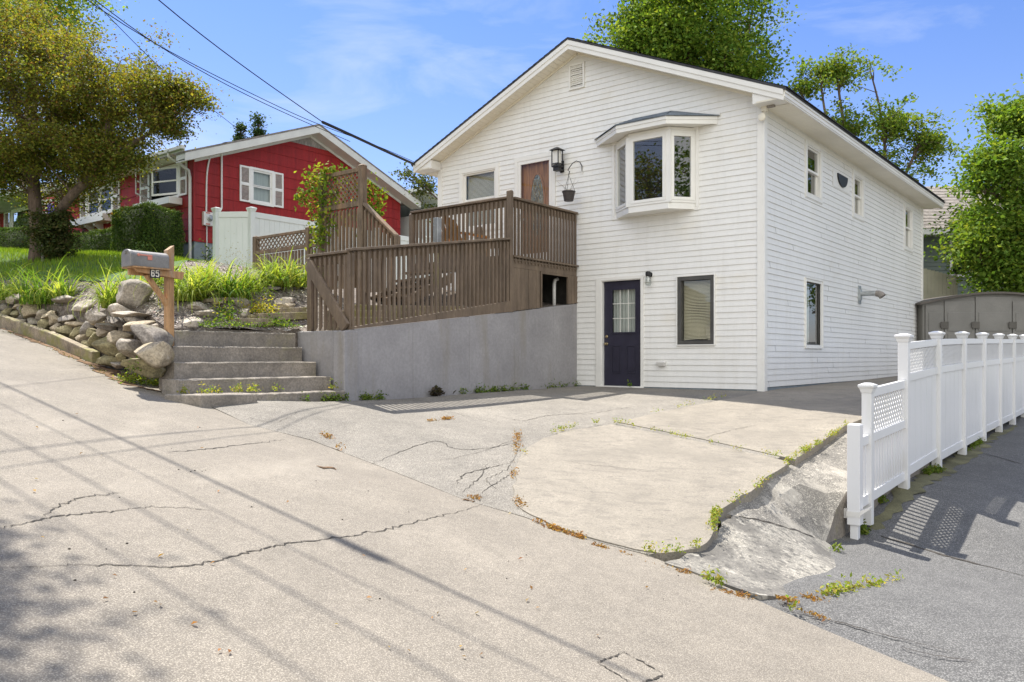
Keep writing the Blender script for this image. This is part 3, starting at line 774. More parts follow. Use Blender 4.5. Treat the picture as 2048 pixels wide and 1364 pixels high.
def double_hung(root, mk, P, t0, t1, z0, z1, blind=True, casing=.085, mats=None, lower_screen=True, head=.1, name='window'):
    fm = mats or trim_m
    a, b = t0+casing, t1-casing; c, d = z0+casing*.8, z1-head
    mb = mk(); mb.pframe(P, t0, t1, z0, z1, casing, 0, .034, 0, casing*.8)
    mb.pframe(P, t0-.018, t1+.018, z0-.018, z1+.018, .018, 0, .024)
    mb.pframe(P, a, b, c, z1-casing, .028, -.09, .02)
    mb.pbox(P, a+.03, b-.03, c+.02, c+.032, -.06, .028)
    w = mb.build(name, fm, root, bevel=.003)
    zm = (c+d)/2+.02
    mb = mk(); mb.pframe(P, a+.028, b-.028, zm-.02, d, .042, -.045, -.012); mb.build('sash', fm, root, w)
    mb = mk(); mb.pframe(P, a+.028, b-.028, c+.03, zm+.02, .042, -.08, -.048); mb.build('sash', fm, root, w)
    mb = mk()
    mb.poly([P(a+.06, zm, -.03), P(b-.06, zm, -.03), P(b-.06, d-.03, -.03), P(a+.06, d-.03, -.03)])
    mb.poly([P(a+.06, c+.06, -.066), P(b-.06, c+.06, -.066), P(b-.06, zm, -.066), P(a+.06, zm, -.066)])
    mb.build('pane', glass_m, root, w)
    if blind:
        mb = mk(); z = c+.05
        while z < d-.03:
            mb.hexa([P(a+.05, z, -.102), P(b-.05, z, -.102), P(b-.05, z+.021, -.114), P(a+.05, z+.021, -.114), P(a+.05, z+.001, -.1), P(b-.05, z+.001, -.1), P(b-.05, z+.022, -.112), P(a+.05, z+.022, -.112)])
            z += .026
        mb.build('blind', blind_m, root, w)
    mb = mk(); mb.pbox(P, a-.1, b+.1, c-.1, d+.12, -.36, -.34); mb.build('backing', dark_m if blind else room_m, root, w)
    return w
double_hung(house, HB, FRONT, -6.83, -5.715, 4.32, 5.70)
double_hung(house, HB, SIDE, 2.02, 2.97, 4.61, 5.70, False)
double_hung(house, HB, SIDE, 5.03, 5.87, 4.64, 5.65, True)
double_hung(house, HB, SIDE, 9.56, 10.49, 4.41, 5.62, True)
# fixed dark framed lights of the lower floor
for P, t0, t1, z0, z1, nm, lt in ((FRONT, -1.59, -.85, 1.81, 3.06, 1, 'dark framed lower window with closed blind'), (SIDE, 1.99, 2.98, 1.77, 3.10, 0, 'tall dark lower window with curtain')):
    mb = HB(); mb.pframe(P, t0, t1, z0, z1, .02, 0, .045, 1); mb.pframe(P, t0+.02, t1-.02, z0+.02, z1-.02, .07, -.06, .035 if nm else -.02, 0)
    if not nm: mb.pframe(P, t0+.02, t1-.02, z0+.02, z1-.02, .05, 0, .03, 1)
    w = mb.build('window', [bronze_m, trim_m], house, bevel=.003); w['label'] = lt
    mb = HB(); mb.poly([P(t0+.08, z0+.08, -.03), P(t1-.08, z0+.08, -.03), P(t1-.08, z1-.08, -.03), P(t0+.08, z1-.08, -.03)]); mb.build('pane', glass_m, house, w)
    mb = HB()
    if nm:
        z = z0+.1
        while z < z1-.1:
            sag = .006*math.sin(z*9)
            for q in range(4):
                u0, u1 = t0+.09+(t1-t0-.18)*q/4, t0+.09+(t1-t0-.18)*(q+1)/4
                s0, s1 = sag*math.sin(q/4*3.14)*3, sag*math.sin((q+1)/4*3.14)*3
                mb.hexa([P(u0, z-s0, -.082), P(u1, z-s1, -.082), P(u1, z+.019-s1, -.095), P(u0, z+.019-s0, -.095), P(u0, z+.001-s0, -.08), P(u1, z+.001-s1, -.08), P(u1, z+.020-s1, -.093), P(u0, z+.020-s0, -.093)])
            z += .0255
    else:
        n = 10
        for q in range(n):
            u0, u1 = t0+.3+(.34)*q/n, t0+.3+(.34)*(q+1)/n
            mb.poly([P(u0, z0+.1, -.12-.03*(q % 2)), P(u1, z0+.1, -.12-.03*((q+1) % 2)), P(u1, z1-.1, -.12-.03*((q+1) % 2)), P(u0, z1-.1, -.12-.03*(q % 2))])
    mb.build('blind' if nm else 'curtain', blind_m if nm else curtain_m, house, w)
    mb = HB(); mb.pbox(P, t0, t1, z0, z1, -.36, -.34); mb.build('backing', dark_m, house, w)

# basement door
mb = HB(); mb.pbox(FRONT, -3.30, -3.175, 1.02, 3.125, 0, .032); mb.pbox(FRONT, -2.315, -2.262, 1.02, 3.125, 0, .032); mb.pbox(FRONT, -3.175, -2.315, 3.065, 3.125, 0, .032)
mb.pbox(FRONT, -3.175, -3.16, 1.02, 3.065, -.11, .02); mb.pbox(FRONT, -2.33, -2.315, 1.02, 3.065, -.11, .02); mb.pbox(FRONT, -3.16, -2.33, 3.05, 3.065, -.11, .02)
mb.pbox(FRONT, -3.20, -2.28, 1.03, 1.062, -.12, .05)
fr = mb.build('door_frame', trim_m, house, bevel=.003)
D0, D1, DZ0, DZ1 = -3.158, -2.332, 1.064, 3.048
mb = HB(); G0, G1, GZ0, GZ1 = D0+.17, D1-.12, 2.06, 2.90
mb.pbox(FRONT, D0, D1, DZ0, GZ0, -.09, -.05); mb.pbox(FRONT, D0, D1, GZ1, DZ1, -.09, -.05); mb.pbox(FRONT, D0, G0, GZ0, GZ1, -.09, -.05); mb.pbox(FRONT, G1, D1, GZ0, GZ1, -.09, -.05)
mb.pframe(FRONT, G0-.01, G1+.01, GZ0-.01, GZ1+.01, .03, -.05, -.035)
for u in (D0+.17, D0+.49):
    mb.pframe(FRONT, u, u+.20, 1.30, 1.83, .02, -.05, -.040); mb.pbox(FRONT, u+.035, u+.165, 1.335, 1.795, -.05, -.042)
door = mb.build('door', navy_m, house, bevel=.003); door['label'] = 'navy blue basement door with a nine light window'
mb = HB(); mb.poly([FRONT(G0, GZ0, -.068), FRONT(G1, GZ0, -.068), FRONT(G1, GZ1, -.068), FRONT(G0, GZ1, -.068)]); mb.build('pane', glass_m, house, door)
mb = HB()
for q in (1, 2):
    u = G0+(G1-G0)*q/3; mb.pbox(FRONT, u-.006, u+.006, GZ0+.02, GZ1-.02, -.064, -.056)
    z = GZ0+(GZ1-GZ0)*q/3; mb.pbox(FRONT, G0+.02, G1-.02, z-.006, z+.006, -.062, -.054)
mb.build('muntin', frost_m, house, door)
mb = HB()
for q in range(16):
    u0 = G0+(G1-G0)*q/16; u1 = G0+(G1-G0)*(q+1)/16
    mb.poly([FRONT(u0, GZ0, -.12-.02*(q % 2)), FRONT(u1, GZ0, -.12-.02*((q+1) % 2)), FRONT(u1, GZ1, -.12-.02*((q+1) % 2)), FRONT(u0, GZ1, -.12-.02*(q % 2))])
mb.build('curtain', curtain_m, house, door)
for z in (2.00, 1.86):
    mb = HB(); mb.lathe([(.03, -.0), (.03, -.008), (.012, -.012), (.012, -.04), (.027, -.05), (.027, -.068), (.012, -.078)] if z < 1.9 else [(.03, 0), (.03, -.012), (.012, -.018)], (D0+.06, .05, z), 12, 0, 'y'); mb.build('door_knob' if z < 1.9 else 'deadbolt', brass_m, house, door, smooth=True)

# upper door behind a storm door
mb = HB(); mb.pframe(FRONT, -5.285, -4.252, 3.46, 5.725, .08, 0, .034, 0, .03); mb.pframe(FRONT, -5.205, -4.332, 3.49, 5.645, .012, -.12, .03)
fr2 = mb.build('door_frame', trim_m, house, bevel=.003)
mb = HB(); mb.pframe(FRONT, -5.19, -4.345, 3.50, 5.63, .062, .0, .03, 0, .22)
sd = mb.build('storm_door', trim_m, house, bevel=.004); sd['label'] = 'full glass white storm door over wooden door'
mb = HB(); mb.poly([FRONT(-5.13, 3.7, .012), FRONT(-4.405, 3.7, .012), FRONT(-4.405, 5.57, .012), FRONT(-5.13, 5.57, .012)]); mb.build('pane', dimglass_m, house, sd)
mb = HB(); mb.pbox(FRONT, -5.165, -5.135, 4.42, 4.56, .03, .06); mb.build('handle', black_m, house, sd)
def ellipse(cx, cz, a, b, n=28): return [(cx+a*math.cos(2*math.pi*k/n), cz+b*math.sin(2*math.pi*k/n)) for k in range(n)]
mb = HB(); mb.pbox(FRONT, -5.19, -4.345, 3.50, 5.62, -.11, -.07)
el, el2 = ellipse(-4.765, 4.72, .205, .66), ellipse(-4.765, 4.72, .165, .62)
for k in range(28):
    q = (k+1) % 28
    mb.hexa([FRONT(*el[k], -.07), FRONT(*el[q], -.07), FRONT(*el2[q], -.07), FRONT(*el2[k], -.07), FRONT(*el[k], -.055), FRONT(*el[q], -.055), FRONT(*el2[q], -.05), FRONT(*el2[k], -.05)])
for u in (-5.10, -4.62):
    mb.pframe(FRONT, u, u+.19, 3.62, 3.98, .02, -.07, -.058)
d2 = mb.build('door', oakdoor_m, house); d2['label'] = 'varnished brown front door with an oval leaded light'
mb = HB(); mb.poly([FRONT(u, z, -.062) for u, z in el2]); mb.build('pane', leaded_m, house, d2)
mb = HB()
for q in range(5):
    for s_ in (-1, 1):
        pts = [FRONT(-4.765+s_*(.13*math.sin(t*(1.2+.25*q))*(1-.08*q)), 4.72-.52+1.04*t/2.6, -.056) for t in np.linspace(0, 2.6, 12)]
        mb.tube(pts, .004, 4)
for b in (.15, .3, .45): mb.tube([FRONT(u, z, -.056) for u, z in ellipse(-4.765, 4.72, .16*b/.5, b)]+[FRONT(*ellipse(-4.765, 4.72, .16*b/.5, b)[0], -.056)], .004, 4)
mb.build('leading', brass_m, house, d2)
mb = HB(); mb.lathe([(.028, 0), (.028, -.01), (.012, -.014), (.026, -.05), (.01, -.065)], (-5.10, .07, 4.45), 12, 0, 'y'); mb.build('door_knob', steel_m, house, d2, smooth=True)

# bay window with its own little roof
BW = [(-2.87, 0), (-2.36, -.40), (-1.56, -.40), (-1.22, 0)]
bay = HB()
Pz0, Pz1 = 4.24, 5.64
bay.hexa([(BW[0][0], 0, 4.22), (BW[3][0], 0, 4.22), (BW[2][0], BW[2][1], 4.22), (BW[1][0], BW[1][1], 4.22), (BW[0][0], 0, 4.33), (BW[3][0], 0, 4.33), (BW[2][0], BW[2][1], 4.33), (BW[1][0], BW[1][1], 4.33)])
bay.hexa([(BW[0][0], 0, 5.60), (BW[3][0], 0, 5.60), (BW[2][0], BW[2][1], 5.60), (BW[1][0], BW[1][1], 5.60), (BW[0][0], 0, 5.66), (BW[3][0], 0, 5.66), (BW[2][0], BW[2][1], 5.66), (BW[1][0], BW[1][1], 5.66)])
facets = []
for k in range(3):
    p, q = np.array(BW[k]), np.array(BW[k+1]); L = float(np.linalg.norm(q-p)); d = (q-p)/L; n = np.array([d[1], -d[0]])
    facets.append((lambda t, z, o, p=p, d=d, n=n: (float(p[0]+d[0]*t+n[0]*o), float(p[1]+d[1]*t+n[1]*o), z), L))
for P, L in facets:
    bay.pframe(P, 0.005, L-.005, 4.33, 5.60, .045, -.07, .012)
bay.pframe(FRONT, -2.94, -1.16, 4.20, 5.68, .06, 0, .03)
for x, y in BW[1:3]: bay.box(x-.05, x+.05, y-.01, y+.09, 4.33, 5.60)
bw = bay.build('bay_window', trim_m, house, bevel=.004)
for P, L in facets:
    mb = HB(); mb.pframe(P, .05, L-.05, 4.375, 5.555, .055, -.04, .02); mb.build('sash', trim_m, house, bw, bevel=.003)
    mb = HB(); mb.poly([P(.1, 4.42, -.01), P(L-.1, 4.42, -.01), P(L-.1, 5.51, -.01), P(.1, 5.51, -.01)]); mb.build('pane', bayglass_m, house, bw)
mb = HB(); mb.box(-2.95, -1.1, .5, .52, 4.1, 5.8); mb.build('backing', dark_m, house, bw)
E0, E1, E2, E3 = (-3.33, -.03), (-2.52, -.62), (-1.48, -.62), (-.76, -.03)
T0, T1 = (-2.42, -.012), (-1.70, -.012)
ze, zt = 5.80, 6.05
mb = HB()
for a, b, c in (((*E0, ze), (*E1, ze), (*T0, zt)), ((*E2, ze), (*E3, ze), (*T1, zt))): mb.poly([a, b, c])
for k in range(5):
    f0, f1 = k/5, (k+1)/5+.02
    l = lambda A, B, f: tuple(A[i]+(B[i]-A[i])*f for i in range(2))
    mb.poly([(*l(E1, T0, f0), ze+(zt-ze)*f0+.012), (*l(E2, T1, f0), ze+(zt-ze)*f0+.012), (*l(E2, T1, min(f1, 1)), ze+(zt-ze)*min(f1, 1)+.004), (*l(E1, T0, min(f1, 1)), ze+(zt-ze)*min(f1, 1)+.004)])
    mb.poly([(*l(E1, T0, f0), ze+(zt-ze)*f0+.012), (*l(E2, T1, f0), ze+(zt-ze)*f0+.012), (*l(E2, T1, f0), ze+(zt-ze)*f0-.004), (*l(E1, T0, f0), ze+(zt-ze)*f0-.004)])
ln = [E0, E1, E2, E3]
for k in range(3): mb.poly([(*ln[k], ze+.004), (*ln[k+1], ze+.004), (*ln[k+1], ze-.012), (*ln[k], ze-.012)])
mb.build('bay_roof', bayshingle_m, house, bw)
mb = HB()
i0 = [(E0[0]+.05, -.02), (-2.50, -.595), (-1.50, -.595), (E3[0]-.05, -.02)]
for k in range(3):
    a, b = i0[k], i0[k+1]
    a2, b2 = (a[0]+.02, a[1]+.02), (b[0]-.02, b[1]+.02)
    mb.hexa([(*a, 5.655), (*b, 5.655), (*b2, 5.655), (*a2, 5.655), (*a, 5.787), (*b, 5.787), (*b2, 5.787), (*a2, 5.787)])
    a, b = [(q[0]*1.0, q[1]-.012) for q in (i0[k], i0[k+1])]
    mb.hexa([(*a, 5.73), (*b, 5.73), (*i0[k+1], 5.73), (*i0[k], 5.73), (*a, 5.787), (*b, 5.787), (*i0[k+1], 5.787), (*i0[k], 5.787)])
mb.poly([(*p, 5.668) for p in i0])
mb.bar((T0[0], -.02, zt+.01), (T1[0], -.02, zt+.01), .03, .03)
mb.bar((E0[0], -.02, ze+.01), (T0[0], -.02, zt+.01), .03, .025); mb.bar((T1[0], -.02, zt+.01), (E3[0], -.02, ze+.01), .03, .025)
mb.build('bay_fascia', trim_m, house, bw)

# wall fittings of the white house
mb = HB(); mb.pbox(FRONT, -1.97, -1.80, 1.49, 1.53, .01, .09); mb.hexa([FRONT(-1.96, 1.44, .01), FRONT(-1.81, 1.44, .01), FRONT(-1.83, 1.44, .07), FRONT(-1.94, 1.44, .07), FRONT(-1.97, 1.49, .01), FRONT(-1.80, 1.49, .01), FRONT(-1.80, 1.49, .09), FRONT(-1.97, 1.49, .09)])
mb.build('outlet_cover', pvc_m, house, bevel=.01)
mb = HB(); mb.pbox(SIDE, 3.66, 4.80, 5.08, 5.42, .012, .022); vp = mb.build('vent_panel', trim_m, house)
mb = HB()
n = 12; A = [(4.24+.33*math.cos(math.pi+math.pi*k/n), 5.38+.24*math.sin(math.pi+math.pi*k/n)) for k in range(n+1)]
mb.prism(SIDE, A, .022, .05); mb.build('vent_hood', black_m, house, vp)
mb = HB(); mb.pbox(SIDE, 5.42, 5.62, 2.78, 3.18, .014, .03); mb.pbox(SIDE, 5.46, 5.58, 2.86, 3.10, .03, .06)
pv = mb.build('exhaust_plate', steel_m, house)
mb = HB(); mb.tube([(.06, 5.52, 3.0), (.36, 5.52, 3.0)], .055, 16); mb.build('exhaust_pipe', steel_m, house, pv, smooth=False)
mb = HB(); mb.tube([(.36, 5.52, 3.0), (.42, 5.52, 2.99), (.47, 5.52, 2.96), (.50, 5.52, 2.92)], [.062, .068, .074, .078], 16, cap=False); mb.build('exhaust_elbow', greywood_m, house, pv)

# lamps and hanging basket
X, Y_, Z = -4.09, -.16, 5.50
lamp = thing('wall_lantern', 'black square lantern with frosted glass on the white wall beside the front door', 'lantern', (*world(X, -.02), 5.25), ANG)
mb = HB(); mb.box(X-.045, X+.045, -.03, -.012, 5.27, 5.50); mb.box(X-.05, X+.05, -.17, -.03, 5.29, 5.32); mb.box(X-.06, X+.06, -.25, -.13, 5.27, 5.345); mb.build('bracket', black_m, lamp, bevel=.004)
mb = HB(); yc = -.19
for dx in (-.075, .075):
    for dy in (-.075, .075): mb.box(X+dx-.008, X+dx+.008, yc+dy-.008, yc+dy+.008, 5.36, 5.68)
for z in (5.36, 5.40): mb.pframe(lambda t, z_, o, zz=z: (t, yc-.083+z_, zz+o), X-.083, X+.083, 0, .166, .016, 0, .014)
mb.box(X-.083, X+.083, yc-.083, yc+.083, 5.345, 5.36)
mb.build('cage', black_m, lamp)
mb = HB(); mb.box(X-.058, X+.058, yc-.058, yc+.058, 5.40, 5.665); mb.build('lamp_glass', frost_m, lamp)
mb = HB(); mb.hexa([(X-.12, yc-.12, 5.675), (X+.12, yc-.12, 5.675), (X+.12, yc+.12, 5.675), (X-.12, yc+.12, 5.675), (X-.03, yc-.03, 5.735), (X+.03, yc-.03, 5.735), (X+.03, yc+.03, 5.735), (X-.03, yc+.03, 5.735)]); mb.build('lamp_roof', black_m, lamp)
X = -2.13
jar = thing('jar_lamp', 'small jar shaped wall lamp with black cap between navy door and dark window', 'wall lamp', (*world(X, -.02), 2.9), ANG)
mb = HB(); mb.lathe([(.045, 0), (.05, .02), (.05, .07), (.03, .085)], (X, -.085, 3.09), 14); mb.box(X-.02, X+.02, -.085, -.012, 3.11, 3.14); mb.lathe([(.05, 0), (.05, -.012)], (X, -.012, 3.12), 14, 0, 'y'); mb.build('lamp_cap', black_m, jar, smooth=False)
mb = HB(); mb.lathe([(.02, 0), (.045, .01), (.052, .04), (.052, .13), (.042, .155), (.042, .172)], (X, -.085, 2.915), 14); mb.build('lamp_glass', glassmat('jar glass', (.85, .87, .85), 3), jar, smooth=True)
mb = HB(); mb.lathe([(.008, 0), (.022, .03), (.022, .06), (.012, .09)], (X, -.085, 2.98), 10); mb.build('bulb', frost_m, jar, smooth=True)
bx, by = -3.74, -.30
basket = thing('hanging_basket', 'empty dark brown hanging plant basket on a black hook below the lantern', 'hanging basket', (*world(bx, by), 4.62), ANG)
mb = HB(); mb.lathe([(.085, 0), (.09, .005), (.122, .165), (.132, .17), (.132, .19), (.122, .19), (.112, .165), (.08, .03)], (bx, by, 4.62), 18); mb.build('pot', plas_m, basket)
mb = HB()
for k in range(3):
    t = 2*math.pi*k/3+.4; mb.tube([(bx+.12*math.cos(t), by+.12*math.sin(t), 4.81), (bx, by, 5.13)], .004, 5)
mb.build('hanger_wire', black_m, basket)
hook = thing('plant_hook', 'black curled iron plant hook screwed to the clapboards right of the lantern', 'hook', (*world(-3.62, -.01), 5.2), ANG)
mb = HB(); mb.tube([(bx, by, 5.13), (bx+.02, by, 5.19), (bx-.02, by, 5.22), (bx+.01, by+.02, 5.28), (bx+.04, by+.07, 5.36), (bx+.08, by+.14, 5.41), (bx+.11, by+.22, 5.40), (bx+.125, -.03, 5.33), (bx+.125, -.02, 5.22)], .009, 6); mb.build('arm', black_m, hook, smooth=True)
mb = HB(); mb.pbox(FRONT, bx+.11, bx+.14, 5.18, 5.30, .012, .026); mb.build('plate', pvc_m, hook)
mb = HB(); R2 = random.Random(5)
for k in range(7):
    a = R2.uniform(0, 6.28); l = R2.uniform(.12, .3); mb.tube([(bx, by, 4.79), (bx+.5*l*math.cos(a), by+.5*l*math.sin(a), 4.84+.5*l*.6), (bx+l*math.cos(a), by+l*math.sin(a), 4.83+l*R2.uniform(.1, .9))], [.003, .0025, .001], 4)
lone(mb, 'dry_stems', greywood_m, 'few dry bare stems sticking out of the hanging basket', 'dead plant')
fl = thing('floodlight', 'cream twin floodlight under the eave at the front corner of the white house', 'floodlight', (*world(.05, -.05), 5.6), ANG)
mb = HB(); mb.box(.0, .09, -.10, -.02, 5.70, 5.775); mb.tube([(.045, -.06, 5.70), (.03, -.07, 5.63)], .02, 8); mb.build('bracket', soffit_m, fl)
mb = HB(); mb.lathe([(.03, 0), (.055, -.03), (.07, -.09), (.06, -.10)], (.02, -.05, 5.60), 14, 0, 'y'); mb.build('lamp_head', soffit_m, fl, smooth=True)
mb = HB(); mb.box(.10, .22, -.12, -.04, 5.745, 5.782); mb.build('sensor', greywood_m, fl)
# ================================================================ retaining wall, steps and deck (house grid)
WX = -3.737
def top_w(y): return float(np.interp(-y, [0, 1.98, 5.8], [2.657, 2.414, 1.985]))
mb = HB(); ys = [-.02, -.8, -1.98, -3.2, -4.5, -5.8]
for k in range(len(ys)-1):
    a, b = ys[k], ys[k+1]
    mb.hexa([(WX-.2, b, .7), (WX, b, .7), (WX, a, .7), (WX-.2, a, .7), (WX-.2, b, top_w(b)), (WX, b, top_w(b)), (WX, a, top_w(a)), (WX-.2, a, top_w(a))])
mb.box(-4.86, -3.96, -5.80, -5.62, .9, 1.985)
mb.box(-3.96, WX+.012, -5.86, -5.6, .8, 1.975)
o = lone(mb, 'retaining_wall', conc_m, 'long grey painted concrete wall under the brown deck railing', 'wall', bevel=.012)
st = thing('concrete_steps', 'five worn concrete steps climbing from the driveway to the garden beside the mailbox', 'steps', (*world(-4.3, -6.9), 1.0), ANG)
SX = [(-3.70, 1.14, -8.02), (-4.0, 1.335, -8.16), (-4.33, 1.54, -8.03), (-4.645, 1.747, -7.87), (-4.81, 1.957, -7.76)]
for k, (x, z, yl) in enumerate(SX):
    nx = SX[k+1][0]-.06 if k < 4 else -5.05
    mb = HB(); n = 9
    RS = random.Random(40+k)
    dz = [RS.uniform(-.008, .008) for _ in range(n+1)]; dx = [RS.uniform(-.012, .012) for _ in range(n+1)]
    y0, y1 = yl, -5.87
    if k == 0: y0 = -7.35
    n = 22; dz = [RS.uniform(-.005, .005) for _ in range(n+1)]; dx = [RS.uniform(-.007, .007) for _ in range(n+1)]
    for q in range(n+1):
        a = y0+(y1-y0)*q/n
        mb.v += [(nx, a, z-.35), (x+dx[q]-.012, a, z-.35), (x+dx[q]-.006, a, z-.05), (x+dx[q], a, z-.012+dz[q]), (x+dx[q]-.014, a, z+dz[q]), (nx, a, z+dz[q]*.5)]
    for q in range(n):
        for e in range(6): mb.f.append((q*6+e, q*6+(e+1) % 6, q*6+6+(e+1) % 6, q*6+6+e)); mb.m.append(0)
    mb.f += [tuple(range(5, -1, -1)), tuple(range(n*6, n*6+6))]; mb.m += [0, 0]
    o = mb.build('step', step_m, st)
mb = HB(); mb.hexa([(-4.0, -8.35, .9), (-3.62, -8.1, .9), (-3.56, -7.37, .9), (-4.0, -7.37, .9), (-4.0, -8.35, 1.17), (-3.60, -8.12, 1.16), (-3.55, -7.37, 1.15), (-4.0, -7.37, 1.16)]); mb.build('step', step_m, st, bevel=.02)

deck = thing('deck', 'brown stained raised deck with slatted railings in front of the front door', 'deck', (*world(-5, -1.5), 2.4), ANG)
mb = HB()
x = -6.2
while x < WX-.05: mb.box(x, x+.135, -2.06, -.03, 3.37, 3.40); x += .14
mb.box(-6.2, WX-.04, -2.06, -.03, 3.355, 3.369)
mb.build('deck_floor', deck_m, deck)
def railing(p, q, name_part='railing', lab=None, ztop=(4.42, 4.42), zbal=(3.27, 3.27), zcap=None, n=20, side=1, board=True, w=.038, cut=.30):
    """p,q are plan points; balusters stand on the outer face of the top and bottom rails"""
    p, q = np.array(p, float), np.array(q, float); L = np.linalg.norm(q-p); d = (q-p)/L; nr = np.array([d[1], -d[0]])*side
    T = lambda t, o, z: (float(p[0]+d[0]*t+nr[0]*o), float(p[1]+d[1]*t+nr[1]*o), z)
    zt = lambda t: ztop[0]+(ztop[1]-ztop[0])*t/L
    zb = lambda t: zbal[0]+(zbal[1]-zbal[0])*t/L
    mb = HB()
    def run(o0, o1, fz0, fz1):
        mb.hexa([T(0, o0, fz0(0)), T(L, o0, fz0(L)), T(L, o1, fz0(L)), T(0, o1, fz0(0)), T(0, o0, fz1(0)), T(L, o0, fz1(L)), T(L, o1, fz1(L)), T(0, o1, fz1(0))])
    run(-.075, .058, lambda t: zt(t)-.02, lambda t: zt(t)+.018)
    run(-.04, 0, lambda t: zt(t)-.155, lambda t: zt(t)-.022)
    if board: run(-.04, 0, lambda t: zb(t)+.02, lambda t: zb(t)+.15)
    if not board:
        rl = mb.build(name_part, deck_m, deck, bevel=.005)
    else:
        m2 = HB(); m2.v = mb.v[:16]; m2.f = mb.f[:12]; m2.m = mb.m[:12]; rl = m2.build(name_part, deck_m, deck, bevel=.005)
        m3 = HB(); m3.v = mb.v[16:]; m3.f = [tuple(k-16 for k in f) for f in mb.f[12:]]; m3.m = mb.m[12:]; m3.build('bottom_rail', deck_m, deck, rl, bevel=.005)
    if lab: rl['label'] = lab
    proto = None
    for k in range(n):
        t = L*(k+.5)/n
        if proto is None or abs(ztop[0]-ztop[1]) > .01 or abs(zbal[0]-zbal[1]) > .01:
            mb = HB(); a = t-w/2; b = t+w/2; z0, z1 = zb(t), zt(t)-.028
            mb.hexa([T(a, .002, z0+.05), T(b, .002, z0+.05), T(b, w, z0), T(a, w, z0), T(a, .002, z1), T(b, .002, z1), T(b, w, z1-.035), T(a, w, z1-.035)])
            c = mb.build('baluster', deck_m, deck, rl)
            if proto is None: proto, t0 = c, t
        else:
            c = proto.copy(); COL.objects.link(c); c.parent = rl
            c.location = (d[0]*(t-t0), d[1]*(t-t0), 0)
    return rl
YF = -2.09
railing((WX-.02, YF+.06), (WX-.02, -.03), lab='upper side railing meeting the house wall', n=20, side=1)
railing((-6.2, YF), (WX-.06, YF), lab='upper front railing of the deck', n=24, side=1)
railing((WX-.03, -5.74), (WX-.03, YF-.05), lab='long lower railing on the concrete wall', ztop=(3.125, 3.69), zbal=(1.99, 2.56), n=36, side=1, board=False)
railing((-4.66, -5.72), (WX-.05, -5.72), lab='short end railing above the concrete steps', ztop=(3.10, 3.10), zbal=(1.99, 1.99), n=8, side=1, board=False)
for (x, y, z0, z1) in ((WX-.03, YF, 2.40, 4.55), (-6.2, YF, 2.6, 4.40), (WX-.055, -5.70, 1.95, 3.08), (-4.66, -5.70, 1.95, 3.08), (-6.2, -.07, 2.6, 4.40)):
    mb = HB(); mb.box(x-.045, x+.045, y-.045, y+.045, z0, z1-.02); mb.hexa([(x-.045, y-.045, z1-.02), (x+.045, y-.045, z1-.02), (x+.045, y+.045, z1-.02), (x-.045, y+.045, z1-.02), (x-.03, y-.03, z1), (x+.03, y-.03, z1), (x+.03, y+.03, z1), (x-.03, y+.03, z1)])
    mb.build('post', deck_m, deck, bevel=.004)
# skirt board on the wall, rim joist, vertical boarding and the open bay under the deck
mb = HB()
for a, b in ((-5.72, -4.0), (-3.99, -2.0)):
    mb.hexa([(WX-.035, a, top_w(a)+.004), (WX+.006, a, top_w(a)+.004), (WX+.006, b, top_w(b)+.004), (WX-.035, b, top_w(b)+.004), (WX-.035, a, top_w(a)+.035+.045*(a+5.72)), (WX+.006, a, top_w(a)+.035+.045*(a+5.72)), (WX+.006, b, top_w(b)+.035+.045*(b+5.72)), (WX-.035, b, top_w(b)+.035+.045*(b+5.72))])
mb.build('skirt_board', deck_m, deck, bevel=.004)
mb = HB(); mb.box(WX-.04, WX, -2.04, -.03, 3.19, 3.335); mb.box(WX-.02, WX+.012, -2.04, -.03, 3.315, 3.345); mb.box(-6.2, WX-.09, YF-.0, YF+.04, 3.19, 3.335); mb.build('rim_joist', deck_m, deck, bevel=.004)
mb = HB(); mb_done = False
y = -2.04
while y < -.05:
    if y > -.31 and not mb_done: mb.build('skirt_panel', deck_m, deck, bevel=.003); mb = HB(); mb_done = True
    if not -1.20 < y+.06 < -.30:
        e = random.Random(int(y*100)).uniform(0, .006); mb.box(WX-.02+e, WX+e, y, y+.108, top_w(y+.05)+.01, 3.188)
    y += .114
mb.build('skirt_panel', deck_m, deck, bevel=.003); mb = HB()
x = -5.0
while x < WX-.12: mb.box(x, x+.108, YF+.005, YF+.03, 2.5, 3.188); x += .113
mb.build('front_skirt', deck_m, deck, bevel=.003)
mb = HB(); mb.box(WX-.03, WX+.008, -1.215, -1.175, top_w(-1.2)+.012, 3.19); mb.box(WX-.03, WX+.008, -.335, -.30, top_w(-.3)+.012, 3.19); mb.box(WX-.03, WX+.004, -1.175, -.335, 3.15, 3.188); mb.build('opening_frame', deck_m, deck)
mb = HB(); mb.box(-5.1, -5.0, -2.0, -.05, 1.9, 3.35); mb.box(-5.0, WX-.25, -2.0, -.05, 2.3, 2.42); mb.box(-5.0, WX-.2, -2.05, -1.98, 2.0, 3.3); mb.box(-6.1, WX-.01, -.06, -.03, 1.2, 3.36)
mb.build('crawl_space', M('crawl space shade colour', (.055, .05, .042), .95, .3, 4), deck)  # the shade under the deck is put into this near-black colour
# stair flights inside the railings
mb = HB()
for k in range(4): mb.box(-6.1, -5.05, -2.18-.28*k-.28, -2.18-.28*k, 3.22-.17*k-.035, 3.22-.17*k)
for x in (-6.1, -5.6, -5.09): mb.hexa([(x, -3.35, 2.5), (x+.04, -3.35, 2.5), (x+.04, -2.15, 3.0), (x, -2.15, 3.0), (x, -3.35, 2.66), (x+.04, -3.35, 2.66), (x+.04, -2.15, 3.18), (x, -2.15, 3.18)])
mb.build('stair_flight', oldwood_m, deck)
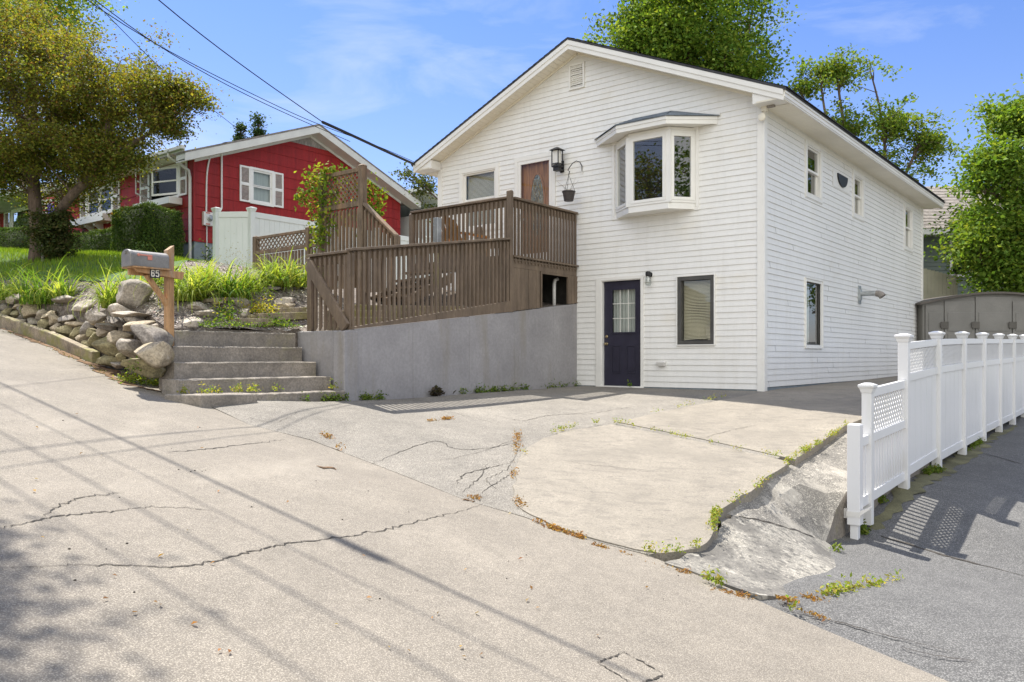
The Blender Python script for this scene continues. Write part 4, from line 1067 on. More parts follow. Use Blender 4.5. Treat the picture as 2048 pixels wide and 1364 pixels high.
# diagonal hand board over the end railing
mb = HB()
a, b = on_y(614, 524, -5.83), on_y(688, 652, -5.83)
mb.bar((a[0], -5.80, a[1]-.03), (b[0], -5.80, b[1]-.02), .05, .17, 0, (0, 0, 1)); mb.build('hand_board', deck_m, deck, bevel=.006)

lone_pts = [(-3.98, -.62)]
mb = HB(); mb.tube([(-4.0, -.42, 2.46), (-4.0, -.42, 3.02), (-4.0, -.40, 3.10), (-4.0, -.30, 3.13)], .035, 10); mb.tube([(-4.0, -.42, 2.50), (-3.85, -.46, 2.47)], .036, 10)
lone(mb, 'drain_pipe', pvc_m, 'white plastic pipe standing in the dark opening under the deck', 'pipe', smooth=True)
for k, (x, y, s_) in enumerate(((-4.25, -.95, .16), (-4.2, -1.18, .13))):
    bm = bmesh.new(); bmesh.ops.create_icosphere(bm, subdivisions=3, radius=1)
    for v in bm.verts:
        f = 1+.25*math.sin(v.co.x*5+k)*math.sin(v.co.y*4+2)+.12*math.sin(v.co.z*9); v.co = Vector((v.co.x*s_*f, v.co.y*s_*f, v.co.z*s_*.8*f))
    me = bpy.data.meshes.new('rubbish_bag'); bm.to_mesh(me); bm.free(); me.materials.append(frost_m)
    me.polygons.foreach_set('use_smooth', [True]*len(me.polygons))
    o = bpy.data.objects.new('rubbish_bag', me); COL.objects.link(o); o.location = (*world(x, y), 2.42+s_*.6)
    props(o, ['crumpled pale bag in the opening under the deck, nearer the pipe', 'crumpled pale bag in the opening under the deck, at its left end'][k], 'bag', 'bags under the deck')
for k in range(3):
    mb = HB(); mb.bar((-3.98-.05*k, -1.1+.05*k, 2.45+.03*k), (-3.95-.03*k, -.50-.06*k, 2.47+.03*k), .09, .02)
    lone(mb, 'scrap_board', oldwood_m, ['scrap board lying lowest on the sill of the deck opening', 'middle scrap board stacked in the deck opening', 'topmost scrap board stacked in the deck opening'][k], 'board', 'scrap boards under the deck')
# sleeved post, cedar chair
px_, py_, _ = at(875, 435, 14.3); lx, ly = local(px_, py_)
sp = thing('sleeved_post', 'beige wooden post with a grey metal sleeve behind the long deck railing', 'post', (px_, py_, 2.4), ANG)
mb = HB(); mb.box(lx-.045, lx+.045, ly-.045, ly+.045, 2.3, 3.45); mb.build('wood_post', timber_m, sp)
mb = HB(); mb.box(lx-.052, lx+.052, ly-.052, ly+.052, 3.45, 4.04)
for z in (3.55, 3.9): mb.lathe([(.012, 0), (.012, -.012)], (lx-.03, ly-.052, z), 8, 0, 'y')
mb.build('metal_sleeve', steel_m, sp, bevel=.006)
cx, cy = -5.45, -1.35
ch = thing('adirondack_chair', 'orange cedar slat back chair standing on the deck behind the railing', 'chair', (*world(cx, cy), 3.40), ANG)
mb = HB()
for k in range(5):
    x0 = cx-.27+k*.11; mb.hexa([(x0, cy-.32, 3.65), (x0+.095, cy-.32, 3.65), (x0+.095, cy-.345, 3.65), (x0, cy-.345, 3.65), (x0, cy-.60, 4.30-.05*abs(k-2)), (x0+.095, cy-.60, 4.30-.05*abs(k-2)), (x0+.095, cy-.62, 4.30-.05*abs(k-2)), (x0, cy-.62, 4.30-.05*abs(k-2))])
mb.build('backrest', orange_m, ch)
mb = HB()
for k in range(5): mb.box(cx-.28, cx+.28, cy-.32+k*.11, cy-.225+k*.11, 3.66+.03*k, 3.68+.03*k)
mb.build('seat', orange_m, ch)
for sx in (-.31, .29):
    mb = HB(); mb.box(cx+sx-.05, cx+sx+.07, cy-.5, cy+.3, 3.95, 3.975); mb.build('armrest', orange_m, ch)
    for dy in (-.42, .22):
        mb = HB(); mb.box(cx+sx-.01, cx+sx+.03, cy+dy, cy+dy+.09, 3.40, 3.95); mb.build('leg', orange_m, ch)

# lattice screen, stair rail and the brown lattice fence (one line parallel to the house front)
def clipseg(a, b, x0, x1, z0, z1):
    t0, t1 = 0.0, 1.0; d = (b[0]-a[0], b[1]-a[1])
    for p, q in ((-d[0], a[0]-x0), (d[0], x1-a[0]), (-d[1], a[1]-z0), (d[1], z1-a[1])):
        if abs(p) < 1e-9:
            if q < 0: return None
        else:
            r = q/p
            if p < 0: t0 = max(t0, r)
            else: t1 = min(t1, r)
    return None if t0 >= t1 else ((a[0]+d[0]*t0, a[1]+d[1]*t0), (a[0]+d[0]*t1, a[1]+d[1]*t1))
def lattice(mb, P, t0, t1, z0, z1, pitch, w, th, o=0.0, slope=1.0, shear=0.0):
    """two layers of crossed slats inside a rectangle; shear lifts the panel along its length (dz/dt)"""
    H, Wd = z1-z0, t1-t0
    for sg, oo in ((1, o), (-1, o+th)):
        c = -H/slope-pitch if sg > 0 else -pitch
        while c < Wd+H/slope+pitch:
            a, b = (c, 0), (c+sg*H/slope, H)
            s = clipseg(a, b, 0, Wd, 0, H)
            if s and math.hypot(s[1][0]-s[0][0], s[1][1]-s[0][1]) > w*.6:
                (ax, az), (bx, bz) = s; l = math.hypot(bx-ax, bz-az); nx, nz = -(bz-az)/l*w/2, (bx-ax)/l*w/2
                q = [(ax-nx, az-nz), (ax+nx, az+nz), (bx+nx, bz+nz), (bx-nx, bz-nz)]
                mb.prism(P, [(t0+min(max(u, 0), Wd), z0+min(max(v, 0), H)+shear*min(max(u, 0), Wd)) for u, v in q], oo, oo+th)
            c += pitch
SY = -3.97
SCR = lambda t, z, o: (t, SY-o, z)
sc = thing('lattice_screen', 'weathered brown lattice topped screen with a vine, left of the deck', 'screen', (*world(-6.04, SY), 2.7), ANG)
for x, z1, w in ((-5.496, 4.91, .055), (-6.578, 4.92, .05)):
    mb = HB(); mb.box(x-w, x+w, SY-w, SY+w, 2.5, z1-.03); mb.hexa([(x-w-.01, SY-w-.01, z1-.03), (x+w+.01, SY-w-.01, z1-.03), (x+w+.01, SY+w+.01, z1-.03), (x-w-.01, SY+w+.01, z1-.03), (x-.03, SY-.03, z1), (x+.03, SY-.03, z1), (x+.03, SY+.03, z1), (x-.03, SY+.03, z1)]); mb.build('post', oldwood_m, sc, bevel=.006)
mb = HB(); lattice(mb, SCR, -6.528, -5.551, 4.28, 4.80, .105, .034, .012, .0, 1.05); mb.build('lattice_panel', oldwood_m, sc)
mb = HB(); mb.pbox(SCR, -6.528, -5.551, 4.79, 4.86, -.03, .04); mb.pbox(SCR, -6.528, -5.551, 4.20, 4.285, -.03, .04); mb.pbox(SCR, -6.528, -5.551, 2.95, 3.04, -.03, .0); mb.build('rail', oldwood_m, sc, bevel=.004, split=True)
for k in range(10):
    mb = HB(); t = -6.48+k*.098; mb.hexa([SCR(t, 2.8, .002), SCR(t+.042, 2.8, .002), SCR(t+.042, 2.8, .042), SCR(t, 2.8, .042), SCR(t, 4.22, .042) if 0 else SCR(t, 4.19, .002), SCR(t+.042, 4.19, .002), SCR(t+.042, 4.15, .042), SCR(t, 4.15, .042)]); mb.build('baluster', oldwood_m, sc)
sr = thing('stair_rail', 'sloping brown stair rail with balusters going down right from the lattice screen', 'railing', (*world(-5.0, SY), 2.7), ANG)
zz = lambda t: 4.20-.79*(t+5.44)
mb = HB(); a, b = -5.44, -4.66
mb.prism(SCR, [(a, zz(a)), (b, zz(b)), (b, zz(b)+.045), (a, zz(a)+.045)], -.06, .05); mb.prism(SCR, [(a, zz(a)-.12), (b, zz(b)-.12), (b, zz(b)-.002), (a, zz(a)-.002)], -.04, .0); mb.pbox(SCR, b-.02, b+.05, zz(b)-.26, zz(b)+.02, -.045, .045); mb.build('top_rail', oldwood_m, sr, bevel=.004)
for k in range(8):
    mb = HB(); t = -5.41+k*.093; mb.hexa([SCR(t, 2.7, .002), SCR(t+.042, 2.7, .002), SCR(t+.042, 2.7, .042), SCR(t, 2.7, .042), SCR(t, zz(t)-.04, .002), SCR(t+.042, zz(t)-.06, .002), SCR(t+.042, zz(t)-.09, .042), SCR(t, zz(t)-.07, .042)]); mb.build('baluster', oldwood_m, sr)
bf = thing('lattice_fence', 'low weathered brown picket fence with lattice top behind the daylilies', 'fence', (*world(-7.7, SY), 2.8), ANG)
for x, z1 in ((-8.59, 3.965), (-6.956, 3.985)):
    mb = HB(); mb.box(x-.05, x+.05, SY-.05, SY+.05, 2.6, z1-.02); mb.hexa([(x-.055, SY-.055, z1-.02), (x+.055, SY-.055, z1-.02), (x+.055, SY+.055, z1-.02), (x-.055, SY+.055, z1-.02), (x-.02, SY-.02, z1), (x+.02, SY-.02, z1), (x+.02, SY+.02, z1), (x-.02, SY+.02, z1)]); mb.build('post', oldwood_m, bf, bevel=.006)
for a, b in ((-8.54, -7.006), (-6.906, -6.63)):
    mb = HB(); lattice(mb, SCR, a, b, 3.66, 3.90, .115, .03, .012, 0, 1.0); mb.build('lattice_panel', oldwood_m, bf)
    mb = HB(); mb.pbox(SCR, a, b, 3.89, 3.94, -.03, .035); mb.pbox(SCR, a, b, 3.60, 3.67, -.03, .035); mb.pbox(SCR, a, b, 3.22, 3.31, -.035, .0); mb.build('rail', oldwood_m, bf, bevel=.004, split=True)
    mb = HB(); t = a+.03
    while t < b-.05: mb.pbox(SCR, t, t+.05, 2.75, 3.58, .002, .03); t += .097
    mb.build('picket_panel', oldwood_m, bf)

# ================================================================ white fence on the right
FX = 2.667
FEN = lambda t, z, o: (FX+o, t, z)
fence = thing('white_fence', 'white vinyl fence with lattice tops and capped posts between the two driveways', 'fence', (*world(FX, 2), 0), ANG)
def fz(px, py): return on_x(px, py, FX)[1]
def capped(root, x, y, z0, z1, w, cw, mat, name='post', mk=HB):
    mb = mk(); mb.box(x-w, x+w, y-w, y+w, z0, z1-.11); p = mb.build(name, mat, root, bevel=.004)
    mb = mk()
    def ring(r0, za, r1, zb): mb.hexa([(x-r0, y-r0, za), (x+r0, y-r0, za), (x+r0, y+r0, za), (x-r0, y+r0, za), (x-r1, y-r1, zb), (x+r1, y-r1, zb), (x+r1, y+r1, zb), (x-r1, y+r1, zb)])
    ring(w+.006, z1-.11, w+.018, z1-.065); ring(w+.02, z1-.065, cw, z1-.045); ring(cw, z1-.045, cw, z1-.022); ring(cw, z1-.022, .03, z1)
    mb.build('post_cap', mat, root, p, bevel=.003)
    return p
PZ = [(-.055, 1.905), (-.05, 1.985), (-.01, 2.028), (.07, 2.06), (.09, 2.087), (.12, 2.117), (.16, 2.15), (.2, 2.18)]
PY_ = [-2.161+1.95*k for k in range(8)]
for k, (z0, z1) in enumerate(PZ): capped(fence, FX, PY_[k], z0-.1, z1, .06, .095, whitefence_m)
capped(fence, FX, -3.801, -.25, 1.32, .052, .085, whitefence_m)
mb = HB(); mb.box(FX-.075, FX+.055, -4.31, -4.18, -.18, .885); mb.hexa([(FX-.07, -4.305, .885), (FX+.05, -4.305, .885), (FX+.05, -4.185, .885), (FX-.07, -4.185, .885), (FX-.06, -4.295, .895), (FX+.04, -4.295, .895), (FX+.04, -4.195, .895), (FX-.06, -4.195, .895)]); mb.box(FX-.05, FX+.03, -4.29, -4.20, -.5, -.18)
sl = mb.build('end_post', whitefence_m, fence, bevel=.005)
mb = HB(); mb.box(FX-.08, FX+.06, -4.315, -4.175, -.095, -.035); mb.box(FX-.12, FX-.08, -4.27, -4.22, -.12, -.02); mb.hexa([(FX+.06, -4.31, -.07), (FX+.15, -4.30, -.0), (FX+.15, -4.18, -.0), (FX+.06, -4.18, -.07), (FX+.06, -4.31, -.02), (FX+.15, -4.30, .02), (FX+.15, -4.18, .02), (FX+.06, -4.18, -.02)]); mb.build('bracket', pvc_m, fence, sl)
for k in range(7):
    ya, yb = PY_[k]+.06, PY_[k+1]-.06
    L = yb-ya
    A, B = PZ[k], PZ[k+1]
    sh = ((B[1]-A[1]))/1.95
    zt, zb = A[1]-.115, A[0]+.14
    def slope_box(mb, t0, t1, z0, z1, o0, o1):
        mb.prism(FEN, [(t0, z0+sh*(t0-ya)), (t1, z0+sh*(t1-ya)), (t1, z1+sh*(t1-ya)), (t0, z1+sh*(t0-ya))], o0, o1)
    mb = HB(); slope_box(mb, ya, yb, zt-.09, zt, -.025, .025); slope_box(mb, ya, yb, zt-.50, zt-.40, -.03, .03); slope_box(mb, ya, yb, zb, zb+.12, -.025, .025)
    slope_box(mb, ya, ya+.035, zt-.40, zt-.09, -.02, .02); slope_box(mb, yb-.035, yb, zt-.40, zt-.09, -.02, .02)
    mb.build('rail', whitefence_m, fence, bevel=.003, split=True)
    mb = HB(); lattice(mb, FEN, ya+.035, yb-.035, zt-.40, zt-.09, .085, .034, .008, -.008, 1.0, sh); mb.build('lattice_panel', whitefence_m, fence)
    mb = HB(); t = ya; n = 11
    for q in range(n):
        t0, t1 = ya+L*q/n, ya+L*(q+1)/n-.004
        slope_box(mb, t0, t1, zb+.11, zt-.49, -.012, .012 if q % 2 else .011)
    slope_box(mb, ya, yb, zb+.11, zt-.49, -.008, .006); mb.build('board_panel', whitefence_m, fence)
ya, yb = -3.75, -2.22
za, zb_ = fz(1747, 776), fz(1810, 760)
sh = (zb_-za)/(yb-ya)
def sb(mb, t0, t1, z0, z1, o0, o1): mb.prism(FEN, [(t0, z0+sh*(t0-ya)), (t1, z0+sh*(t1-ya)), (t1, z1+sh*(t1-ya)), (t0, z1+sh*(t0-ya))], o0, o1)
h = za
l1, l0 = fz(1747, 782), fz(1735, 870)
mb = HB(); sb(mb, ya, yb, h-.10, h, -.028, .028); sb(mb, ya-.38, yb, h-.60, h-.50, -.03, .03)
zbt = fz(1730, 1000)
sb(mb, ya-.38, yb, h-1.26, h-1.15, -.028, .028); sb(mb, ya, ya+.035, h-.5, h-.1, -.02, .02); sb(mb, yb-.035, yb, h-.5, h-.1, -.02, .02); mb.build('rail', whitefence_m, fence, bevel=.003, split=True)
mb = HB(); lattice(mb, FEN, ya+.035, yb-.035, h-.50, h-.10, .10, .04, .009, -.009, 1.1, sh); mb.build('lattice_panel', whitefence_m, fence)
t = ya-.33
while t < yb-.03:
    mb = HB(); sb(mb, t, t+.038, h-1.16, h-.59, -.016, .016); mb.build('picket', whitefence_m, fence); t += .115

# ================================================================ mailbox
mxw, myw, _ = at(338, 640, 10.6)
ml = thing('mailbox', 'grey metal mailbox numbered 65 with faded flag on a wooden post', 'mailbox', (mxw, myw, 1.76), ANG)
lx, ly = local(mxw, myw)
mb = HB(); mb.box(lx-.05, lx+.05, ly-.045, ly+.045, 1.55, 2.86)
mb.hexa([(lx-.05, ly-.045, 2.86), (lx+.05, ly-.045, 2.86), (lx+.05, ly+.045, 2.86), (lx-.05, ly+.045, 2.86), (lx-.05, ly-.045, 2.985), (lx+.05, ly-.045, 2.985), (lx+.05, ly+.045, 3.055), (lx-.05, ly+.045, 3.055)])
mb.build('post', cedar_m, ml, bevel=.004)
mb = HB(); mb.hexa([(lx+.051, ly-.46, 2.67), (lx+.095, ly-.46, 2.67), (lx+.095, ly+.14, 2.615), (lx+.051, ly+.14, 2.615), (lx+.051, ly-.50, 2.715), (lx+.095, ly-.50, 2.715), (lx+.095, ly+.16, 2.715), (lx+.051, ly+.16, 2.715)]); mb.box(lx-.09, lx-.051, ly-.5, ly+.1, 2.64, 2.715); mb.box(lx-.16, lx+.15, ly-.54, ly-.06, 2.716, 2.735)
mb.build('arm', cedar_m, ml, bevel=.003)
mb = HB(); mb.bar((lx, ly-.30, 2.65), (lx, ly-.03, 2.28), .045, .085, 0, (1, 0, 0)); mb.build('brace', cedar_m, ml, bevel=.003)
def mprof(r, z0, h, n=10): return [(-r, z0)]+[(-r+.0, z0+h-.07)]+[(-r*math.cos(math.pi*k/n), z0+h-.075+.075*math.sin(math.pi*k/n)) for k in range(1, n)]+[(r, z0+h-.07), (r, z0)]
BOX = lambda t, z, o: (lx+t, ly+o, z)
mb = HB(); mb.prism(BOX, mprof(.112, 2.737, .205), -.53, -.055); mb.prism(BOX, mprof(.119, 2.732, .216), -.565, -.52); mb.build('box', metalbox_m, ml, bevel=.006)
mb = HB(); mb.prism(BOX, [(-.02, 2.89), (.02, 2.89), (.02, 2.925), (-.02, 2.925)], -.585, -.564); mb.build('door_tab', metalbox_m, ml)
mb = HB(); mb.box(lx+.113, lx+.121, ly-.455, ly-.285, 2.872, 2.89); mb.box(lx+.113, lx+.121, ly-.345, ly-.285, 2.825, 2.872); mb.lathe([(.018, 0), (.018, .012)], (lx+.113, ly-.46, 2.88), 12, 0, 'x'); mb.build('flag', flagred_m, ml, bevel=.002)
mb = HB(); mb.box(lx+.0955, lx+.099, ly-.305, ly-.175, 2.605, 2.725); pl = mb.build('number_plate', numplate_m, ml)
def glyph(ch, y0, z0, w, hh, t):
    m2 = HB(); X0, X1 = lx+.0992, lx+.1012
    B = lambda a, b, c, d: m2.box(X0, X1, y0+a*w, y0+b*w, z0+c*hh, z0+d*hh)
    k = t/w; q = t/hh
    if ch == '6':
        B(0, k, .12, .88); B(k*.4, 1-k*.4, 1-q, 1); B(k*.4, 1-k*.4, 0, q); B(1-k, 1, .12, .46); B(k, 1-k*.4, .46, .46+q); B(1-k, 1, .76, .9)
    else:
        B(0, 1, 1-q, 1); B(0, k, .5, 1-q); B(k, 1-k*.4, .52, .52+q); B(1-k, 1, .14, .52); B(k*.4, 1-k*.4, 0, q); B(0, k, .1, .24)
    m2.build('numeral', numeral_m, ml, pl)
glyph('6', ly-.292, 2.622, .046, .086, .013); glyph('5', ly-.232, 2.622, .046, .086, .013)
# ================================================================ red house
def RB(): return MB(RC, ANG)
red = thing('red_house', 'single storey red shingled house with white shutters behind the hedges', 'house', (*RC, 3.6), ANG)
RGAB = lambda t, z, o: (o, t, z)                      # gable wall (runs back), outward = +x
RFRO = lambda t, z, o: (-t, -o, z)                    # front wall, t runs left
def rt(px, py): # front wall: t and z
    x, z = on_y(px, py, 0, RC); return -x, z
RM, RS_ = 3.89, .385
RE = 7.10
def zr(y): return RE+.02+RS_*(RM-abs(y-RM))
apex = RE+RS_*RM
rr = random.Random(9)
A0, A1 = rt(283, 400)[0], rt(376.5, 360)[0]
B0, B1 = rt(163, 400)[0], rt(242, 400)[0]
mb = RB()
siding(mb, RGAB, 0, 7.78, 4.80, apex, rr, [(1.75, 2.56, 6.2, 7.10)], lambda z: (0, 7.78) if z < RE else ((z-RE)/RS_, 7.78-(z-RE)/RS_), .325, .02, panel=1.9)
siding(mb, RFRO, 0, 17, 4.80, RE, rr, [(A1+.35, A0-.45, 6.15, 7.02), (B1+.4, B0-.4, 6.15, 7.0), (10.0, 12.7, 5.3, 7.0)], None, .325, .02, panel=1.9)
siding(mb, lambda t, z, o: (-t, 7.78+o, z), 0, 17, 4.80, RE, rr, (), None, .325, .02)
mb.build('wall', redshingle_m, red)
mb = RB(); mb.box(-17, -.01, .01, 7.77, 3.2, 4.815); mb.build('foundation', found_m, red)
mb = RB(); mb.box(-.02, .03, -.03, .02, 4.8, RE); mb.build('corner_board', redshingle_m, red)
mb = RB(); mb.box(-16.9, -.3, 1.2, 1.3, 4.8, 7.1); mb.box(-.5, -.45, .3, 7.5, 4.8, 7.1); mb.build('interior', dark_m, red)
# roof
mb = RB()
for sgn in (-1, 1):
    mb.prism(RGAB, [(RM, apex+.22), (RM+sgn*4.45, apex+.22-RS_*4.45), (RM+sgn*4.45, apex+.17-RS_*4.45), (RM, apex+.17)], .50, -17.4)
mb.build('roof', greyroof_m, red)
mb = RB()
for sgn in (-1, 1):
    e = RM+sgn*4.43
    mb.prism(RGAB, [(RM, apex+.168), (e, apex+.168-RS_*4.43), (e, apex-.05-RS_*4.43), (RM, apex-.05)], .455, .49)
    mb.prism(RGAB, [(RM, apex-.05), (e, apex-.05-RS_*4.43), (e, apex-.02-RS_*4.43), (RM, apex-.02)], .455, .02)
    mb.prism(RGAB, [(RM, apex-.045), (RM+sgn*3.9, apex-.045-RS_*3.9), (RM+sgn*3.9, apex-.12-RS_*3.9), (RM, apex-.12)], .02, .05)
    i = RM+sgn*3.85
    mb.prism(RGAB, [(i, RE-.03), (e, RE-.03), (e, apex-.04-RS_*4.43+.05), (i, apex-.055-RS_*3.85)], .45, .03)
mb.build('rake_board', oldtrim_m, red, bevel=.004, split=True)
mb = RB(); mb.pbox(RFRO, -.45, 17.3, RE-.01, RE+.005, 0, .52); mb.build('soffit', soffit_m, red)
mb = RB(); mb.pbox(RFRO, -.45, 17.3, RE-.02, RE+.13, .52, .55); mb.pbox(RFRO, -.46, 17.3, RE+.06, RE+.16, .55, .63); mb.build('gutter', oldtrim_m, red, bevel=.01)
mb = RB(); tz = rt(386, 330)[1]
mb.tube([(-.30, -.58, RE+.08), (-.30, -.57, RE-.03), (-.20, -.42, RE-.14), (-.10, -.10, RE-.36), (-.09, -.07, RE-.55), (-.09, -.07, 3.6)], .042, 8); mb.build('downspout', oldtrim_m, red)
def shutter(P, t0, t1, z0, z1):
    mb = RB(); mb.pframe(P, t0, t1, z0, z1, .05, .022, .055); zm = (z0+z1)/2; mb.pbox(P, t0+.05, t1-.05, zm-.04, zm+.04, .022, .055); o = mb.build('shutter', trim_m, red)
    mb = RB()
    for a, b in ((z0+.05, zm-.04), (zm+.04, z1-.05)):
        z = a
        while z < b-.02:
            mb.hexa([P(t0+.05, z, .022), P(t1-.05, z, .022), P(t1-.05, z, .05), P(t0+.05, z, .05), P(t0+.05, z+.024, .020), P(t1-.05, z+.024, .020), P(t1-.05, z+.014, .026), P(t0+.05, z+.014, .026)]); z += .034
    mb.build('louver', louver_m, red, o)
def casement(P, t0, t1, z0, z1, rows=2):
    mb = RB(); mb.pframe(P, t0, t1, z0, z1, .07, .0, .06); w = mb.build('window', trim_m, red)
    return w
def sash(w, P, t0, t1, z0, z1, mull=True):
    mb = RB(); mb.pframe(P, t0, t1, z0, z1, .05, -.01, .03)
    if mull: zm = (z0+z1)/2; mb.pbox(P, t0+.05, t1-.05, zm-.02, zm+.02, -.01, .03)
    s = mb.build('sash', trim_m, red, w)
    mb = RB(); mb.poly([P(t0+.04, z0+.04, .01), P(t1-.04, z0+.04, .01), P(t1-.04, z1-.04, .01), P(t0+.04, z1-.04, .01)]); mb.build('pane', farglass_m, red, w)
# window beside the corner with its two open casements and a ledge
ws = .42
shutter(RFRO, A1, A1+.38, 6.12, 7.06); shutter(RFRO, A0-.50, A0, 6.12, 7.06)
a, b = A1+.38, A0-.50
w = casement(RFRO, a, b, 6.10, 7.06); m_ = (a+b)/2
def swung(t, ang, P0=RFRO):
    return lambda u, z, o: P0(t+u*math.cos(ang)-o*math.sin(ang)*(1 if ang >= 0 else 1), z, .03+abs(u)*math.sin(abs(ang))+o*math.cos(ang))
sash(w, swung(a+.08, .30), .0, .95, 6.19, 6.97)
Pq = lambda u, z, o: RFRO(b-.08-u*math.cos(.9)-o*.5, z, .03+u*math.sin(.9)+o*.6)
sash(w, Pq, .0, .95, 6.19, 6.97)
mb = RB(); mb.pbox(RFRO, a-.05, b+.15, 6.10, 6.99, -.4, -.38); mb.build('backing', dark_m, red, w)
mb = RB(); mb.pbox(RFRO, A1+.25, A0-.3, 5.86, 6.05, .03, .42); mb.build('window_ledge', trim_m, red, w, bevel=.01)
shutter(RFRO, B1, B1+.45, 6.12, 7.02); shutter(RFRO, B0-.45, B0, 6.12, 7.02)
a, b = B1+.45, B0-.45
w = casement(RFRO, a, b, 6.10, 7.02); m_ = (a+b)/2
sash(w, RFRO, a+.07, m_-.05, 6.17, 6.95); sash(w, RFRO, m_+.05, b-.07, 6.17, 6.95)
mb = RB(); mb.pbox(RFRO, m_-.05, m_+.05, 6.17, 6.95, .0, .05); mb.build('mullion', trim_m, red, w)
mb = RB(); mb.pbox(RFRO, B1+.35, B0-.05, 5.80, 6.02, .03, .40); bxw = mb.build('flower_box', trim_m, red, w, bevel=.01)
for t in (B0-.95, B0-1.55):
    mb = RB(); mb.prism(lambda u, z, o: RFRO(t+o, z, u), [(.02, 5.80), (.30, 5.80), (.28, 5.74), (.14, 5.66), (.09, 5.50), (.02, 5.46)], 0, .12); mb.build('bracket', trim_m, red, w)
# picture window at the far left and the porch roof
C0, C1 = rt(14, 440)[0], rt(122, 430)[0]
w = casement(RFRO, C1, C0-.5, 5.25, 7.02); sash(w, RFRO, C1+.07, C0-.57, 5.32, 6.95, False); shutter(RFRO, C0-.42, C0+.15, 5.3, 7.0)
mb = RB(); mb.pbox(RFRO, C1, C0-.5, 5.2, 7.0, -.5, -.48); mb.build('backing', dark_m, red, w)
mb = RB(); mb.pbox(RFRO, C1-.3, C0+4, 7.02, 7.16, .0, 1.3); mb.prism(lambda t, z, o: RFRO(o, z, t), [(0, 7.55), (1.35, 7.16), (1.35, 7.10), (0, 7.48)], C1-.3, C0+4); mb.build('porch_roof', oldtrim_m, red)
mb = RB(); t = C0+.5; mb.tube([RFRO(t, 7.05, 1.2), RFRO(t, 6.9, .2), RFRO(t, 6.6, .1), RFRO(t, 4.9, .1)], .045, 8); mb.build('downspout', oldtrim_m, red)
# gable window
y0 = on_x(478, 340, 0, RC)[0]; y1 = on_x(565, 380, 0, RC)[0]
yw0, yw1 = on_x(499, 340, 0, RC)[0], on_x(546, 380, 0, RC)[0]
shutter(RGAB, y0, yw0, 6.12, 7.16); shutter(RGAB, yw1, y1, 6.12, 7.16)
w = casement(RGAB, yw0, yw1, 6.10, 7.17)
sash(w, RGAB, yw0+.07, yw1-.07, 6.17, 6.65, False); sash(w, RGAB, yw0+.07, yw1-.07, 6.62, 7.10, False)
mb = RB(); mb.pbox(RGAB, yw0+.05, yw1-.05, 6.15, 7.12, -.07, -.06); mb.build('curtain', curtain_m, red, w)
mb = RB(); n = 10; pts = [(RM-1.05, apex-.40), (RM+1.05, apex-.40), (RM, apex-.02)]; mb.prism(RGAB, pts, .022, .03); mb.build('gable_louver', greywood_m, red)
# electrical service
my, mz = on_x(412, 437, 0, RC)
meter = thing('electric_meter', 'pale grey electric meter box on the red corner wall with cable above', 'meter', (*world(.05, my, RC), mz-.2), ANG)
mb = RB(); mb.pbox(RGAB, my-.14, my+.14, mz-.21, mz+.17, .02, .13); mb.build('box', pvc_m, meter, bevel=.01)
mb = RB(); mb.lathe([(.09, 0), (.09, .03), (.07, .04), (.07, .09), (.05, .11)], (.13, my+.03, mz+.0), 14, 0, 'x'); mb.build('dial', steel_m, meter, smooth=False)
for zz_ in (mz+.14, mz-.17):
    mb = RB(); mb.pbox(RGAB, my-.08, my+.05, zz_-.02, zz_+.02, .13, .134); mb.build('sticker', flagred_m, meter)
mb = RB(); pts = [(440, 289), (430, 293), (420, 310), (414, 335), (411.5, 365), (411, 425)]
mb.tube([(.04, *on_x(*p, 0, RC)) for p in smooth_line(pts, 4)], .024, 6); mb.build('service_cable', pvc_m, meter)
mb = RB(); mb.tube([(.04, my, mz-.2), (.04, my, 3.7)], .018, 6); mb.build('ground_cable', pvc_m, meter)
cy_, cz_ = on_x(441, 288, 0, RC); cz1 = on_x(441, 418, 0, RC)[1]
mb = RB(); mb.tube([(.06, cy_, cz1), (.06, cy_, cz_)], .026, 8); lone(mb, 'conduit', pvc_m, 'straight white conduit pipe running up the red gable wall', 'pipe')
# rear wing of the red house seen past its far corner
wing = thing('sunroom', 'pale green glazed sunroom past the far end of the red gable wall', 'sunroom', (*world(-1.5, 10, RC), 4.0), ANG)
mb = RB(); mb.box(-4, .6, 8.4, 12, 4.0, 6.65); mb.build('wall', mint_m, wing)
mb = RB(); mb.prism(RGAB, [(7.9, 7.35), (12.4, 6.55), (12.4, 6.65), (7.9, 7.47)], .95, -4.3); mb.build('roof', mint_m, wing)
for k in range(3):
    mb = RB(); mb.pframe(RGAB, 8.7+k*1.05, 9.6+k*1.05, 5.2, 6.45, .06, .60, .64); f = mb.build('window', trim_m, wing); mb = RB(); mb.pbox(RGAB, 8.75+k*1.05, 9.55+k*1.05, 5.25, 6.4, .602, .62); mb.build('pane', glass_m, wing, f)

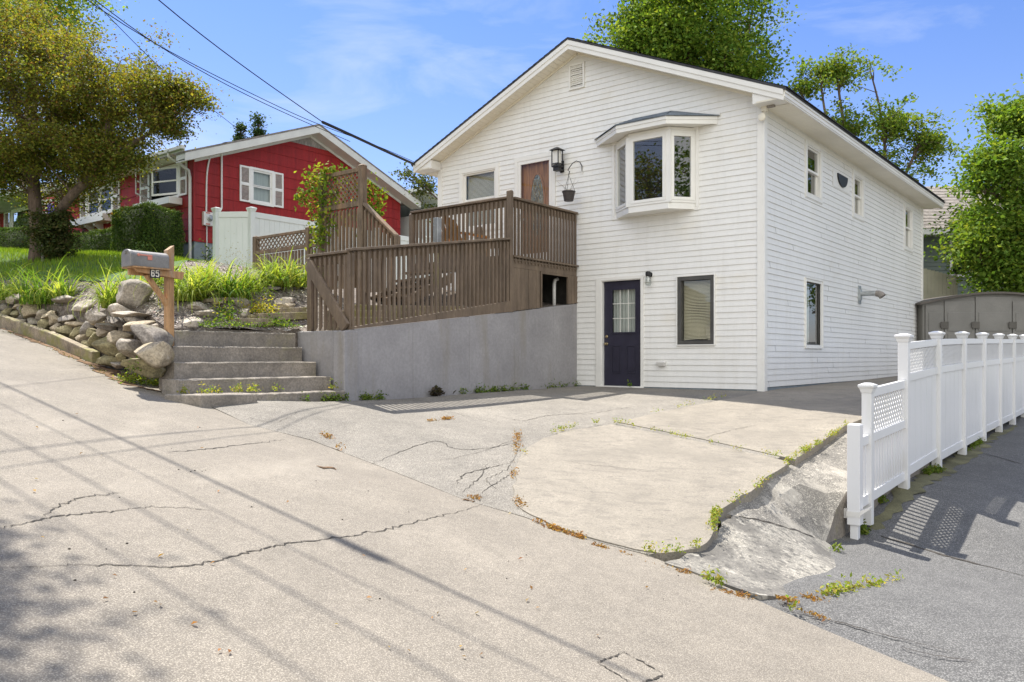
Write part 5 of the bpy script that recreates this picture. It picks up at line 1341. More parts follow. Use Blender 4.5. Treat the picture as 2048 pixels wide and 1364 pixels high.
# US flag hanging at the porch
fx_, fy_, fzz = at(97, 412, 25)
flag = thing('flag', 'striped flag with a purple blue canton hanging behind the bronze leaved tree', 'flag', (fx_, fy_, fzz-.5), ANG)
mb = MB((fx_, fy_), ANG+.2)
for k in range(9):
    mb.hexa([(-.28, .02*math.sin(k), fzz+.22-.06*k), (.30, -.02, fzz+.18-.06*k), (.30, -.01, fzz+.18-.06*k), (-.28, .03, fzz+.22-.06*k), (-.28, .02*math.sin(k), fzz+.28-.06*k), (.30, -.02, fzz+.24-.06*k), (.30, -.01, fzz+.24-.06*k), (-.28, .03, fzz+.28-.06*k)], k % 2)
mb.build('cloth', [M('flag red', (.45, .06, .06)), M('flag white', (.75, .73, .72))], flag)
mb = MB((fx_, fy_), ANG+.2); mb.box(.0, .31, -.03, -.022, fzz-.30, fzz+.05); mb.build('canton', M('flag blue', (.12, .08, .42)), flag)
mb = MB((fx_, fy_), ANG+.2); mb.tube([(-.3, .02, fzz-.3), (-.3, .02, fzz+.4)], .012, 6); mb.build('staff', pvc_m, flag)

# pale vinyl fence: short panel towards the red house, long run going back
MC = np.array(at(503, 418, 19)[:2])
def MM(): return MB(MC, ANG)
mint = thing('vinyl_fence', 'pale green white solid vinyl fence between the red house and the lattice fence', 'fence', (*MC, 3.3), ANG)
ml_ = local(*at(433, 418, 19.05)[:2], MC)
mzt = 5.05
def mpost(x, y):
    capped(mint, x, y, 3.0, mzt+.05, .062, .09, mint_m, 'post', MM)
def mpanel(p, q):
    p, q = np.array(p, float), np.array(q, float); L = np.linalg.norm(q-p); d = (q-p)/L; n = np.array([d[1], -d[0]])
    P = lambda t, z, o: (float(p[0]+d[0]*t+n[0]*o), float(p[1]+d[1]*t+n[1]*o), z)
    mb = MM(); mb.pbox(P, .06, L-.06, mzt-.19, mzt-.06, -.03, .03); mb.pbox(P, .06, L-.06, 3.2, 3.33, -.03, .03); mb.build('rail', mint_m, mint, bevel=.004, split=True)
    mb = MM(); n_ = max(3, int(L/.15))
    for k in range(n_): mb.pbox(P, .06+(L-.12)*k/n_, .06+(L-.12)*(k+1)/n_-.006, 3.33, mzt-.19, -.012, .012+.002*(k % 2))
    mb.pbox(P, .06, L-.06, 3.33, mzt-.19, -.008, .008)
    mb.build('board_panel', mint_m, mint)
mpost(*ml_); mpost(0, 0); mpanel(ml_, (0, 0))
for k in range(1, 6): mpost(0, 1.95*k); mpanel((0, 1.95*(k-1)), (0, 1.95*k))

# ================================================================ grey house, tan fence and shed at the back right
gh = thing('grey_house', 'sage grey clapboard house half hidden behind the leafy tree on the right', 'house', (17.5, 31, .8), 0)
GW = lambda t, z, o: (t, 30-o, z)
mb = MB(); siding(mb, GW, 14, 21.5, .6, 6.2, random.Random(2), [(16.1, 17.1, 4.6, 6.0)], None, .15, .02); siding(mb, lambda t, z, o: (14-o, t, z), 30, 37, .6, 6.2, random.Random(2), (), None, .15, .02); mb.build('wall', sage_m, gh)
mb = MB(); mb.pframe(GW, 16.05, 17.15, 4.55, 6.05, .09, 0, .05); f = mb.build('window', trim_m, gh); mb = MB(); mb.pbox(GW, 16.1, 17.1, 4.6, 6.0, -.06, -.05); mb.build('pane', glass_m, gh, f)
mb = MB(); mb.pbox(GW, 16, 17.2, 4.5, 6.1, -.3, -.28); mb.build('backing', dark_m, gh, f)
mb = MB()
for k in range(14):
    a, b = k/14, (k+1)/14
    mb.hexa([(13.4, 29.4+4*a, 6.2+2.35*a), (22, 29.4+4*a, 6.2+2.35*a), (22, 29.4+4*b, 6.2+2.35*b-.02), (13.4, 29.4+4*b, 6.2+2.35*b-.02), (13.4, 29.4+4*a, 6.26+2.35*a), (22, 29.4+4*a, 6.26+2.35*a), (22, 29.4+4*b, 6.24+2.35*b), (13.4, 29.4+4*b, 6.24+2.35*b)])
mb.hexa([(13.4, 33.4, 8.5), (22, 33.4, 8.5), (22, 37.6, 6.1), (13.4, 37.6, 6.1), (13.4, 33.4, 8.58), (22, 33.4, 8.58), (22, 37.6, 6.2), (13.4, 37.6, 6.2)])
mb.build('roof', greyroof_m, gh)
mb = MB(); mb.box(13.4, 22, 29.36, 29.42, 6.02, 6.22); mb.box(13.4, 22, 29.42, 30, 6.05, 6.09); mb.build('fascia', trim_m, gh)
tf = thing('slat_fence', 'tall pale tan slatted fence between the white house corner and the shed', 'fence', (14, 25.5, 1), 0)
mb = MB(); t = 12.6
while t < 14.05: mb.box(t, t+.115, 26, 26.03, 1.0, 4.55-.25*(t-12.6)); t += .122
mb.build('slat_panel', tan_m, tf)
mb = MB(); mb.box(12.6, 14.1, 26.03, 26.08, 2.0, 2.1); mb.box(12.6, 14.1, 26.03, 26.08, 3.6, 3.7); mb.build('rail', tan_m, tf, split=True)
mb = MB(); mb.box(14.06, 14.16, 25.98, 26.08, 1.0, 4.25); mb.build('post', tan_m, tf)
SH = thing('storage_shed', 'low grey brown resin shed with double doors behind the white fence', 'shed', (12.6, 22.6, 1.0), 0)
sx0, sx1, sy = 11.05, 15.0, 22.0
def ztop(x): return 2.98+.33*math.sin(math.pi*min(1, max(0, (x-sx0+.25)/(sx1-sx0+.5))))
mb = MB(); xs = np.linspace(sx0, sx1, 14)
for a, b in zip(xs[:-1], xs[1:]): mb.hexa([(a, sy, .9), (b, sy, .9), (b, sy+1.3, .9), (a, sy+1.3, .9), (a, sy, ztop(a)), (b, sy, ztop(b)), (b, sy+1.3, ztop(b)), (a, sy+1.3, ztop(a))])
mb.build('body', shed_m, SH)
mb = MB(); xs = np.linspace(sx0-.12, sx1+.12, 16)
for a, b in zip(xs[:-1], xs[1:]): mb.hexa([(a, sy-.12, ztop(a)+.0), (b, sy-.12, ztop(b)+.0), (b, sy+1.4, ztop(b)+.02), (a, sy+1.4, ztop(a)+.02), (a, sy-.12, ztop(a)+.055), (b, sy-.12, ztop(b)+.055), (b, sy+1.4, ztop(b)+.075), (a, sy+1.4, ztop(a)+.075)])
mb.build('roof', shedroof_m, SH)
seams = [at(p, 650, sy)[0] for p in (1849, 1887, 1949, 2023, 2100)]
for k in range(4):
    a, b = seams[k]+.012, seams[k+1]-.012; zt_ = min(ztop(a), ztop(b))-.05
    mb = MB(); mb.box(a, b, sy-.035, sy-.002, 1.05, zt_)
    for q in range(3):
        z0 = 1.15+q*.58; z1 = min(z0+.5, zt_-.08)
        if z1 > z0+.1: mb.box(a+.08, b-.08, sy-.047, sy-.035, z0, z1)
    d = mb.build('door', shed_m, SH, bevel=.012)
    if k:
        mb = MB(); mb.box(a-.10, a+.09, sy-.07, sy-.036, 2.38, 2.56); mb.tube([(a-.12, sy-.08, 2.40), (a-.12, sy-.08, 2.54)], .015, 6); mb.build('hinge', hinge_m, SH, d)

# ================================================================ stones of the dry wall and the bed
def stone(px, py, w, h, lab, tone, depth=None, group='fieldstones of the dry wall', name='fieldstone', rot=0.0, thick=None, cat='stone'):
    base_py = float(np.interp(px, [0, 60, 185, 250, 335], [640, 660, 715, 762, 762]))
    if depth is None: depth = stone_depth(px)+.25+.0062*max(0, base_py-py-h/2)
    x, y, z = at(px, py, depth)
    k = depth/FPX; rw, rh = w*k/2*1.20, h*k/2*1.22
    rd = thick if thick else max(rh, min(rw, .24))*1.05
    rng = random.Random(int(px*7+py*13))
    bm = bmesh.new(); bmesh.ops.create_icosphere(bm, subdivisions=4, radius=1)
    planes = []
    for _ in range(15):
        n = Vector((rng.gauss(0, 1), rng.gauss(0, 1), rng.gauss(0, 1))).normalized(); planes.append((n, rng.uniform(.58, .92)))
    ph = [rng.uniform(0, 6.28) for _ in range(6)]
    for v in bm.verts:
        c = v.co.copy()
        c *= 1.2
        for n, d in planes:
            q = c.dot(n)
            if q > d: c -= n*(q-d)*.94
        c *= 1+.045*math.sin(3.1*c.x+ph[0])*math.sin(3.7*c.y+ph[1])+.03*math.sin(7*c.z+ph[2]+2*c.x)+.014*math.sin(15*c.x+ph[3])*math.sin(13*c.z+ph[4])+.008*math.sin(29*c.y+ph[5]+17*c.z)
        v.co = Vector((c.x*rw, c.y*rd, c.z*rh))
    me = bpy.data.meshes.new(name); bm.to_mesh(me); bm.free()
    me.materials.append(stone_ms[tone]); me.polygons.foreach_set('use_smooth', [True]*len(me.polygons))
    o = bpy.data.objects.new(name, me); COL.objects.link(o)
    o.location = (x, y+rd*.35, z); o.rotation_euler = (rng.uniform(-.12, .12), -rot, math.atan2(-.35, 1)+rng.uniform(-.2, .2))
    return props(o, lab, cat, group)
def c3(x, y, w, h): return (180+x/6.2, 560+y/6.2, w/6.2, h/6.2)
def c2(x, y, w, h): return (x/7.58, 560+y/7.58, w/7.58, h/7.58)
ST = [
 (c3(760, 915, 420, 330), 'largest pitted tan boulder, touching the left end of the concrete steps', 0, -.25),
 (c3(655, 1065, 520, 190), 'broad greenish slab lying on the ground under the largest boulder', 2, -.12),
 (c3(500, 850, 230, 250), 'grey stone standing upright left of the largest boulder', 1, .6),
 (c3(260, 820, 350, 215), 'big smooth olive boulder in the middle course, second widest of the wall', 2, -.1),
 (c3(350, 720, 350, 165), 'speckled tan oval stone resting on the smooth olive boulder', 0, -.3),
 (c3(735, 720, 440, 170), 'long layered slab sloping down towards the mailbox post', 3, -.45),
 (c3(545, 580, 390, 100), 'long flat tan capstone left of the mailbox post', 0, .08),
 (c3(150, 640, 165, 130), 'small whitish stone at the left tip of the speckled oval stone', 4, -.2),
 (c3(215, 580, 270, 85), 'thin layered slab under the left end of the long capstone', 3, -.15),
 (c3(215, 990, 280, 150), 'low mossy oval stone at ground level below the smooth olive boulder', 2, 0),
 (c3(325, 1050, 140, 70), 'small grey stone at ground level beside the low mossy oval', 1, 0),
 (c3(850, 625, 330, 210), 'squared speckled block directly behind the mailbox post', 4, 0),
 (c3(320, 520, 250, 120), 'dark wedge slab leaning behind the thin layered slab', 3, -.5),
 (c3(520, 490, 190, 100), 'flat grey brown stone above the long capstone', 1, -.2),
 (c3(85, 510, 220, 95), 'flat orange tan stone left of the dark wedge slab', 0, -.15),
 (c3(1200, 550, 250, 145), 'pointed light stone sitting on the top concrete step', 4, .1),
 (c3(1130, 602, 140, 45), 'brick sized brown stone under the pointed light stone', 0, 0),
 (c3(1430, 515, 250, 90), 'flat pale stone among the weeds above the top step', 4, .1),
 (c3(372, 970, 100, 95), 'small mossy filler stone wedged beside the upright grey stone', 2, .5),
 (c3(60, 760, 130, 160), 'upright mossy stone at the left side of the smooth olive boulder', 2, .4),
 (c2(50, 270, 170, 160), 'broad light stone cut by the left picture edge, top course', 4, 0),
 (c2(190, 290, 180, 150), 'orange streaked light stone in the top course, second from the left', 4, 0),
 (c2(380, 265, 250, 160), 'rounded pinkish light stone ending the top course at the lily clump', 4, .15),
 (c2(75, 410, 200, 100), 'dark flat stone under the orange streaked light stone', 3, 0),
 (c2(85, 490, 165, 120), 'round mossy stone just above the timber curb at far left', 2, 0),
 (c2(250, 405, 140, 100), 'small tilted tan stone beside the dark flat stone', 0, .5),
 (c2(485, 360, 360, 85), 'long flat pale stone below the rounded pinkish stone', 0, .1),
 (c2(350, 460, 150, 135), 'dark brown stone left of the big round tan boulder', 3, 0),
 (c2(240, 512, 145, 115), 'rough brown stone below the small tilted tan stone', 2, .2),
 (c2(490, 478, 230, 210), 'big round tan boulder at the middle of the left wall half', 0, .1),
 (c2(640, 525, 140, 180), 'upright pale stone leaning on the big round tan boulder', 4, -.4),
 (c2(740, 550, 240, 125), 'smooth pinkish oval right of the upright pale stone', 0, .1),
 (c2(345, 562, 145, 75), 'small dark oval stone under the dark brown stone', 3, 0),
 (c2(300, 622, 195, 105), 'whitish oval stone standing on the timber curb', 4, -.2),
 (c2(485, 640, 190, 120), 'smooth grey oval stone under the big round tan boulder', 1, 0),
 (c2(650, 682, 250, 165), 'rounded mossy boulder with a pale chip, just behind the timber curb', 2, 0),
 (c2(810, 602, 165, 135), 'brown round stone right of the smooth pinkish oval', 0, 0),
 (c2(1010, 590, 300, 135), 'long dark angular stone at the top edge of the gravel', 3, .05),
 (c2(830, 742, 190, 130), 'orange brown pointed stone beside the mossy chipped boulder', 0, .4),
 (c2(970, 762, 240, 185), 'speckled olive boulder above the middle of the timber curb', 2, .1),
 (c2(1140, 672, 235, 90), 'flat tan stone capping the speckled olive boulder', 0, .05),
 (c2(1330, 722, 235, 175), 'dark slate grey stone left of the small whitish stone', 3, .2),
 (c2(1140, 822, 220, 155), 'mossy slanting stone with a yellow weed above the curb end', 2, .5),
 (c2(1250, 872, 190, 125), 'sharp tan stone beside the mossy slanting stone', 0, .5),
 (c2(1395, 800, 140, 140), 'small dark mossy stone below the slate grey stone', 2, 0),
 (c2(1335, 970, 175, 115), 'flat olive stone nearest the end of the timber curb', 2, -.3),
]
DEEP = {'squared speckled': 10.85, 'pointed light stone': 10.95, 'brick sized': 10.9, 'flat pale stone among': 11.4}
for (a, lab, tone, rot) in ST: stone(*a, lab, tone, rot=rot, depth=next((d for k, d in DEEP.items() if lab.startswith(k)), None))
for (px, py, w, h, lab, tone) in [
 (262, 597, 62, 56, 'blue grey peaked boulder behind the lily clump left of the mailbox', 1), (237, 621, 38, 22, 'white flat rock in front of the peaked boulder', 4), (258, 630, 64, 14, 'low flat pale rock in the gravel left of the mailbox post', 4),
 (138, 601, 58, 14, 'thin grey ledge rock at the foot of the leftmost lily clump', 1), (166, 613, 56, 24, 'pale angular rock with a dark side in the gravel', 4), (188, 633, 40, 20, 'grey brown rock right above the orange tan stone', 1),
 (482, 605, 36, 22, 'blue grey block in front of the dark green lily clump', 1), (408, 628, 40, 16, 'pale rock beside the white flowering plant', 4), (566, 600, 40, 15, 'light flat rock under the lilies near the railing', 4),
 (567, 613, 34, 17, 'brown domed rock right of the yellow plant', 0), (488, 627, 22, 22, 'rounded pale stone left of the yellow plant', 4), (391, 614, 44, 13, 'long low grey rock with red leaves in the gravel', 1),
 (430, 604, 26, 13, 'pinkish small rock left of the blue grey block', 0), (543, 577, 26, 8, 'thin dark slate edge under the lilies by the railing', 3), (500, 636, 24, 14, 'olive stone tucked under the yellow plant', 2)]:
    x, y = gp(px, py+h*.3); stone(px, py, w, h, lab, tone, y, 'rocks scattered in the garden bed', 'garden_rock', cat='rock')

# timbers
def timber(p, q, z0, z1, w, lab, mat=timber_m, group='landscape timbers of the garden bed', name='garden_timber'):
    (x0, y0), (x1, y1) = p, q; d = Vector((x1-x0, y1-y0, 0)).normalized(); n = Vector((-d.y, d.x, 0))*w
    mb = MB(); S4 = 6
    for k in range(1):
        mb.hexa([(x0, y0, z0[0]), (x1, y1, z0[1]), (x1+n.x, y1+n.y, z0[1]), (x0+n.x, y0+n.y, z0[0]), (x0, y0, z1[0]), (x1, y1, z1[1]), (x1+n.x, y1+n.y, z1[1]), (x0+n.x, y0+n.y, z1[0])])
    return lone(mb, name, mat, lab, 'timber', group, bevel=.012)
a, b, c = at(183, 725, 11.62), at(92, 684, 12.85), at(-60, 628, 14.7)
timber(b[:2], a[:2], (b[2]-.05, a[2]-.05), (b[2]+.17, a[2]+.155), .12, 'mossy timber curb with its sawn end showing, nearer the big boulders', group='timber curbs along the street', name='timber_curb')
timber(c[:2], b[:2], (c[2]-.05, b[2]-.05), (c[2]+.17, b[2]+.16), .12, 'brown timber curb running out at the left picture edge', group='timber curbs along the street', name='timber_curb')
for px0, px1, py0, py1, hh, lab in ((480, 548, 641, 643, 11, 'lowest grey timber behind the weeds above the top step'), (518, 618, 632, 629, 11, 'long middle timber below the yellow plant'), (560, 614, 622, 620, 12, 'short upper timber beside the railing end'), (372, 440, 585, 583, 7, 'dark thin timber half buried under the lilies right of the mailbox'), (412, 465, 600, 597, 6, 'dark weathered timber end right of the thin buried timber')):
    Y0, Y1 = (gp(px0, py0+hh/2)[1]-.1, gp(px1, py1+hh/2)[1]-.1)
    p0, p1 = at(px0, py0, Y0), at(px1, py1, Y1); k = hh*Y0/FPX
    timber(p0[:2], p1[:2], (p0[2]-k*.9, p1[2]-k*.9), (p0[2]+k/2, p1[2]+k/2), .16, lab)
for k, (x, z, y0, lab) in enumerate(((-4.30, 2.20, -5.5, 'lowest terrace timber seen between the balusters of the long railing'), (-4.46, 2.31, -5.5, 'middle terrace timber seen between the balusters of the long railing'), (-4.62, 2.42, -5.0, 'uppermost terrace timber seen between the balusters of the long railing'))):
    mb = HB(); mb.hexa([(x-.14, y0, z-.3), (x, y0, z-.3), (x, -2.3, z-.2), (x-.14, -2.3, z-.2), (x-.14, y0, z), (x, y0, z), (x, -2.3, z+.10), (x-.14, -2.3, z+.10)])
    lone(mb, 'terrace_timber', timber_m, lab, 'timber', 'terrace timbers behind the railing', bevel=.01)
mb = HB(); mb.hexa([(-5.42, -6.75, 1.9), (-5.32, -6.75, 1.9), (-5.25, -5.9, 1.9), (-5.35, -5.9, 1.9), (-5.42, -6.75, 2.15), (-5.32, -6.75, 2.15), (-5.25, -5.9, 2.17), (-5.35, -5.9, 2.17)])
lone(mb, 'garden_step', timber_m, 'mossy pale edged riser board between the weeds and the railing end', 'board', bevel=.01)
# ================================================================ foliage
leaf_m = leafmat('leaf', .5, .42, (1.35, 1.25, .5))
bronze_leaf_m = leafmat('bronze leaf', .45, .48, (1.4, 1.25, .42))
lily_m = leafmat('lily blade', .4, .5, (1.25, 1.25, .5))
hedge_leaf_m = leafmat('hedge needle', .55, .22, (1.2, 1.2, .6))
def mesh_fast(name, v, quads, cols, mats, midx=None):
    me = bpy.data.meshes.new(name); nv, nf = len(v), len(quads)
    me.vertices.add(nv); me.vertices.foreach_set('co', np.asarray(v, np.float32).ravel())
    me.loops.add(nf*4); me.loops.foreach_set('vertex_index', np.asarray(quads, np.int32).ravel())
    me.polygons.add(nf); me.polygons.foreach_set('loop_start', np.arange(0, nf*4, 4, dtype=np.int32))
    if midx is not None: me.polygons.foreach_set('material_index', np.asarray(midx, np.int32))
    me.update(calc_edges=True)
    a = me.color_attributes.new('Col', 'FLOAT_COLOR', 'POINT')
    c4 = np.ones((nv, 4), np.float32); c4[:, :3] = cols; a.data.foreach_set('color', c4.ravel())
    for m in (mats if isinstance(mats, (list, tuple)) else [mats]): me.materials.append(m)
    o = bpy.data.objects.new(name, me); COL.objects.link(o)
    return o
def leaf_arrays(C, size, cols, rng, up=.7, aspect=.62, droop=.25, fold=.22):
    n = len(C)
    nr = rng.normal(size=(n, 3)); nr /= np.linalg.norm(nr, axis=1)[:, None]; nr[:, 2] = np.abs(nr[:, 2])*.7+up*rng.uniform(.3, 1, n); nr /= np.linalg.norm(nr, axis=1)[:, None]
    t = rng.normal(size=(n, 3)); t -= nr*(t*nr).sum(1)[:, None]; t /= np.linalg.norm(t, axis=1)[:, None]+1e-9
    t[:, 2] -= droop; t /= np.linalg.norm(t, axis=1)[:, None]
    b = np.cross(nr, t); b /= np.linalg.norm(b, axis=1)[:, None]+1e-9
    s = size*rng.uniform(.65, 1.25, n); s = s[:, None]
    base, tip = C-t*s*.5, C+t*s*.5
    l = C+b*s*aspect*.5+nr*s*fold*.5-t*s*.08; r = C-b*s*aspect*.5+nr*s*fold*.5-t*s*.08
    v = np.stack([base, r, tip, l], 1).reshape(-1, 3)
    return v, np.arange(n*4).reshape(n, 4), np.repeat(cols, 4, 0)
def palette(n, pal, rng, jit=.12):
    pal = np.array(pal); c = pal[rng.integers(0, len(pal), n)]
    return np.clip(c*rng.uniform(1-jit, 1+jit, (n, 1))*rng.uniform(1-jit/2, 1+jit/2, (n, 3)), 0, 1)
def blob(n, ctr, rad_, rng, shell=.55, lump=.22, flat_bottom=0.0):
    d = rng.normal(size=(n, 3)); d /= np.linalg.norm(d, axis=1)[:, None]
    ph = rng.uniform(0, 6.28, 6)
    f = 1+lump*(np.sin(3.2*d[:, 0]+ph[0])*np.sin(2.7*d[:, 1]+ph[1])+.7*np.sin(5.3*d[:, 2]+ph[2]+2*d[:, 0])+.5*np.sin(7*d[:, 1]+ph[3]))
    r = (shell+(1-shell)*rng.uniform(0, 1, n))*f
    p = np.array(ctr)+d*r[:, None]*np.array(rad_)
    return p
def tree(name, label, cat, base, trunks, blobs, leaf, pal, mat, seed, per=70, clump=.55, branches=60, group=None, up=.7, squash=.6, br=.035):
    """trunks: list of (points, radii); blobs: list of (n_clumps, centre, radii, shell)"""
    rng = np.random.default_rng(seed)
    t = thing(name, label, cat, base, 0, group)
    mb = MB()
    for pts, rs in trunks: mb.tube(smooth_line(pts, 4), [float(np.interp(k, np.linspace(0, 1, len(rs)), rs)) for k in np.linspace(0, 1, (len(pts)-1)*4+1)], 9)
    C = np.concatenate([blob(n, c, r, rng, sh) for n, c, r, sh in blobs])
    allp = np.array([p for pts, rs in trunks for p in smooth_line(pts, 8)][3:])
    pick = rng.permutation(len(C))[:branches]
    for k in pick:
        c = C[k]; cand = allp[allp[:, 2] < c[2]-.1] if (allp[:, 2] < c[2]-.1).any() else allp
        d = np.linalg.norm(cand-c, axis=1)+.6*np.abs(cand[:, 2]-(c[2]-.8)); a = cand[np.argmin(d)]
        m_ = a*.45+c*.55+np.array([0, 0, .12*np.linalg.norm(c-a)])+rng.normal(0, .12, 3)
        mb.tube(smooth_line([tuple(a), tuple(m_), tuple(c)], 3), [br, br*.85, br*.7, br*.6, br*.45, br*.3, br*.18], 5, cap=False)
    mb.build('trunk', bark_m, t, smooth=True, recalc=False)
    n = len(C)*per
    L = np.repeat(C, per, 0)+rng.normal(size=(n, 3))*clump*np.array([1, 1, squash])*np.repeat(rng.uniform(.6, 1.3, len(C)), per)[:, None]
    tone = np.repeat(palette(len(C), [(1, 1, 1)], rng, .14), per, 0)
    cols = palette(n, pal, rng, .18)*tone
    v, q, c = leaf_arrays(L, leaf, cols, rng, up)
    o = mesh_fast('crown', v-np.array(base), q, c, mat); o.parent = t
    return t

MAPLE = [(.145, .235, .035), (.115, .205, .03), (.19, .28, .04), (.095, .175, .026), (.23, .31, .05)]
LIGHT = [(.15, .245, .035), (.19, .285, .042), (.115, .20, .03), (.24, .32, .055)]
PLUM = [(.18, .195, .04), (.15, .135, .042), (.23, .235, .045), (.13, .17, .035), (.165, .105, .045), (.27, .28, .055), (.115, .15, .035), (.16, .20, .035)]
# bronze leaved tree on the lawn
bx_, by_, bz_ = at(70, 522, 18.5)
def P3(px, py, Y): return at(px, py, Y)
tree('bronze_tree', 'spreading bronze and yellow green leaved tree on the lawn with a low fork', 'tree', (bx_, by_, bz_),
     [([P3(72, 530, 18.5), P3(74, 480, 18.5), P3(70, 420, 18.5), P3(66, 360, 18.5), P3(58, 300, 18.6), P3(30, 200, 18.8), P3(10, 80, 19)], [.19, .15, .14, .13, .11, .08, .04]),
      ([P3(74, 500, 18.5), P3(108, 440, 18.3), P3(140, 395, 18.1), P3(190, 340, 17.9), P3(215, 260, 17.8), P3(222, 180, 17.8)], [.12, .11, .10, .085, .07, .03]),
      ([P3(66, 360, 18.5), P3(95, 280, 18.2), P3(120, 190, 18.2), P3(130, 90, 18.4)], [.10, .08, .06, .03]),
      ([P3(190, 340, 17.9), P3(260, 290, 17.7), P3(330, 250, 17.6)], [.06, .045, .02])],
     [(190, P3(70, 180, 18.6), (2.0, 1.9, 2.5), .35), (120, P3(200, 200, 18.0), (1.5, 1.6, 1.7), .3), (75, P3(130, 312, 18.1), (1.5, 1.4, .85), .3), (50, P3(215, 308, 17.9), (.75, .9, .6), .3),
      (45, P3(300, 195, 17.7), (.75, .9, .75), .3), (24, P3(355, 190, 17.6), (.55, .6, .42), .2), (18, P3(330, 250, 17.6), (.5, .5, .35), .2), (8, P3(395, 195, 17.6), (.30, .35, .28), .2), (100, P3(20, 110, 18.9), (1.9, 1.8, 1.4), .3), (60, P3(10, 330, 18.6), (1.2, 1.3, .9), .3)],
     .068, PLUM, bronze_leaf_m, 1, 165, .21, 200, br=.018)
# leafy shoots around its foot
tree('sucker_shrub', 'dark bushy shoots growing around the foot of the bronze tree', 'shrub', P3(108, 520, 18.2), [([P3(100, 522, 18.2), P3(104, 480, 18.2), P3(110, 440, 18.2)], [.04, .03, .01])],
     [(60, P3(105, 462, 18.1), (.5, .5, .50), .2), (14, P3(122, 440, 18.1), (.22, .3, .25), .2), (20, P3(112, 500, 18.1), (.28, .3, .22), .2)], .075, [(.07, .10, .03), (.09, .11, .035), (.06, .08, .028), (.11, .10, .04)], leaf_m, 5, 70, .11, 16, br=.008)
# tall tree behind it at the top left
tree('tall_tree', 'bright green tall tree showing above the bronze tree at the top left', 'tree', (-18.5, 31, 6), [([(-18.5, 31, 5.8), (-18.3, 31, 10), (-18, 31, 15)], [.3, .25, .1])], [(150, (-18.2, 31, 14.8), (3.0, 2.4, 2.3), .3)], .15, LIGHT, leaf_m, 6, 60, .42, 25)
# maple behind the white house
tree('maple_tree', 'dense green maple rising behind the roof ridge of the white house', 'tree', (7.6, 34, 1), [([(7.6, 34, .8), (7.5, 34, 7), (7.4, 34, 12), (7.3, 34, 17)], [.4, .34, .25, .08]), ([(7.5, 34, 9), (9.2, 34, 13), (10, 34, 16)], [.2, .14, .05]), ([(7.5, 34, 10), (5.6, 33.8, 13.5), (5.0, 33.8, 16)], [.18, .12, .04])],
     [(190, (7.3, 34, 15.4), (3.3, 3.2, 3.0), .3), (50, (5.6, 33.6, 14.6), (1.7, 1.6, 1.7), .3), (55, (9.2, 33.8, 13.4), (1.4, 1.8, 1.9), .3), (16, (10.6, 33.6, 11.3), (.8, .9, 1.0), .3), (40, (7.6, 34, 11.6), (2.8, 2.5, 1.2), .3)], .165, MAPLE, leaf_m, 2, 165, .43, 70)
# airy tree with visible limbs
def Q(px, py, Y=29): return at(px, py, Y)
tree('airy_tree', 'open crowned tree with bare branches showing, right of the maple', 'tree', (*Q(1790, 640)[:2], 1), [([(*Q(1790, 640)[:2], .8), Q(1775, 480), Q(1740, 400), Q(1700, 300), Q(1680, 200), Q(1672, 120)], [.26, .2, .13, .075, .045, .02]), ([Q(1740, 400), Q(1690, 330), Q(1640, 270), Q(1600, 180)], [.09, .06, .04, .02]), ([Q(1760, 440), Q(1810, 350), Q(1850, 260)], [.09, .06, .03]), ([Q(1750, 420), Q(1770, 320), Q(1760, 220), Q(1740, 140)], [.08, .06, .04, .02]), ([Q(1700, 300), Q(1655, 240), Q(1640, 150)], [.07, .05, .02])],
     [(70, Q(1672, 145), (1.75, 1.2, .75), .0), (75, Q(1690, 265), (1.8, 1.3, 1.1), .0), (70, Q(1790, 250), (1.6, 1.2, .9), .0), (80, Q(1765, 345), (1.9, 1.3, 1.0), .0), (60, Q(1858, 290), (1.15, 1, 1.1), .0), (20, Q(1610, 180), (.7, .7, .5), 0)], .135, [(.15, .24, .036), (.18, .26, .042), (.12, .20, .03), (.22, .28, .055)], leaf_m, 3, 36, .21, 300, br=.016, squash=.6)
# big tree on the right, reaching low
tree('leafy_tree', 'large light green leafy tree filling the right edge above the shed', 'tree', (17.2, 25.5, 1), [([(17.2, 25.5, .8), (17, 25.2, 4), (16.8, 25, 8), (16.5, 25, 10.5)], [.35, .28, .18, .05]), ([(17, 25.2, 4), (15, 24.4, 6), (13.8, 24, 6.6)], [.14, .09, .03]), ([(17, 25.2, 3), (15, 24.4, 4), (13.9, 24.2, 4.4)], [.12, .08, .03])],
     [(210, (16.3, 24.6, 6.0), (2.35, 2.2, 2.9), .5), (70, (16.6, 24.4, 9.2), (1.5, 1.6, 1.5), .3), (24, (15.0, 24.2, 8.6), (.7, .9, .9), .2), (40, (14.1, 24.2, 5.0), (.85, .9, 1.1), .3), (30, (14.0, 24, 7.2), (.8, .9, .8), .3), (40, (14.6, 23.8, 4.2), (1.0, .8, .7), .3), (90, (18.6, 24.8, 6.5), (2, 2, 3), .4)], .14, LIGHT+MAPLE[:2], leaf_m, 4, 150, .34, 60)
tree('thin_tree', 'sparse thin leaved tree branch poking out beside the left eave of the white house', 'tree', (-.6, 26, 3), [([(-.6, 26, 2.5), (-.8, 26, 5), (-1.5, 25.6, 6.6)], [.1, .08, .03]), ([(-.8, 26, 5), (-2, 25.2, 6.2), (-2.9, 24.8, 7.0)], [.04, .03, .01])],
     [(26, at(850, 372, 25), (.42, .5, .40), .2), (9, at(815, 350, 25), (.28, .3, .18), .2), (12, at(862, 425, 25), (.25, .4, .4), .2), (40, (-1.0, 26, 6.5), (1.0, 1, 1.2), .3)], .10, [(.09, .12, .035), (.12, .13, .04), (.07, .10, .03)], leaf_m, 8, 26, .15, 40, br=.014)
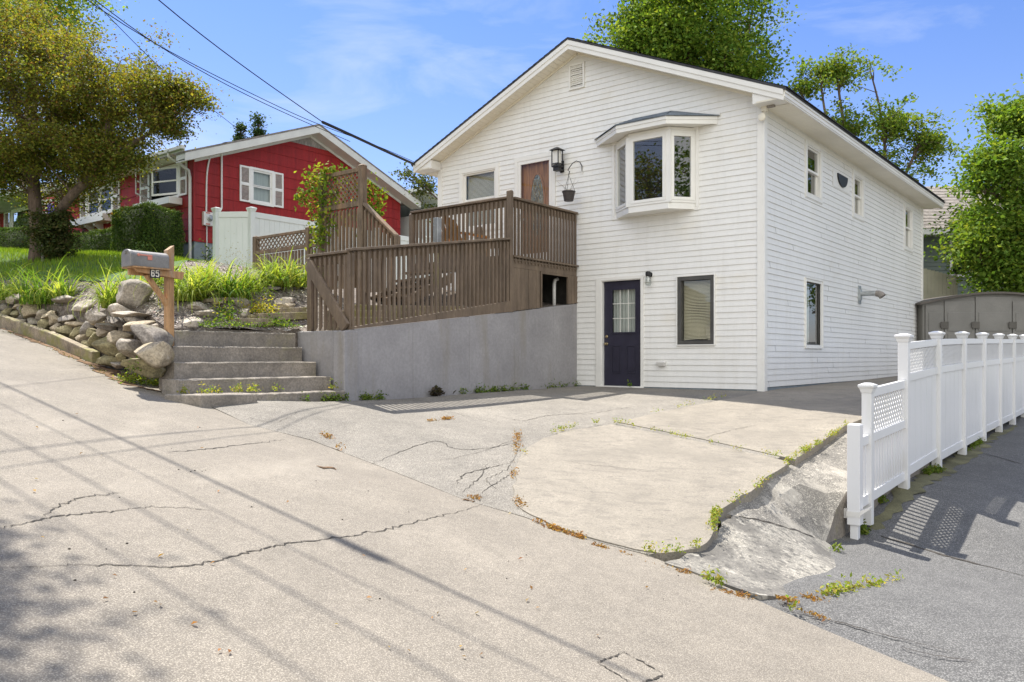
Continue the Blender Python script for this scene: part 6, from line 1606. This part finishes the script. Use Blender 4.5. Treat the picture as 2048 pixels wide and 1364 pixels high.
for k, (px, py, w, h) in enumerate(((433, 262, 9, 26), (481, 262, 15, 24), (516, 248, 17, 40))[1:]):
    Y = 46; c = at(px, py, Y)
    tree('spruce_tree', ['shorter dark spruce tip showing over the red roof', 'taller dark spruce tip showing over the red roof'][k], 'tree', (c[0], Y, 6), [([(c[0], Y, 5.8), (c[0], Y, c[2]+.4)], [.2, .03])],
         [(16, (c[0], Y, c[2]-.5), (.34, .34, .5), .2), (8, (c[0], Y, c[2]+.15), (.2, .2, .45), .2), (12, (c[0]-.5*(1-k), Y, c[2]-1.1), (.55, .5, .4), .2)], .13, [(.045, .085, .03), (.06, .10, .035)], leaf_m, 20+k, 60, .16, 8, group='spruce tips behind the red house')
# street tree out of the frame whose crown shades the road in the lower left and mirrors in the bay window
tree('street_tree', 'tall street tree overhanging the road, casting the dappled shade at lower left', 'tree', (-9.8, .9, 1.9), [([(-9.8, .9, 1.7), (-9.6, 1.2, 6), (-9, 2.2, 10), (-8.2, 3.2, 13)], [.3, .26, .2, .07]), ([(-9.6, 1.2, 6), (-7.8, 4.2, 8.6), (-6.1, 7.0, 9.3)], [.16, .1, .04])],
     [(130, (-8.4, 3.0, 11.2), (2.6, 2.6, 2.3), .35), (170, (-6.0, 6.9, 9.3), (1.15, 1.0, .65), .1), (90, (-6.9, 5.4, 9.8), (1.4, 1.4, .9), .2), (22, (-5.1, 6.6, 9.0), (.5, .4, .3), .1)], .12, PLUM[:4]+LIGHT[:2], leaf_m, 9, 64, .34, 60)

tree('mirrored_tree', 'golden leaved tree across the street that is mirrored in the bay window', 'tree', (-17.5, 6.0, 3.6), [([(-17.5, 6, 3.4), (-17.4, 6.2, 6), (-17.2, 6.4, 10)], [.25, .2, .06])],
     [(150, (-17, 6.4, 8.2), (3.0, 3.0, 2.6), .35), (40, (-15.6, 8.2, 7.2), (1.5, 1.5, 1.4), .3)], .16, PLUM+LIGHT[:2], leaf_m, 10, 50, .4, 30)
tree('tall_green_tree', 'big green tree behind the viewer that is mirrored in the right bay pane', 'tree', (17.5, -4.5, -3.4), [([(17.5, -4.5, -3.6), (17.6, -4.6, 3), (17.6, -4.6, 10)], [.35, .28, .08])],
     [(170, (17.5, -4.6, 8.0), (3.2, 3.2, 4.6), .35)], .22, MAPLE, leaf_m, 11, 44, .45, 30)
# hedges: clipped boxes of needles over a darker green core
def hedge(name, label, cat, poly, zb, zt, seed, dens, pal, lumps=.05, group=None, leaf=.05):
    rng = np.random.default_rng(seed); P = np.array(poly); n = len(P)
    area = 0; pts = []
    ctr = P.mean(0)
    for i in range(n):
        a, b = P[i], P[(i+1) % n]; L = np.linalg.norm(b-a); k = int(dens*L*(zt-zb))
        u = rng.uniform(0, 1, (k, 1)); z = rng.uniform(0, 1, k); q = a+(b-a)*u
        inn = (ctr-q); inn /= np.linalg.norm(inn, axis=1)[:, None]+1e-9
        rnd = np.clip((z-.86)/.14, 0, 1)**2*.10+np.clip((.10-z)/.1, 0, 1)*.06
        q = q+inn*(rnd+rng.normal(0, .025, k)+lumps*np.sin(q[:, 0]*5+z*4)*np.sin(q[:, 1]*4+z*7))[:, None]
        pts.append(np.c_[q, zb+(zt-zb)*z])
    mn, mx = P.min(0), P.max(0); k = int(dens*(mx[0]-mn[0])*(mx[1]-mn[1])*1.3)
    g = rng.uniform(mn, mx, (k, 2)); g = g[inside(g, [tuple(p) for p in P])]
    pts.append(np.c_[g, zt-.02+rng.normal(0, .028, len(g))+lumps*.6*np.sin(g[:, 0]*4)*np.sin(g[:, 1]*5)])
    C = np.concatenate(pts); base = np.array([ctr[0], ctr[1], zb])
    v, q, c = leaf_arrays(C, leaf, palette(len(C), pal, rng, .22), rng, .35, .5)
    s = .90; core = (P-ctr)*s+ctr
    i0 = len(v); cv = [(x, y, zb) for x, y in core]+[(x, y, zt-.07) for x, y in core]
    fq = [(i0+i, i0+(i+1) % n, i0+n+(i+1) % n, i0+n+i) for i in range(n)]+[(i0+n, i0+n+1, i0+n+2, i0+n+3)]
    v = np.r_[v, np.array(cv)]; c = np.r_[c, np.tile([.035, .05, .018], (2*n, 1))]; q = np.r_[q, np.array(fq)]
    o = mesh_fast(name, v-base, q, c, hedge_leaf_m); o.location = base
    return props(o, label, cat, group)
YEW = [(.085, .14, .028), (.11, .17, .035), (.07, .115, .025), (.15, .21, .04)]
a, b = at(222, 500, 21.2), at(297, 517, 20.2); c, d = at(368, 500, 21.6), at(300, 500, 23.0)
def zt_(px, py, Y): return at(px, py, Y)[2]
hedge('hedge', 'tall square clipped yew hedge at the corner of the red house', 'hedge', [a[:2], b[:2], c[:2], d[:2]], 3.7, zt_(297, 412, 20.6), 31, 2600, YEW)
e, f = at(120, 512, 23.2), at(232, 512, 21.6)
hedge('hedge', 'low clipped hedge between the bronze tree and the tall square hedge', 'hedge', [e[:2], f[:2], (f[0]+.5, f[1]+1.0), (e[0]+.5, e[1]+1.0)], 3.9, zt_(180, 465, 22.4), 32, 2400, YEW, .06)
e, f = at(-60, 508, 23.5), at(75, 512, 23)
hedge('hedge', 'low clipped hedge at the left edge below the picture window', 'hedge', [e[:2], f[:2], (f[0]+.4, f[1]+1.1), (e[0]+.4, e[1]+1.1)], 4.0, zt_(20, 457, 23.3), 33, 2400, YEW, .05)
e, f = at(32, 470, 25), at(75, 470, 24.6)
hedge('hedge', 'rounded bright topped bush behind the left hedge', 'bush', [e[:2], f[:2], (f[0]+.3, f[1]+.8), (e[0]+.3, e[1]+.8)], 4.6, zt_(50, 432, 25), 34, 2400, [(.08, .12, .025), (.12, .17, .03), (.06, .10, .02)], .09)

# strap leaved clumps
def blades(n, rng, length, spread, width, pal, lean=(.35, 2.0), segs=7):
    az = rng.uniform(0, 2*np.pi, n); tilt = rng.uniform(*lean, n)**1.2; L = length*rng.uniform(.55, 1.15, n); w = width*rng.uniform(.7, 1.25, n)
    r0 = spread*np.sqrt(rng.uniform(0, 1, n)); a0 = rng.uniform(0, 2*np.pi, n)
    p = np.stack([r0*np.cos(a0), r0*np.sin(a0), np.zeros(n)], 1); d = np.stack([np.cos(az), np.sin(az)], 1)
    ang = np.pi/2-tilt*.42; bend = rng.uniform(.14, .50, n)*(.65+.3*tilt)
    V = []
    for k in range(segs+1):
        t = k/segs; ww = w*(1-.93*t**1.6)*.5
        s = np.stack([-d[:, 1], d[:, 0], np.zeros(n)], 1)
        V.append(np.stack([p+s*ww[:, None], p-s*ww[:, None]], 1))
        st = L/segs
        p = p+np.stack([d[:, 0]*np.cos(ang), d[:, 1]*np.cos(ang), np.sin(ang)], 1)*st[:, None]
        ang = ang-bend*(.5+1.3*t)
    V = np.stack(V, 1)                                 # n, segs+1, 2, 3
    v = V.reshape(-1, 3); idx = np.arange(n*(segs+1)*2).reshape(n, segs+1, 2)
    q = np.stack([idx[:, :-1, 0], idx[:, :-1, 1], idx[:, 1:, 1], idx[:, 1:, 0]], 2).reshape(-1, 4)
    c = np.repeat(palette(n, pal, rng, .18), (segs+1)*2, 0)
    return v, q, c
LILY = [(.27, .34, .06), (.34, .40, .08), (.20, .285, .045), (.40, .44, .12), (.15, .235, .04)]
DKLILY = [(.10, .20, .03), (.14, .25, .035), (.08, .17, .03)]
def clump(px, py, Hpx, label, n=150, pal=LILY, spread=.16, width=.022, seed=0, group='daylily clumps in the garden bed', Y=None, name='daylily_clump'):
    x, y = gp(px, py)
    y = max(y, stone_depth(px)+.75) if px < 340 else y
    if Y: y = Y
    x = (px-1024)/FPX*y
    z = float(z_garden(np.array(x), np.array(y)))
    v, q, c = blades(int(n*.8), np.random.default_rng(100+seed), Hpx*y/FPX*1.55, spread, width*1.15, pal)
    o = mesh_fast(name, v, q, c, lily_m); o.location = (x, y, z-.02)
    return props(o, label, 'plant', group)
for k, a in enumerate([
 (20, 603, 62, 'broad yellow green daylily at the left picture edge', 190, LILY, .30), (85, 610, 70, 'tall arching daylily above the rounded pinkish stone', 260, LILY+DKLILY, .34), (128, 602, 55, 'daylily ending the left group beside the thin ledge rock', 130, LILY, .16),
 (222, 614, 72, 'daylily fountain directly left of the peaked boulder', 170, LILY, .12), (258, 588, 44, 'daylily behind the peaked boulder', 150, LILY, .20), (360, 600, 76, 'daylily rising just right of the mailbox post', 190, LILY, .20), (392, 598, 62, 'daylily second to the right of the mailbox post', 150, LILY, .16),
 (425, 580, 58, 'yellow green daylily in front of the pale vinyl fence', 170, LILY, .24), (470, 598, 62, 'darker fine bladed clump in the middle of the bed', 300, DKLILY+LILY[:2], .18), (500, 580, 46, 'small daylily filling the gap left of the railing clump', 120, LILY, .18),
 (548, 570, 62, 'large daylily before the brown lattice fence', 240, LILY, .26), (590, 572, 56, 'daylily touching the end of the brown railing', 170, LILY, .20), (400, 560, 40, 'daylily at the back of the bed near the foundation', 120, LILY, .25), (330, 566, 40, 'daylily behind the mailbox box', 120, LILY, .25)]):
    clump(*a[:5], a[5], a[6], seed=k)
def leafy(name, label, cat, pts_px, n, leaf, pal, seed, rad_=.12, h=.12, group=None, f=None, hh=None, up=.6, kind=None, mat=None, dens=1):
    rng = np.random.default_rng(200+seed); C = []
    for (px, py) in pts_px:
        x, y = (f or gp)(px, py); z = float((hh or z_garden)(np.array(x), np.array(y)))
        C.append(np.array([x, y, z])+np.c_[rng.normal(0, rad_, (n, 2)), np.abs(rng.normal(0, h, n))+.01])
    C = np.concatenate(C); base = np.array([C[:, 0].mean(), C[:, 1].mean(), C[:, 2].min()])
    v, q, c = leaf_arrays(C, leaf, palette(len(C), pal, rng, .22), rng, up)
    o = mesh_fast(name, v-base, q, c, mat or leaf_m); o.location = base
    return props(o, label, cat, group, kind)
YEL = [(.50, .44, .03), (.42, .40, .04), (.55, .48, .05), (.30, .32, .04)]
GRN = [(.12, .21, .03), (.17, .27, .04), (.09, .16, .03), (.22, .30, .05)]
leafy('yellow_shrub', 'mound of golden yellow foliage above the long middle timber', 'plant', [(520, 626), (508, 628), (535, 628), (522, 632)], 130, .035, YEL, 1, .10, .10)
leafy('leafy_shrub', 'leafy yellow green plant at the left end of the weeds on the top step', 'plant', [(450, 640), (458, 630), (444, 645)], 90, .05, GRN+YEL[:1], 2, .10, .09)
leafy('ground_cover', 'low green weeds spreading over the top step', 'weeds', [(425, 655), (450, 655), (475, 656), (500, 656), (530, 655), (545, 650), (560, 654), (580, 656), (410, 656)], 120, .035, GRN, 3, .10, .05, kind='stuff')
leafy('leafy_shrub', 'dark round leaved seedling right of the lowest grey timber', 'plant', [(540, 648)], 60, .05, [(.05, .11, .025), (.07, .14, .03)], 4, .08, .09)
leafy('seedling', 'thin pale seedling standing left of the yellow plant', 'plant', [(537, 598)], 60, .04, GRN, 5, .06, .16)
leafy('undergrowth', 'bright yellow green weeds at the foot of the largest boulder', 'weeds', [(258, 764), (276, 768), (296, 770), (316, 772), (334, 768)], 160, .035, [(.22, .30, .04), (.30, .34, .05), (.15, .24, .035)], 6, .09, .06, f=rp, hh=z_road)
leafy('undergrowth', 'darker weed tuft between the greenish slab and the bright weeds', 'weeds', [(276, 738)], 110, .035, GRN, 7, .06, .08, f=lambda a, b: at(a, b, 10.05)[:2], hh=lambda x, y: 1.42+0*x)
# tall stalks by the hedge and the dry grass heads
for k, (px, py, label) in enumerate(((266, 505, 'left pale stalk of the tall weeds before the square hedge'), (284, 505, 'right pale stalk of the tall weeds before the square hedge'))):
    leafy('tall_weed', label, 'weed', [(px, py+15)], 60, .06, [(.16, .22, .08), (.12, .19, .07)], 20+k, .05, .30, 'tall weeds before the hedge', f=lambda a, b: at(a, b, 18.5)[:2])
leafy('dry_grass', 'airy beige flowering grass in front of the pale vinyl fence', 'grass', [(470, 552), (485, 552), (458, 555)], 90, .028, [(.42, .40, .24), (.36, .34, .18)], 23, .14, .28, f=lambda a, b: at(a, b, 16)[:2])
leafy('dark_shrub', 'small dark leaved shrub against the blue grey foundation', 'shrub', [(420, 515), (424, 500)], 110, .07, [(.05, .085, .03), (.07, .10, .04)], 24, .13, .28, f=lambda a, b: at(a, b, 20.5)[:2])
# vine on the lattice screen
rng = np.random.default_rng(77); V = []
for px, py, n, r in ((625, 365, 70, .14), (618, 385, 50, .12), (610, 400, 30, .10), (632, 400, 60, .13), (634, 430, 50, .10), (634, 460, 40, .10), (636, 480, 40, .10), (648, 470, 50, .13), (640, 350, 50, .12), (655, 345, 30, .10), (672, 344, 30, .09), (684, 342, 16, .06), (600, 392, 12, .05), (594, 400, 10, .04),
                         (670, 380, 50, .16), (660, 400, 50, .16), (690, 375, 30, .14), (710, 370, 25, .10), (700, 400, 30, .14), (735, 375, 55, .12), (742, 395, 60, .13), (748, 415, 40, .10), (757, 400, 20, .07), (764, 385, 12, .05), (768, 395, 8, .04), (756, 425, 22, .07), (764, 435, 10, .05), (725, 440, 30, .08), (690, 440, 40, .15), (665, 440, 50, .15)):
    c = np.array(at(px, py, 14.55 if px < 640 else 14.45)); V.append(c+rng.normal(size=(int(1.25*n), 3))*r*np.array([1, .5, 1])*.8)
V = np.concatenate(V); base = np.array(at(650, 470, 14.6))
v, q, c = leaf_arrays(V, .085, palette(len(V), [(.22, .28, .035), (.15, .23, .03), (.30, .33, .05), (.10, .17, .025)], rng, .2), rng, .3)
vine = mesh_fast('vine', v-base, q, c, leaf_m); vine.location = base
props(vine, 'yellow green climbing vine hanging over the lattice screen', 'vine')
# dead root stump by the tree
mb = MB()
for k in range(9):
    a0 = R.uniform(-.1, .3); mb.tube([at(80, 532, 18.0), at(86+10*a0, 520, 18.0+.1*a0), at(82+18*(a0+.2), 498-R.uniform(0, 10), 18.0+R.uniform(-.1, .1))], [.03, .03, .012], 5)
lone(mb, 'split_stump', greywood_m, 'pale torn stump of branches leaning on the bronze tree trunk', 'stump')

# lawn blades, gravel chips, weeds along the cracks
rng = np.random.default_rng(5)
mn, mx = np.array([-19, 13.0]), np.array([-7.2, 24.5])
g = rng.uniform(mn, mx, (60000, 2)); g = g[inside(g, [tuple(p[:2]) for p in lawnpoly])]
v, q, c = blades(len(g), rng, .12, 0, .011, [(.17, .27, .03), (.22, .32, .035), (.13, .22, .028), (.27, .34, .05)], (.1, .7), 2)
z = z_garden(g[:, 0], g[:, 1])+.02
v = v.reshape(len(g), -1, 3)+np.c_[g, z][:, None, :]
o = mesh_fast('grass', v.reshape(-1, 3), q, c, lily_m); props(o, 'mown bright green lawn grass under the bronze tree', 'grass', kind='stuff')
px = rng.uniform(80, 620, 5200); py = rng.uniform(570, 650, 5200)
mb = MB(); cols = []
for a, b in zip(px, py):
    x, y = (0, 0)
    Yc = 10.2+R.random()*4.2; x = (a-1024)/FPX*Yc; y = Yc
    if not inside(np.array([[x, y]]), gardenpoly)[0]: continue
    zc = 0; s_ = R.uniform(.010, .030); ax = R.uniform(0, 3.14); ca, sa = math.cos(ax)*s_, math.sin(ax)*s_; h_ = R.uniform(.004, .016); k = R.uniform(.35, .8)
    mb.v += [(x+ca, y+sa, 0), (x-sa*k, y+ca*k, h_), (x-ca, y-sa, h_*.5), (x+sa*k, y-ca*k, h_*1.2)]
v = np.array(mb.v); v[:, 2] += z_garden(v[:, 0], v[:, 1])+.012
n = len(v)//4
c = np.repeat(palette(n, [(.36, .33, .29), (.25, .21, .17), (.46, .43, .38), (.17, .13, .10), (.31, .27, .22), (.40, .36, .31)], rng, .2), 4, 0)
chip_m = leafmat('wood and gravel chip', .9, .0)
o = mesh_fast('gravel', v, np.arange(n*4).reshape(n, 4), c, chip_m); props(o, 'grey brown gravel and bark chips covering the garden bed', 'gravel', kind='stuff')

def weedline(name, label, lines, f, h, n_per_m, leaf, pal, seed, width=.03, hgt=.035, dz=.03):
    rng = np.random.default_rng(300+seed); C = []
    for pts, dens in lines:
        ln = np.array(smooth_line([f(*p) for p in pts], 6)); L = np.linalg.norm(np.diff(ln, axis=0), axis=1).sum(); n = int(L*n_per_m*dens)+1
        cen = rng.uniform(0, len(ln)-1.001, max(1, int(L*5*dens)+1)); t = np.clip(rng.choice(cen, n)+rng.normal(0, .35, n), 0, len(ln)-1.001); i = t.astype(int); fr = (t-i)[:, None]
        p = ln[i]*(1-fr)+ln[np.minimum(i+1, len(ln)-1)]*fr+rng.normal(0, width, (n, 2))
        C.append(np.c_[p, h(p[:, 0], p[:, 1])+dz+np.abs(rng.normal(0, hgt, n))])
    C = np.concatenate(C)
    v, q, c = leaf_arrays(C, leaf, palette(len(C), pal, rng, .25), rng, .3, .45)
    o = mesh_fast(name, v, q, c, leaf_m); return props(o, label, 'weeds', kind='stuff')
WEED = [(.26, .31, .05), (.34, .36, .06), (.18, .26, .04), (.38, .34, .10)]
DRY = [(.34, .19, .07), (.28, .15, .06), (.40, .26, .11), (.22, .13, .06)]
weedline('crack_weeds', 'yellow green weeds growing in the joints of the concrete slabs', [([(1229, 848), (1330, 870), (1400, 885), (1480, 905), (1575, 920)], .9), ([(1425, 1085), (1428, 1045), (1438, 1028)], 4.5), ([(1455, 1018), (1530, 968), (1582, 925)], .8), ([(1590, 918), (1640, 890), (1695, 855)], 1.8), ([(1040, 925), (1062, 890), (1110, 868), (1180, 852), (1225, 846)], .5), ([(1300, 830), (1400, 808), (1480, 790)], .4), ([(1290, 1108), (1365, 1112)], 3.2), ([(1380, 1102), (1425, 1090)], 1.5)], dp, z_drive, 130, .030, WEED, 1, .022, .030, .03)
weedline('dry_needles', 'rusty dead needles and dry grass collected along the road edge', [([(1028, 1000), (1050, 1030), (1100, 1055), (1160, 1075)], 1.6), ([(1190, 1090), (1250, 1108), (1310, 1130), (1370, 1145)], 2.5), ([(1400, 1160), (1450, 1185), (1500, 1195)], 2.5), ([(1037, 930), (1028, 990)], .45), ([(640, 872), (690, 905)], .5), ([(860, 890), (905, 892)], 2), ([(930, 998), (968, 1003)], 1.2)], rp, z_drive, 210, .030, DRY, 2, .028, .010, .01)
weedline('edge_weeds', 'sunlit green weeds and needles at the lower end of the concrete apron', [([(1655, 1205), (1700, 1198), (1760, 1190), (1805, 1178)], 4.5), ([(1400, 1160), (1440, 1175)], 3), ([(1585, 1225), (1625, 1240)], .8)], rp, z_road, 150, .045, WEED, 3, .025, .05, .02)
weedline('needle_drift', 'orange brown needles lying in front of the apron weeds', [([(1630, 1208), (1700, 1205), (1780, 1196), (1808, 1186)], 4), ([(1570, 1205), (1620, 1235), (1650, 1245)], 1.5)], rp, z_road, 200, .035, DRY, 4, .04, .008, .03)
weedline('wall_weeds', 'shaded green weeds along the foot of the grey concrete wall', [([(600, 793), (650, 797), (690, 800)], 1.8), ([(700, 800), (760, 798), (790, 796)], 1.2), ([(900, 788), (960, 786), (990, 783)], 1.2), ([(1000, 783), (1050, 779)], 1.4), ([(1060, 778), (1150, 772)], .35)], lambda a, b: (lambda s: world(WX+.05, -s))(onplane(a, min(b, 799), world(WX, 0), -EY)[0]), z_drive, 240, .045, [(.09, .15, .03), (.13, .20, .035), (.20, .26, .05)], 5, .03, .05, .0)
weedline('step_weeds', 'small yellow green weeds growing on and below the bottom step', [([(365, 768), (380, 770)], 2), ([(395, 775), (440, 776)], 1.4), ([(450, 775), (480, 772)], 1.6), ([(495, 793), (520, 797)], 2.2), ([(540, 795), (560, 792)], 1), ([(655, 772), (675, 772)], 1.6)], lambda a, b: at(a, b, 9.75+.006*max(0, a-400))[:2], lambda x, y: 1.17+0*x, 190, .04, WEED, 6, .03, .05, .0)
weedline('fence_weeds', 'green weeds under the white fence on the neighbour driveway', [([(1712, 1075), (1730, 1062)], 3), ([(1748, 1008), (1768, 1000)], 3.5), ([(1852, 948), (1885, 940)], 3), ([(1670, 1100), (1690, 1105)], 2), ([(1930, 905), (1960, 885)], 1.5)], npx, z_ndrive, 200, .045, [(.12, .18, .03), (.17, .22, .04)], 7, .03, .04, .0)
weedline('edge_moss', 'sparse weeds and dirt at the foot of the timber curb', [([(10, 662), (90, 692), (180, 732), (240, 760)], .5)], rp, z_road, 120, .025, [(.14, .13, .05), (.22, .22, .06), (.12, .09, .05)], 8, .05, .012, .0)
leafy('spiky_shrub', 'dark spiky dry weed at the foot of the grey wall', 'weed', [(868, 790)], 60, .11, [(.06, .05, .04), (.09, .08, .06)], 9, .07, .06, f=lambda a, b: world(WX+.08, -onplane(a, b, world(WX, 0), -EY)[0]), hh=z_drive)
leafy('door_weed', 'tiny green weed at the threshold of the navy door', 'weed', [(1266, 770)], 30, .045, GRN, 10, .025, .05, f=lambda a, b: world(-2.5, -.10), hh=lambda x, y: 1.05+0*x)

# a few dry leaves and twigs blown over the pavement
rng = np.random.default_rng(61); n = 70
xy = np.array([rp(a, b) for a, b in zip(rng.uniform(40, 1500, n), rng.uniform(820, 1330, n))])
C = np.c_[xy, z_road(xy[:, 0], xy[:, 1])+.012]
v, q, c = leaf_arrays(C, .032, palette(n, DRY, rng, .3), rng, 2.5, .5, .05, .3)
o = mesh_fast('dry_leaves', v, q, c, leaf_m); props(o, 'few small dry leaves lying scattered on the street', 'leaves', kind='stuff')

# ================================================================ wires
def wire(pts, r, label, n=14, group=None, cat='cable', name='utility_wire', sides=5):
    p = []
    for a, b in zip(pts[:-1], pts[1:]):
        a, b = np.array(a, float), np.array(b, float); m_ = max(2, int(np.linalg.norm(b-a)/.35)); p += [a+(b-a)*i/m_ for i in range(m_)]
    p = np.array(p+[np.array(pts[-1], float)])
    for _ in range(14): p[1:-1] = .25*p[:-2]+.5*p[1:-1]+.25*p[2:]
    mb = MB(); mb.tube([tuple(q) for q in p], r, sides); return lone(mb, name, rubber_m, label, cat, group)
def drop(p, q, sag, n=8): return [tuple(np.array(p)+(np.array(q)-np.array(p))*t-np.array([0, 0, 4*sag*t*(1-t)])) for t in np.linspace(0, 1, n)]
anchor = np.array([*world(-7.88, -.36), 5.93])
plan = lambda t: (anchor[0]+(-7.2-anchor[0])*t, anchor[1]+(2.0-anchor[1])*t)
def along(px, py):
    k = (px-1024)/FPX; t = (anchor[0]-k*anchor[1])/((anchor[0]+7.2)-k*(anchor[1]-2.0)); x, y = plan(t); return (x, y, CZ-(py-HOR)/FPX*y)
top = (-7.2, 2.0, 8.6)
d1 = [tuple(anchor)]+[along(*p) for p in ((770, 302), (720, 278), (680, 258), (645, 244))]
wire(d1, .028, 'thick black service bundle ending at the left eave of the white house', 6)
wire([d1[-1]]+[along(*p) for p in ((600, 212), (540, 172), (480, 130), (400, 70), (305, 0))]+[top], .008, 'black service wire coming from above and joining the thick bundle', 6)
wire([tuple(anchor+np.array([0, 0, .05]))]+[along(*p) for p in ((760, 292), (690, 268), (610, 241), (512, 191), (340, 108), (230, 45), (148, 0))]+[(-7.2, 2.0, 8.2)], .006, 'thin upper telephone wire above the red gable', 6)
e2 = along(700, 283)
wire([e2]+[along(*p) for p in ((640, 256), (580, 232), (500, 196), (415, 152), (330, 106), (250, 60))]+[(-7.2, 2.0, 7.9)], .006, 'thin lower telephone wire merging with the thick bundle', 6)
rb = on_x(490, 276, 0, RC); ra = (*world(.12, rb[0], RC), rb[1])
kx = np.array(ra)
plan2 = lambda t: (kx[0]+(-7.2-kx[0])*t, kx[1]+(2.0-kx[1])*t)
def along2(px, py):
    k = (px-1024)/FPX; t = (kx[0]-k*kx[1])/((kx[0]+7.2)-k*(kx[1]-2.0)); x, y = plan2(t); return (x, y, CZ-(py-HOR)/FPX*y)
wire([ra]+[along2(*p) for p in ((462, 246), (410, 208), (350, 163), (283, 103), (230, 45), (187, 0))]+[(-7.2, 2.0, 8.4)], .007, 'thin wire running down to the bracket on the red gable', 6)
mb = RB(); mb.tube([(.05, rb[0], rb[1]-.05), (.12, rb[0], rb[1]), (.05, rb[0]+.12, rb[1]-.12), (.05, rb[0]-.02, rb[1]-.22)], .014, 6); mb.tube([(.05, rb[0]-.1, rb[1]-.1), (.06, cy_+.1, rb[1]-.28), (.06, cy_, cz_)], .012, 6)
lone(mb, 'cable_bracket', rubber_m, 'dark cable clamp and loop on the red wall under the rake', 'bracket')
# street lines overhead; their shadows fall across the road
for k, (dx, dy, z, r) in enumerate(((0, 0, 8.0, .020), (-.75, -.55, 8.0, .011), (-1.15, -.9, 7.7, .010), (-.45, -.2, 7.2, .008))):
    a = np.array([-.065+dx-.33*z, 4.41+dy+.465*z]); b = np.array([-5.25+dx-.33*z, 8.39+dy+.465*z]); d = (b-a)
    p, q = a-d*3.2, b+d*2.6
    zz_ = lambda pt: float(z_road(pt[0]+.33*z, pt[1]-.465*z))+z
    wire(drop((*p, zz_(p)), (*q, zz_(q)), .25), r, ['thick street cable overhead, casting the darkest line on the road', 'second street wire overhead, beside the thick cable', 'third street wire overhead, on the outer side', 'lowest thin street wire overhead'][k], 4, 'street wires over the road')
    if k == 0:
        t = .085
        c1 = a+d*.125; c2 = a+d*.20
        wire([(*c1, zz_(c1)-.19), (*((c1+c2)/2), zz_((c1+c2)/2)-.19), (*c2, zz_(c2)-.19)], .055, 'black splice case hung under the thick street cable', 3, cat='splice', name='splice_case', sides=8)
up_ = thing('utility_pole', 'wooden utility pole across the street carrying the service wires', 'pole', (-7.2, 2.0, 1.4), 0)
mb = MB(); mb.tube([(-7.2, 2.0, 1.2), (-7.2, 2.0, 9.6)], [.15, .11], 10); mb.build('shaft', bark_m, up_, smooth=True)
mb = MB(); mb.box(-8.1, -6.3, 1.94, 2.06, 8.9, 9.02); mb.build('crossarm', bark_m, up_)
